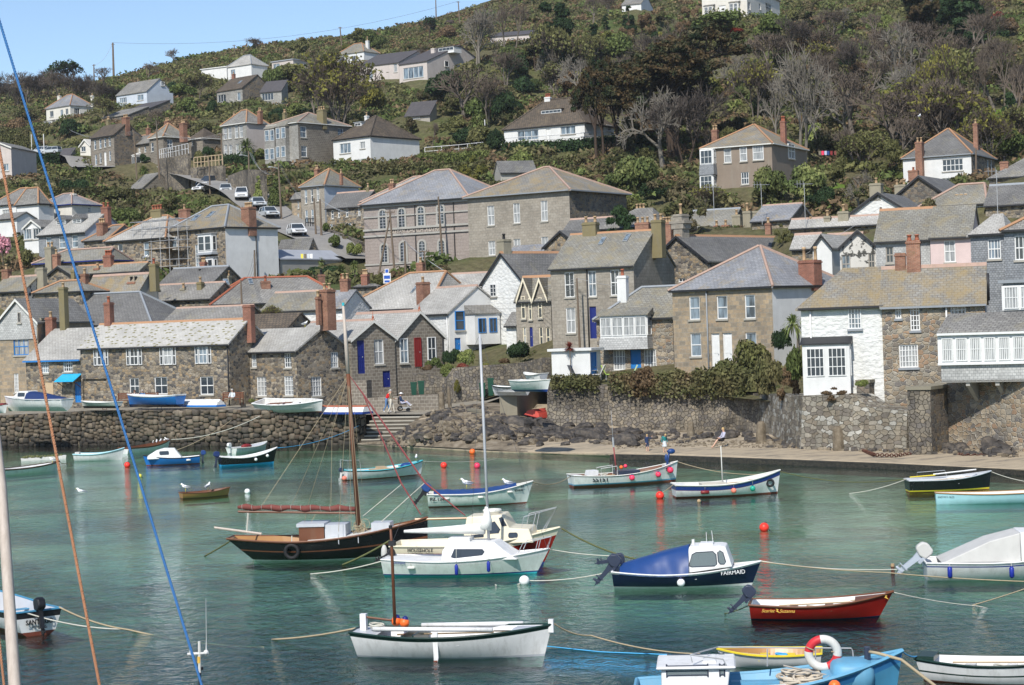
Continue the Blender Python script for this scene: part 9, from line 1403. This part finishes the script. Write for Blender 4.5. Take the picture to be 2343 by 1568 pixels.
def car(lb,t,u_,v_,yaw,mat,L_=4.1,W_=1.7,H_=1.45,d=None,van=False):
 p=at(*tt(t,u_,v_),d)if d else hit(*tt(t,u_,v_));r=thing('parked_car' if not van else 'parked_van',lb,'van' if van else 'car',p+Vector((0,0,.1)),yaw,'cars parked on the hill');h=L_/2;q=H_*.6
 m=MB();m.prism([(-h,.3),(-h+.02,q*.9),(-h+.25,q)if not van else(-h+.05,q),(h*.45,q),(h*.92,q*.78),(h,q*.5),(h-.05,.28)],'y',-W_/2,W_/2);o=m.build('body',mat,r);md=o.modifiers.new('b','BEVEL');md.width=.10;md.segments=3
 a0,a1,b0,b1=(-h+.12,h*.48,-h+.3,h*.12)if not van else(-h+.06,h*.62,-h+.1,h*.38);m=MB();w1,w2=W_/2-.06,W_/2-.22;V_=[(a0,-w1,q-.02),(a1,-w1,q-.02),(a1,w1,q-.02),(a0,w1,q-.02),(b0,-w2,H_-.06),(b1,-w2,H_-.06),(b1,w2,H_-.06),(b0,w2,H_-.06)];m.add(V_,[(4,5,6,7),(0,1,5,4),(1,2,6,5),(2,3,7,6),(3,0,4,7)]);m.build('windows','glass',r)
 m=MB();m.box(b0-.05,-w2-.03,H_-.08,b1+.05,w2+.03,H_)
 for x_,x2 in((a0,b0),(a1,b1),((a0+a1)/2,(b0+b1)/2)):
  for s in(-1,1):m.tube([(x_,s*w1,q-.02),(x2,s*w2,H_-.05)],.045,4)
 m.build('roof',mat,r)
 for x_ in(-h*.62,h*.62):
  for s in(-1,1):m=MB();m.tube([(x_,s*(W_/2-.2),.31),(x_,s*(W_/2+.01),.31)],.31,12);w_=m.build('wheel','rubber',r);m=MB();m.tube([(x_,s*(W_/2-.05),.31),(x_,s*(W_/2+.025),.31)],.19,8);m.build('rim','galv',w_)
 for s in(-1,1):m=MB();m.ball((h*.93,s*(W_/2-.25),q*.72),.14,8,0,(.6,1.2,.7));m.build('headlight','hull_white',r)
 m=MB();m.box(h-.05,-.26,.38,h+.02,.26,.5);m.build('number_plate','hull_white',r);m=MB();m.box(h-.1,-.5,.52,h+.01,.5,.62);m.build('grille','gutter_black',r)
fr_=-math.pi/2
car('white car facing downhill, first in the row of parked cars',11,1598,1508,fr_-.5,'car_white');car('dark blue car behind the first white car',11,1632,1470,fr_-.6,'car_dark',H_=1.7);car('silver car in the middle of the steep road',11,1762,1522,fr_+.15,'car_silver');car('white people carrier with rack below the silver car',11,1888,1570,fr_+.1,'car_white',H_=1.75,d=None);car('silver car beside the terrace bins on the steep road',22,30,395,fr_+.3,'car_silver');car('second silver car lower on the steep road',22,120,470,fr_+.4,'car_silver');car('pale car roof at the bend below the terrace',22,335,612,fr_+.3,'car_white')
car('teal hatchback on the wall at upper left',11,505,1325,.25,'car_teal',d=352);car('dark blue car outside the tall brown stone house',11,845,1345,.1,'car_dark',d=322);car('silver car under the hedge, left one',11,320,1208,2.9,'car_silver',d=372);car('silver estate car under the hedge, right one',11,400,1210,2.8,'car_silver',d=368);car('white minibus beside the double garage',11,925,1500,-.6,'car_white',5,1.9,2.3,d=306,van=True);car('white van behind a trellis left of the minibus',11,800,1482,.1,'car_white',3.8,1.7,1.7,d=318,van=True)
sc=thing('scaffolding','steel scaffolding with plank decks on the stone house front','scaffolding',V.O,-V.th);m=MB();f=V.map('f');a0,_,a1,_=V.box('f',1130,600,1480,700);_,z0,_,z1=V.box('f',1300,535,1320,870);X_=[a0+(a1-a0)*i/5 for i in range(6)]
for x_ in X_:[m.tube([f(x_,o_,z0-1),f(x_,o_,z1+.4)],.04,4)for o_ in(.3,1.5)]
m.build('uprights','galv',sc);m=MB()
for z in(z0+.3,z0+1.0,z0+2.2,z0+3.0,z0+4.4,z0+5.2):[m.tube([f(a0-.4,o_,z),f(a1+.4,o_,z)],.035,4)for o_ in(.3,1.5)];[m.tube([f(x_,.1,z),f(x_,1.8,z)],.035,4)for x_ in X_]
m.build('ledgers','galv',sc);m=MB();[m.add([f(a,o_,z)for z in(q,q+.1)for a,o_ in((a0,.3),(a1,.3),(a1,1.5),(a0,1.5))],[(0,1,2,3),(4,5,6,7),(3,2,6,7),(0,1,5,4)])for q in(z0+.25,z0+2.15)];m.build('planks','wood_pale',sc)
def rail(lb,t,pts,hh,mat='hull_white',n=2,posts=1.6,d=None,rad=.05):
 P3_=[at(*tt(t,*q[:2]),q[2])if len(q)>2 else hit(*tt(t,*q))for q in pts];m=MB();m2=MB()
 for a,b_ in zip(P3_[:-1],P3_[1:]):
  k_=max(1,int((b_-a).length/posts));[m2.tube([a.lerp(b_,i/k_),a.lerp(b_,i/k_)+Vector((0,0,hh))],rad,4)for i in range(k_+1)];[m.tube([a+Vector((0,0,hh*(j+1)/n)),b_+Vector((0,0,hh*(j+1)/n))],rad,4)for j in range(n)]
 r=thing('railing',lb,'railing',(0,0,0));m.build('rails',mat,r);m2.build('posts',mat,r)
rail('long white handrail up the bungalow path',21,[(1335,1215),(1600,1195),(1960,1160)],1.2,posts=3);rail('white terrace railing in front of the white bungalow',31,[(-20,1140,273),(330,1120,270),(600,1100,267),(880,1075,270)],1.1,posts=3);rail('white picket railing on the wall by the hipped-roof stone house',11,[(1245,1245,297),(1350,1225,293),(1470,1200,290)],1.5,n=2,posts=.8,rad=.045);rail('brown trellis fence on the road wall',11,[(1515,1312,284),(1738,1290,280)],1.5,'wood_pale',2,.7,rad=.07);rail('small black railing by the terrace bins',22,[(405,530,228),(480,530,226)],.9,'gutter_black',2,.5)
p=at(*tt(22,1040,975),190);r=thing('noticeboard','blue and white church noticeboard on a post','sign',p);m=MB();r.scale=(.5,)*3;m.box(-.75,-.05,.0,.75,.05,2.0);m.box(-.4,-.05,2.0,.4,.05,2.9);m.build('board','hull_white',r);m=MB();m.box(-.6,-.07,.9,.6,-.052,1.55);m.box(-.5,-.07,.2,.5,-.052,.6);m.box(-.28,-.07,2.1,.28,-.052,2.75);m.build('panel','sign_blue',r);m=MB();m.box(-.08,0,-1.5,.08,.08,0);m.build('post','metal_grey',r)
p=at(*tt(22,505,755),219);r=thing('road_sign','square blue road sign with white arrow by the poles','sign',p);m=MB();m.box(-.42,-.03,0,.42,.03,1.0);m.build('plate','sign_blue',r);m=MB();m.add([(-.25,-.035,.25),(.1,-.035,.25),(.1,-.035,.6),(.25,-.035,.6),(0,-.035,.9),(-.25,-.035,.6),(-.08,-.035,.6),(-.08,-.035,.4),(-.25,-.035,.4)],[tuple(range(9))]);m.build('arrow','hull_white',r)
for lb,u_,v_,hh,z,t in(('green wheelie bin, left of the pair behind the lane wall',1250,710,1.1,2.6,23),('green wheelie bin, right of the pair behind the lane wall',1308,705,1.15,2.6,23),('green wheelie bin below the overgrown wall, left one',1785,725,1.2,3.0,23),('large green wheelie bin below the overgrown wall',1850,715,1.5,3.0,23)):
 p=at(*tt(t,u_,v_),147.3);r=thing('wheelie_bin',lb,'bin',p,0,'green wheelie bins');r.scale=(.72,.72,.9);m=MB();m.add([(-.25,-.25,0),(.25,-.25,0),(.25,.25,0),(-.25,.25,0),(-.32,-.33,hh*.9),(.32,-.33,hh*.9),(.32,.33,hh*.9),(-.32,.33,hh*.9)],[(0,1,5,4),(1,2,6,5),(2,3,7,6),(3,0,4,7),(4,5,6,7)]);m.build('body','bin_green',r);m=MB();m.prism([(-.36,hh*.9),(.36,hh*.9),(.36,hh*.95),(-.1,hh),(-.36,hh)],'x',-.35,.35);m.build('lid','bin_green',r)
def chair(lb,u_,v_,mat,yaw,lounge=False):
 p=at(*tt(33,u_,v_),136.2);r=thing('garden_chair',lb,'chair',p,yaw,'garden chairs on the terrace');m=MB();m.box(-.28,-.28,.36,.35 if not lounge else .9,.28,.41);m.build('seat',mat,r);m=MB();m.prism([(-.28,.38),(-.22,.36),(-.55,1.05),(-.62,1.03)],'y',-.28,.28);m.build('backrest',mat,r)
 for x_ in(-.25,.3 if not lounge else .85):
  for y_ in(-.26,.26):m=MB();m.tube([(x_,y_,0),(x_,y_,.38)],.018,4);m.build('leg','galv',r)
chair('lime green garden chair on the terrace',795,592,'lime',0);chair('pale green sun lounger by the blue door',950,592,'cloth_green',math.pi,True);chair('grey garden chair left of the lime green one',700,592,'tarp_grey',2.9);chair('dark garden chair by the outhouse wall',540,590,'motor_dark',.4)
p=at(*tt(33,640,590),136.6);r=thing('garden_table','low grey garden table between the chairs','table',p);m=MB();m.lathe([(.55,.62),(.55,.66),(.01,.66)],(0,0,0),14);m.build('tabletop','galv',r);m=MB();m.tube([(0,0,0),(0,0,.63)],.03,6);m.build('leg','galv',r)
p=at(*tt(41,1795,1045),246);gh=thing('greenhouse','long low glass greenhouse at the end of the lawn','greenhouse',p,-.3);m=MB();m.prism([(-1.6,-1),(1.6,-1),(1.6,1.2),(0,2.6),(-1.6,1.2)],'x',-4.2,4.2);m.build('glazing','green_glass',gh);m=MB();[m.tube([(x_,-1.62,-1),(x_,-1.62,1.2),(x_,0,2.63),(x_,1.62,1.2)],.04,4)for x_ in(-4.2,-2.8,-1.4,0,1.4,2.8,4.2)];m.build('frame','metal_grey',gh);gh.scale=(.38,)*3
for i,(u_,c_)in enumerate([(470,'cloth_khaki'),(492,'buoy_pink'),(515,'cloth_lilac'),(535,'tarp_blue'),(560,'red_paint'),(590,'sail_red')]):
 p=at(*tt(41,u_,1180),209);m=MB();k_=1.0;m.prism([(-.32,0),(.32,.02),(.3,-k_),(.05,-k_-.1),(-.3,-k_+.05)],'y',-.02,.02);o=m.build('washing',c_);o.scale=(.42,)*3;o.location=p;tag(o,['khaki','pink','lilac','blue','dark red','maroon'][i]+' garment hanging on the washing line by the pebbledashed house','laundry','washing on lines')
for i,(u_,c_)in enumerate([(375,'tape_yellow'),(400,'cloth_khaki'),(425,'cloth_pale'),(447,'gull_white')]):p=at(*tt(22,u_,745),203);m=MB();m.prism([(-.3,0),(.3,.02),(.28,-1.1),(-.28,-1.0)],'y',-.02,.02);o=m.build('washing',c_);o.scale=(.45,)*3;o.location=p;tag(o,['yellow','khaki','pale blue','white'][i]+' garment on the line by the sheet-roofed cottage','laundry','washing on lines')
for lb,u_,v_,t,d_ in(('television aerial at the end of the blue-grey roof',32,1985,32,174),('television aerial on a thin pole above the long low roof',358,500,42,165),('small aerial above the small red chimneys',1612,500,32,180),('television aerial on the long olive roof',1860,470,42,134)):
 if t==32 and u_==32:u_,v_=1985,490
 p=at(*tt(t,u_,v_),d_);r=thing('television_aerial',lb,'aerial',p,.4);m=MB();m.tube([(0,0,-.3),(0,0,3.4)],.03,4);m.build('pole','galv',r);m=MB();m.tube([(-.8,0,3.3),(.8,0,3.3)],.02,4);[m.tube([(x_,-.3,3.3),(x_,.3,3.3)],.012,3)for x_ in(-.8,-.5,-.2,.1,.4,.7)];[m.tube([(x_,0,3.0),(x_,0,3.6)],.02,3)for x_ in(-.7,-.4,-.1)];m.build('elements','galv',r)
p=hit(*tt(21,1530,215));
if p:
 r=thing('pony','dark pony grazing on the skyline meadow','pony',p,2.9);m=MB();m.tube([(-.8,0,.9),(-.6,0,1.05),(0,0,1.0),(.55,0,1.05),(.8,0,1.0),(1.2,0,.6),(1.45,0,.25)],[.15,.32,.34,.33,.25,.15,.11],8);[m.tube([(x_,y_,.9),(x_+.03,y_,.45),(x_,y_,-.1)],[.13,.07,.06],6)for x_ in(-.6,.55)for y_ in(-.17,.17)];m.tube([(-.85,0,1.05),(-1.0,0,.5)],[.06,.08],5);[m.tube([(1.22,y_,.68),(1.2,y_,.85)],[.04,.01],4)for y_ in(-.08,.08)];m.build('body','horse_brown',r,True);r.scale=(1.5,)*3
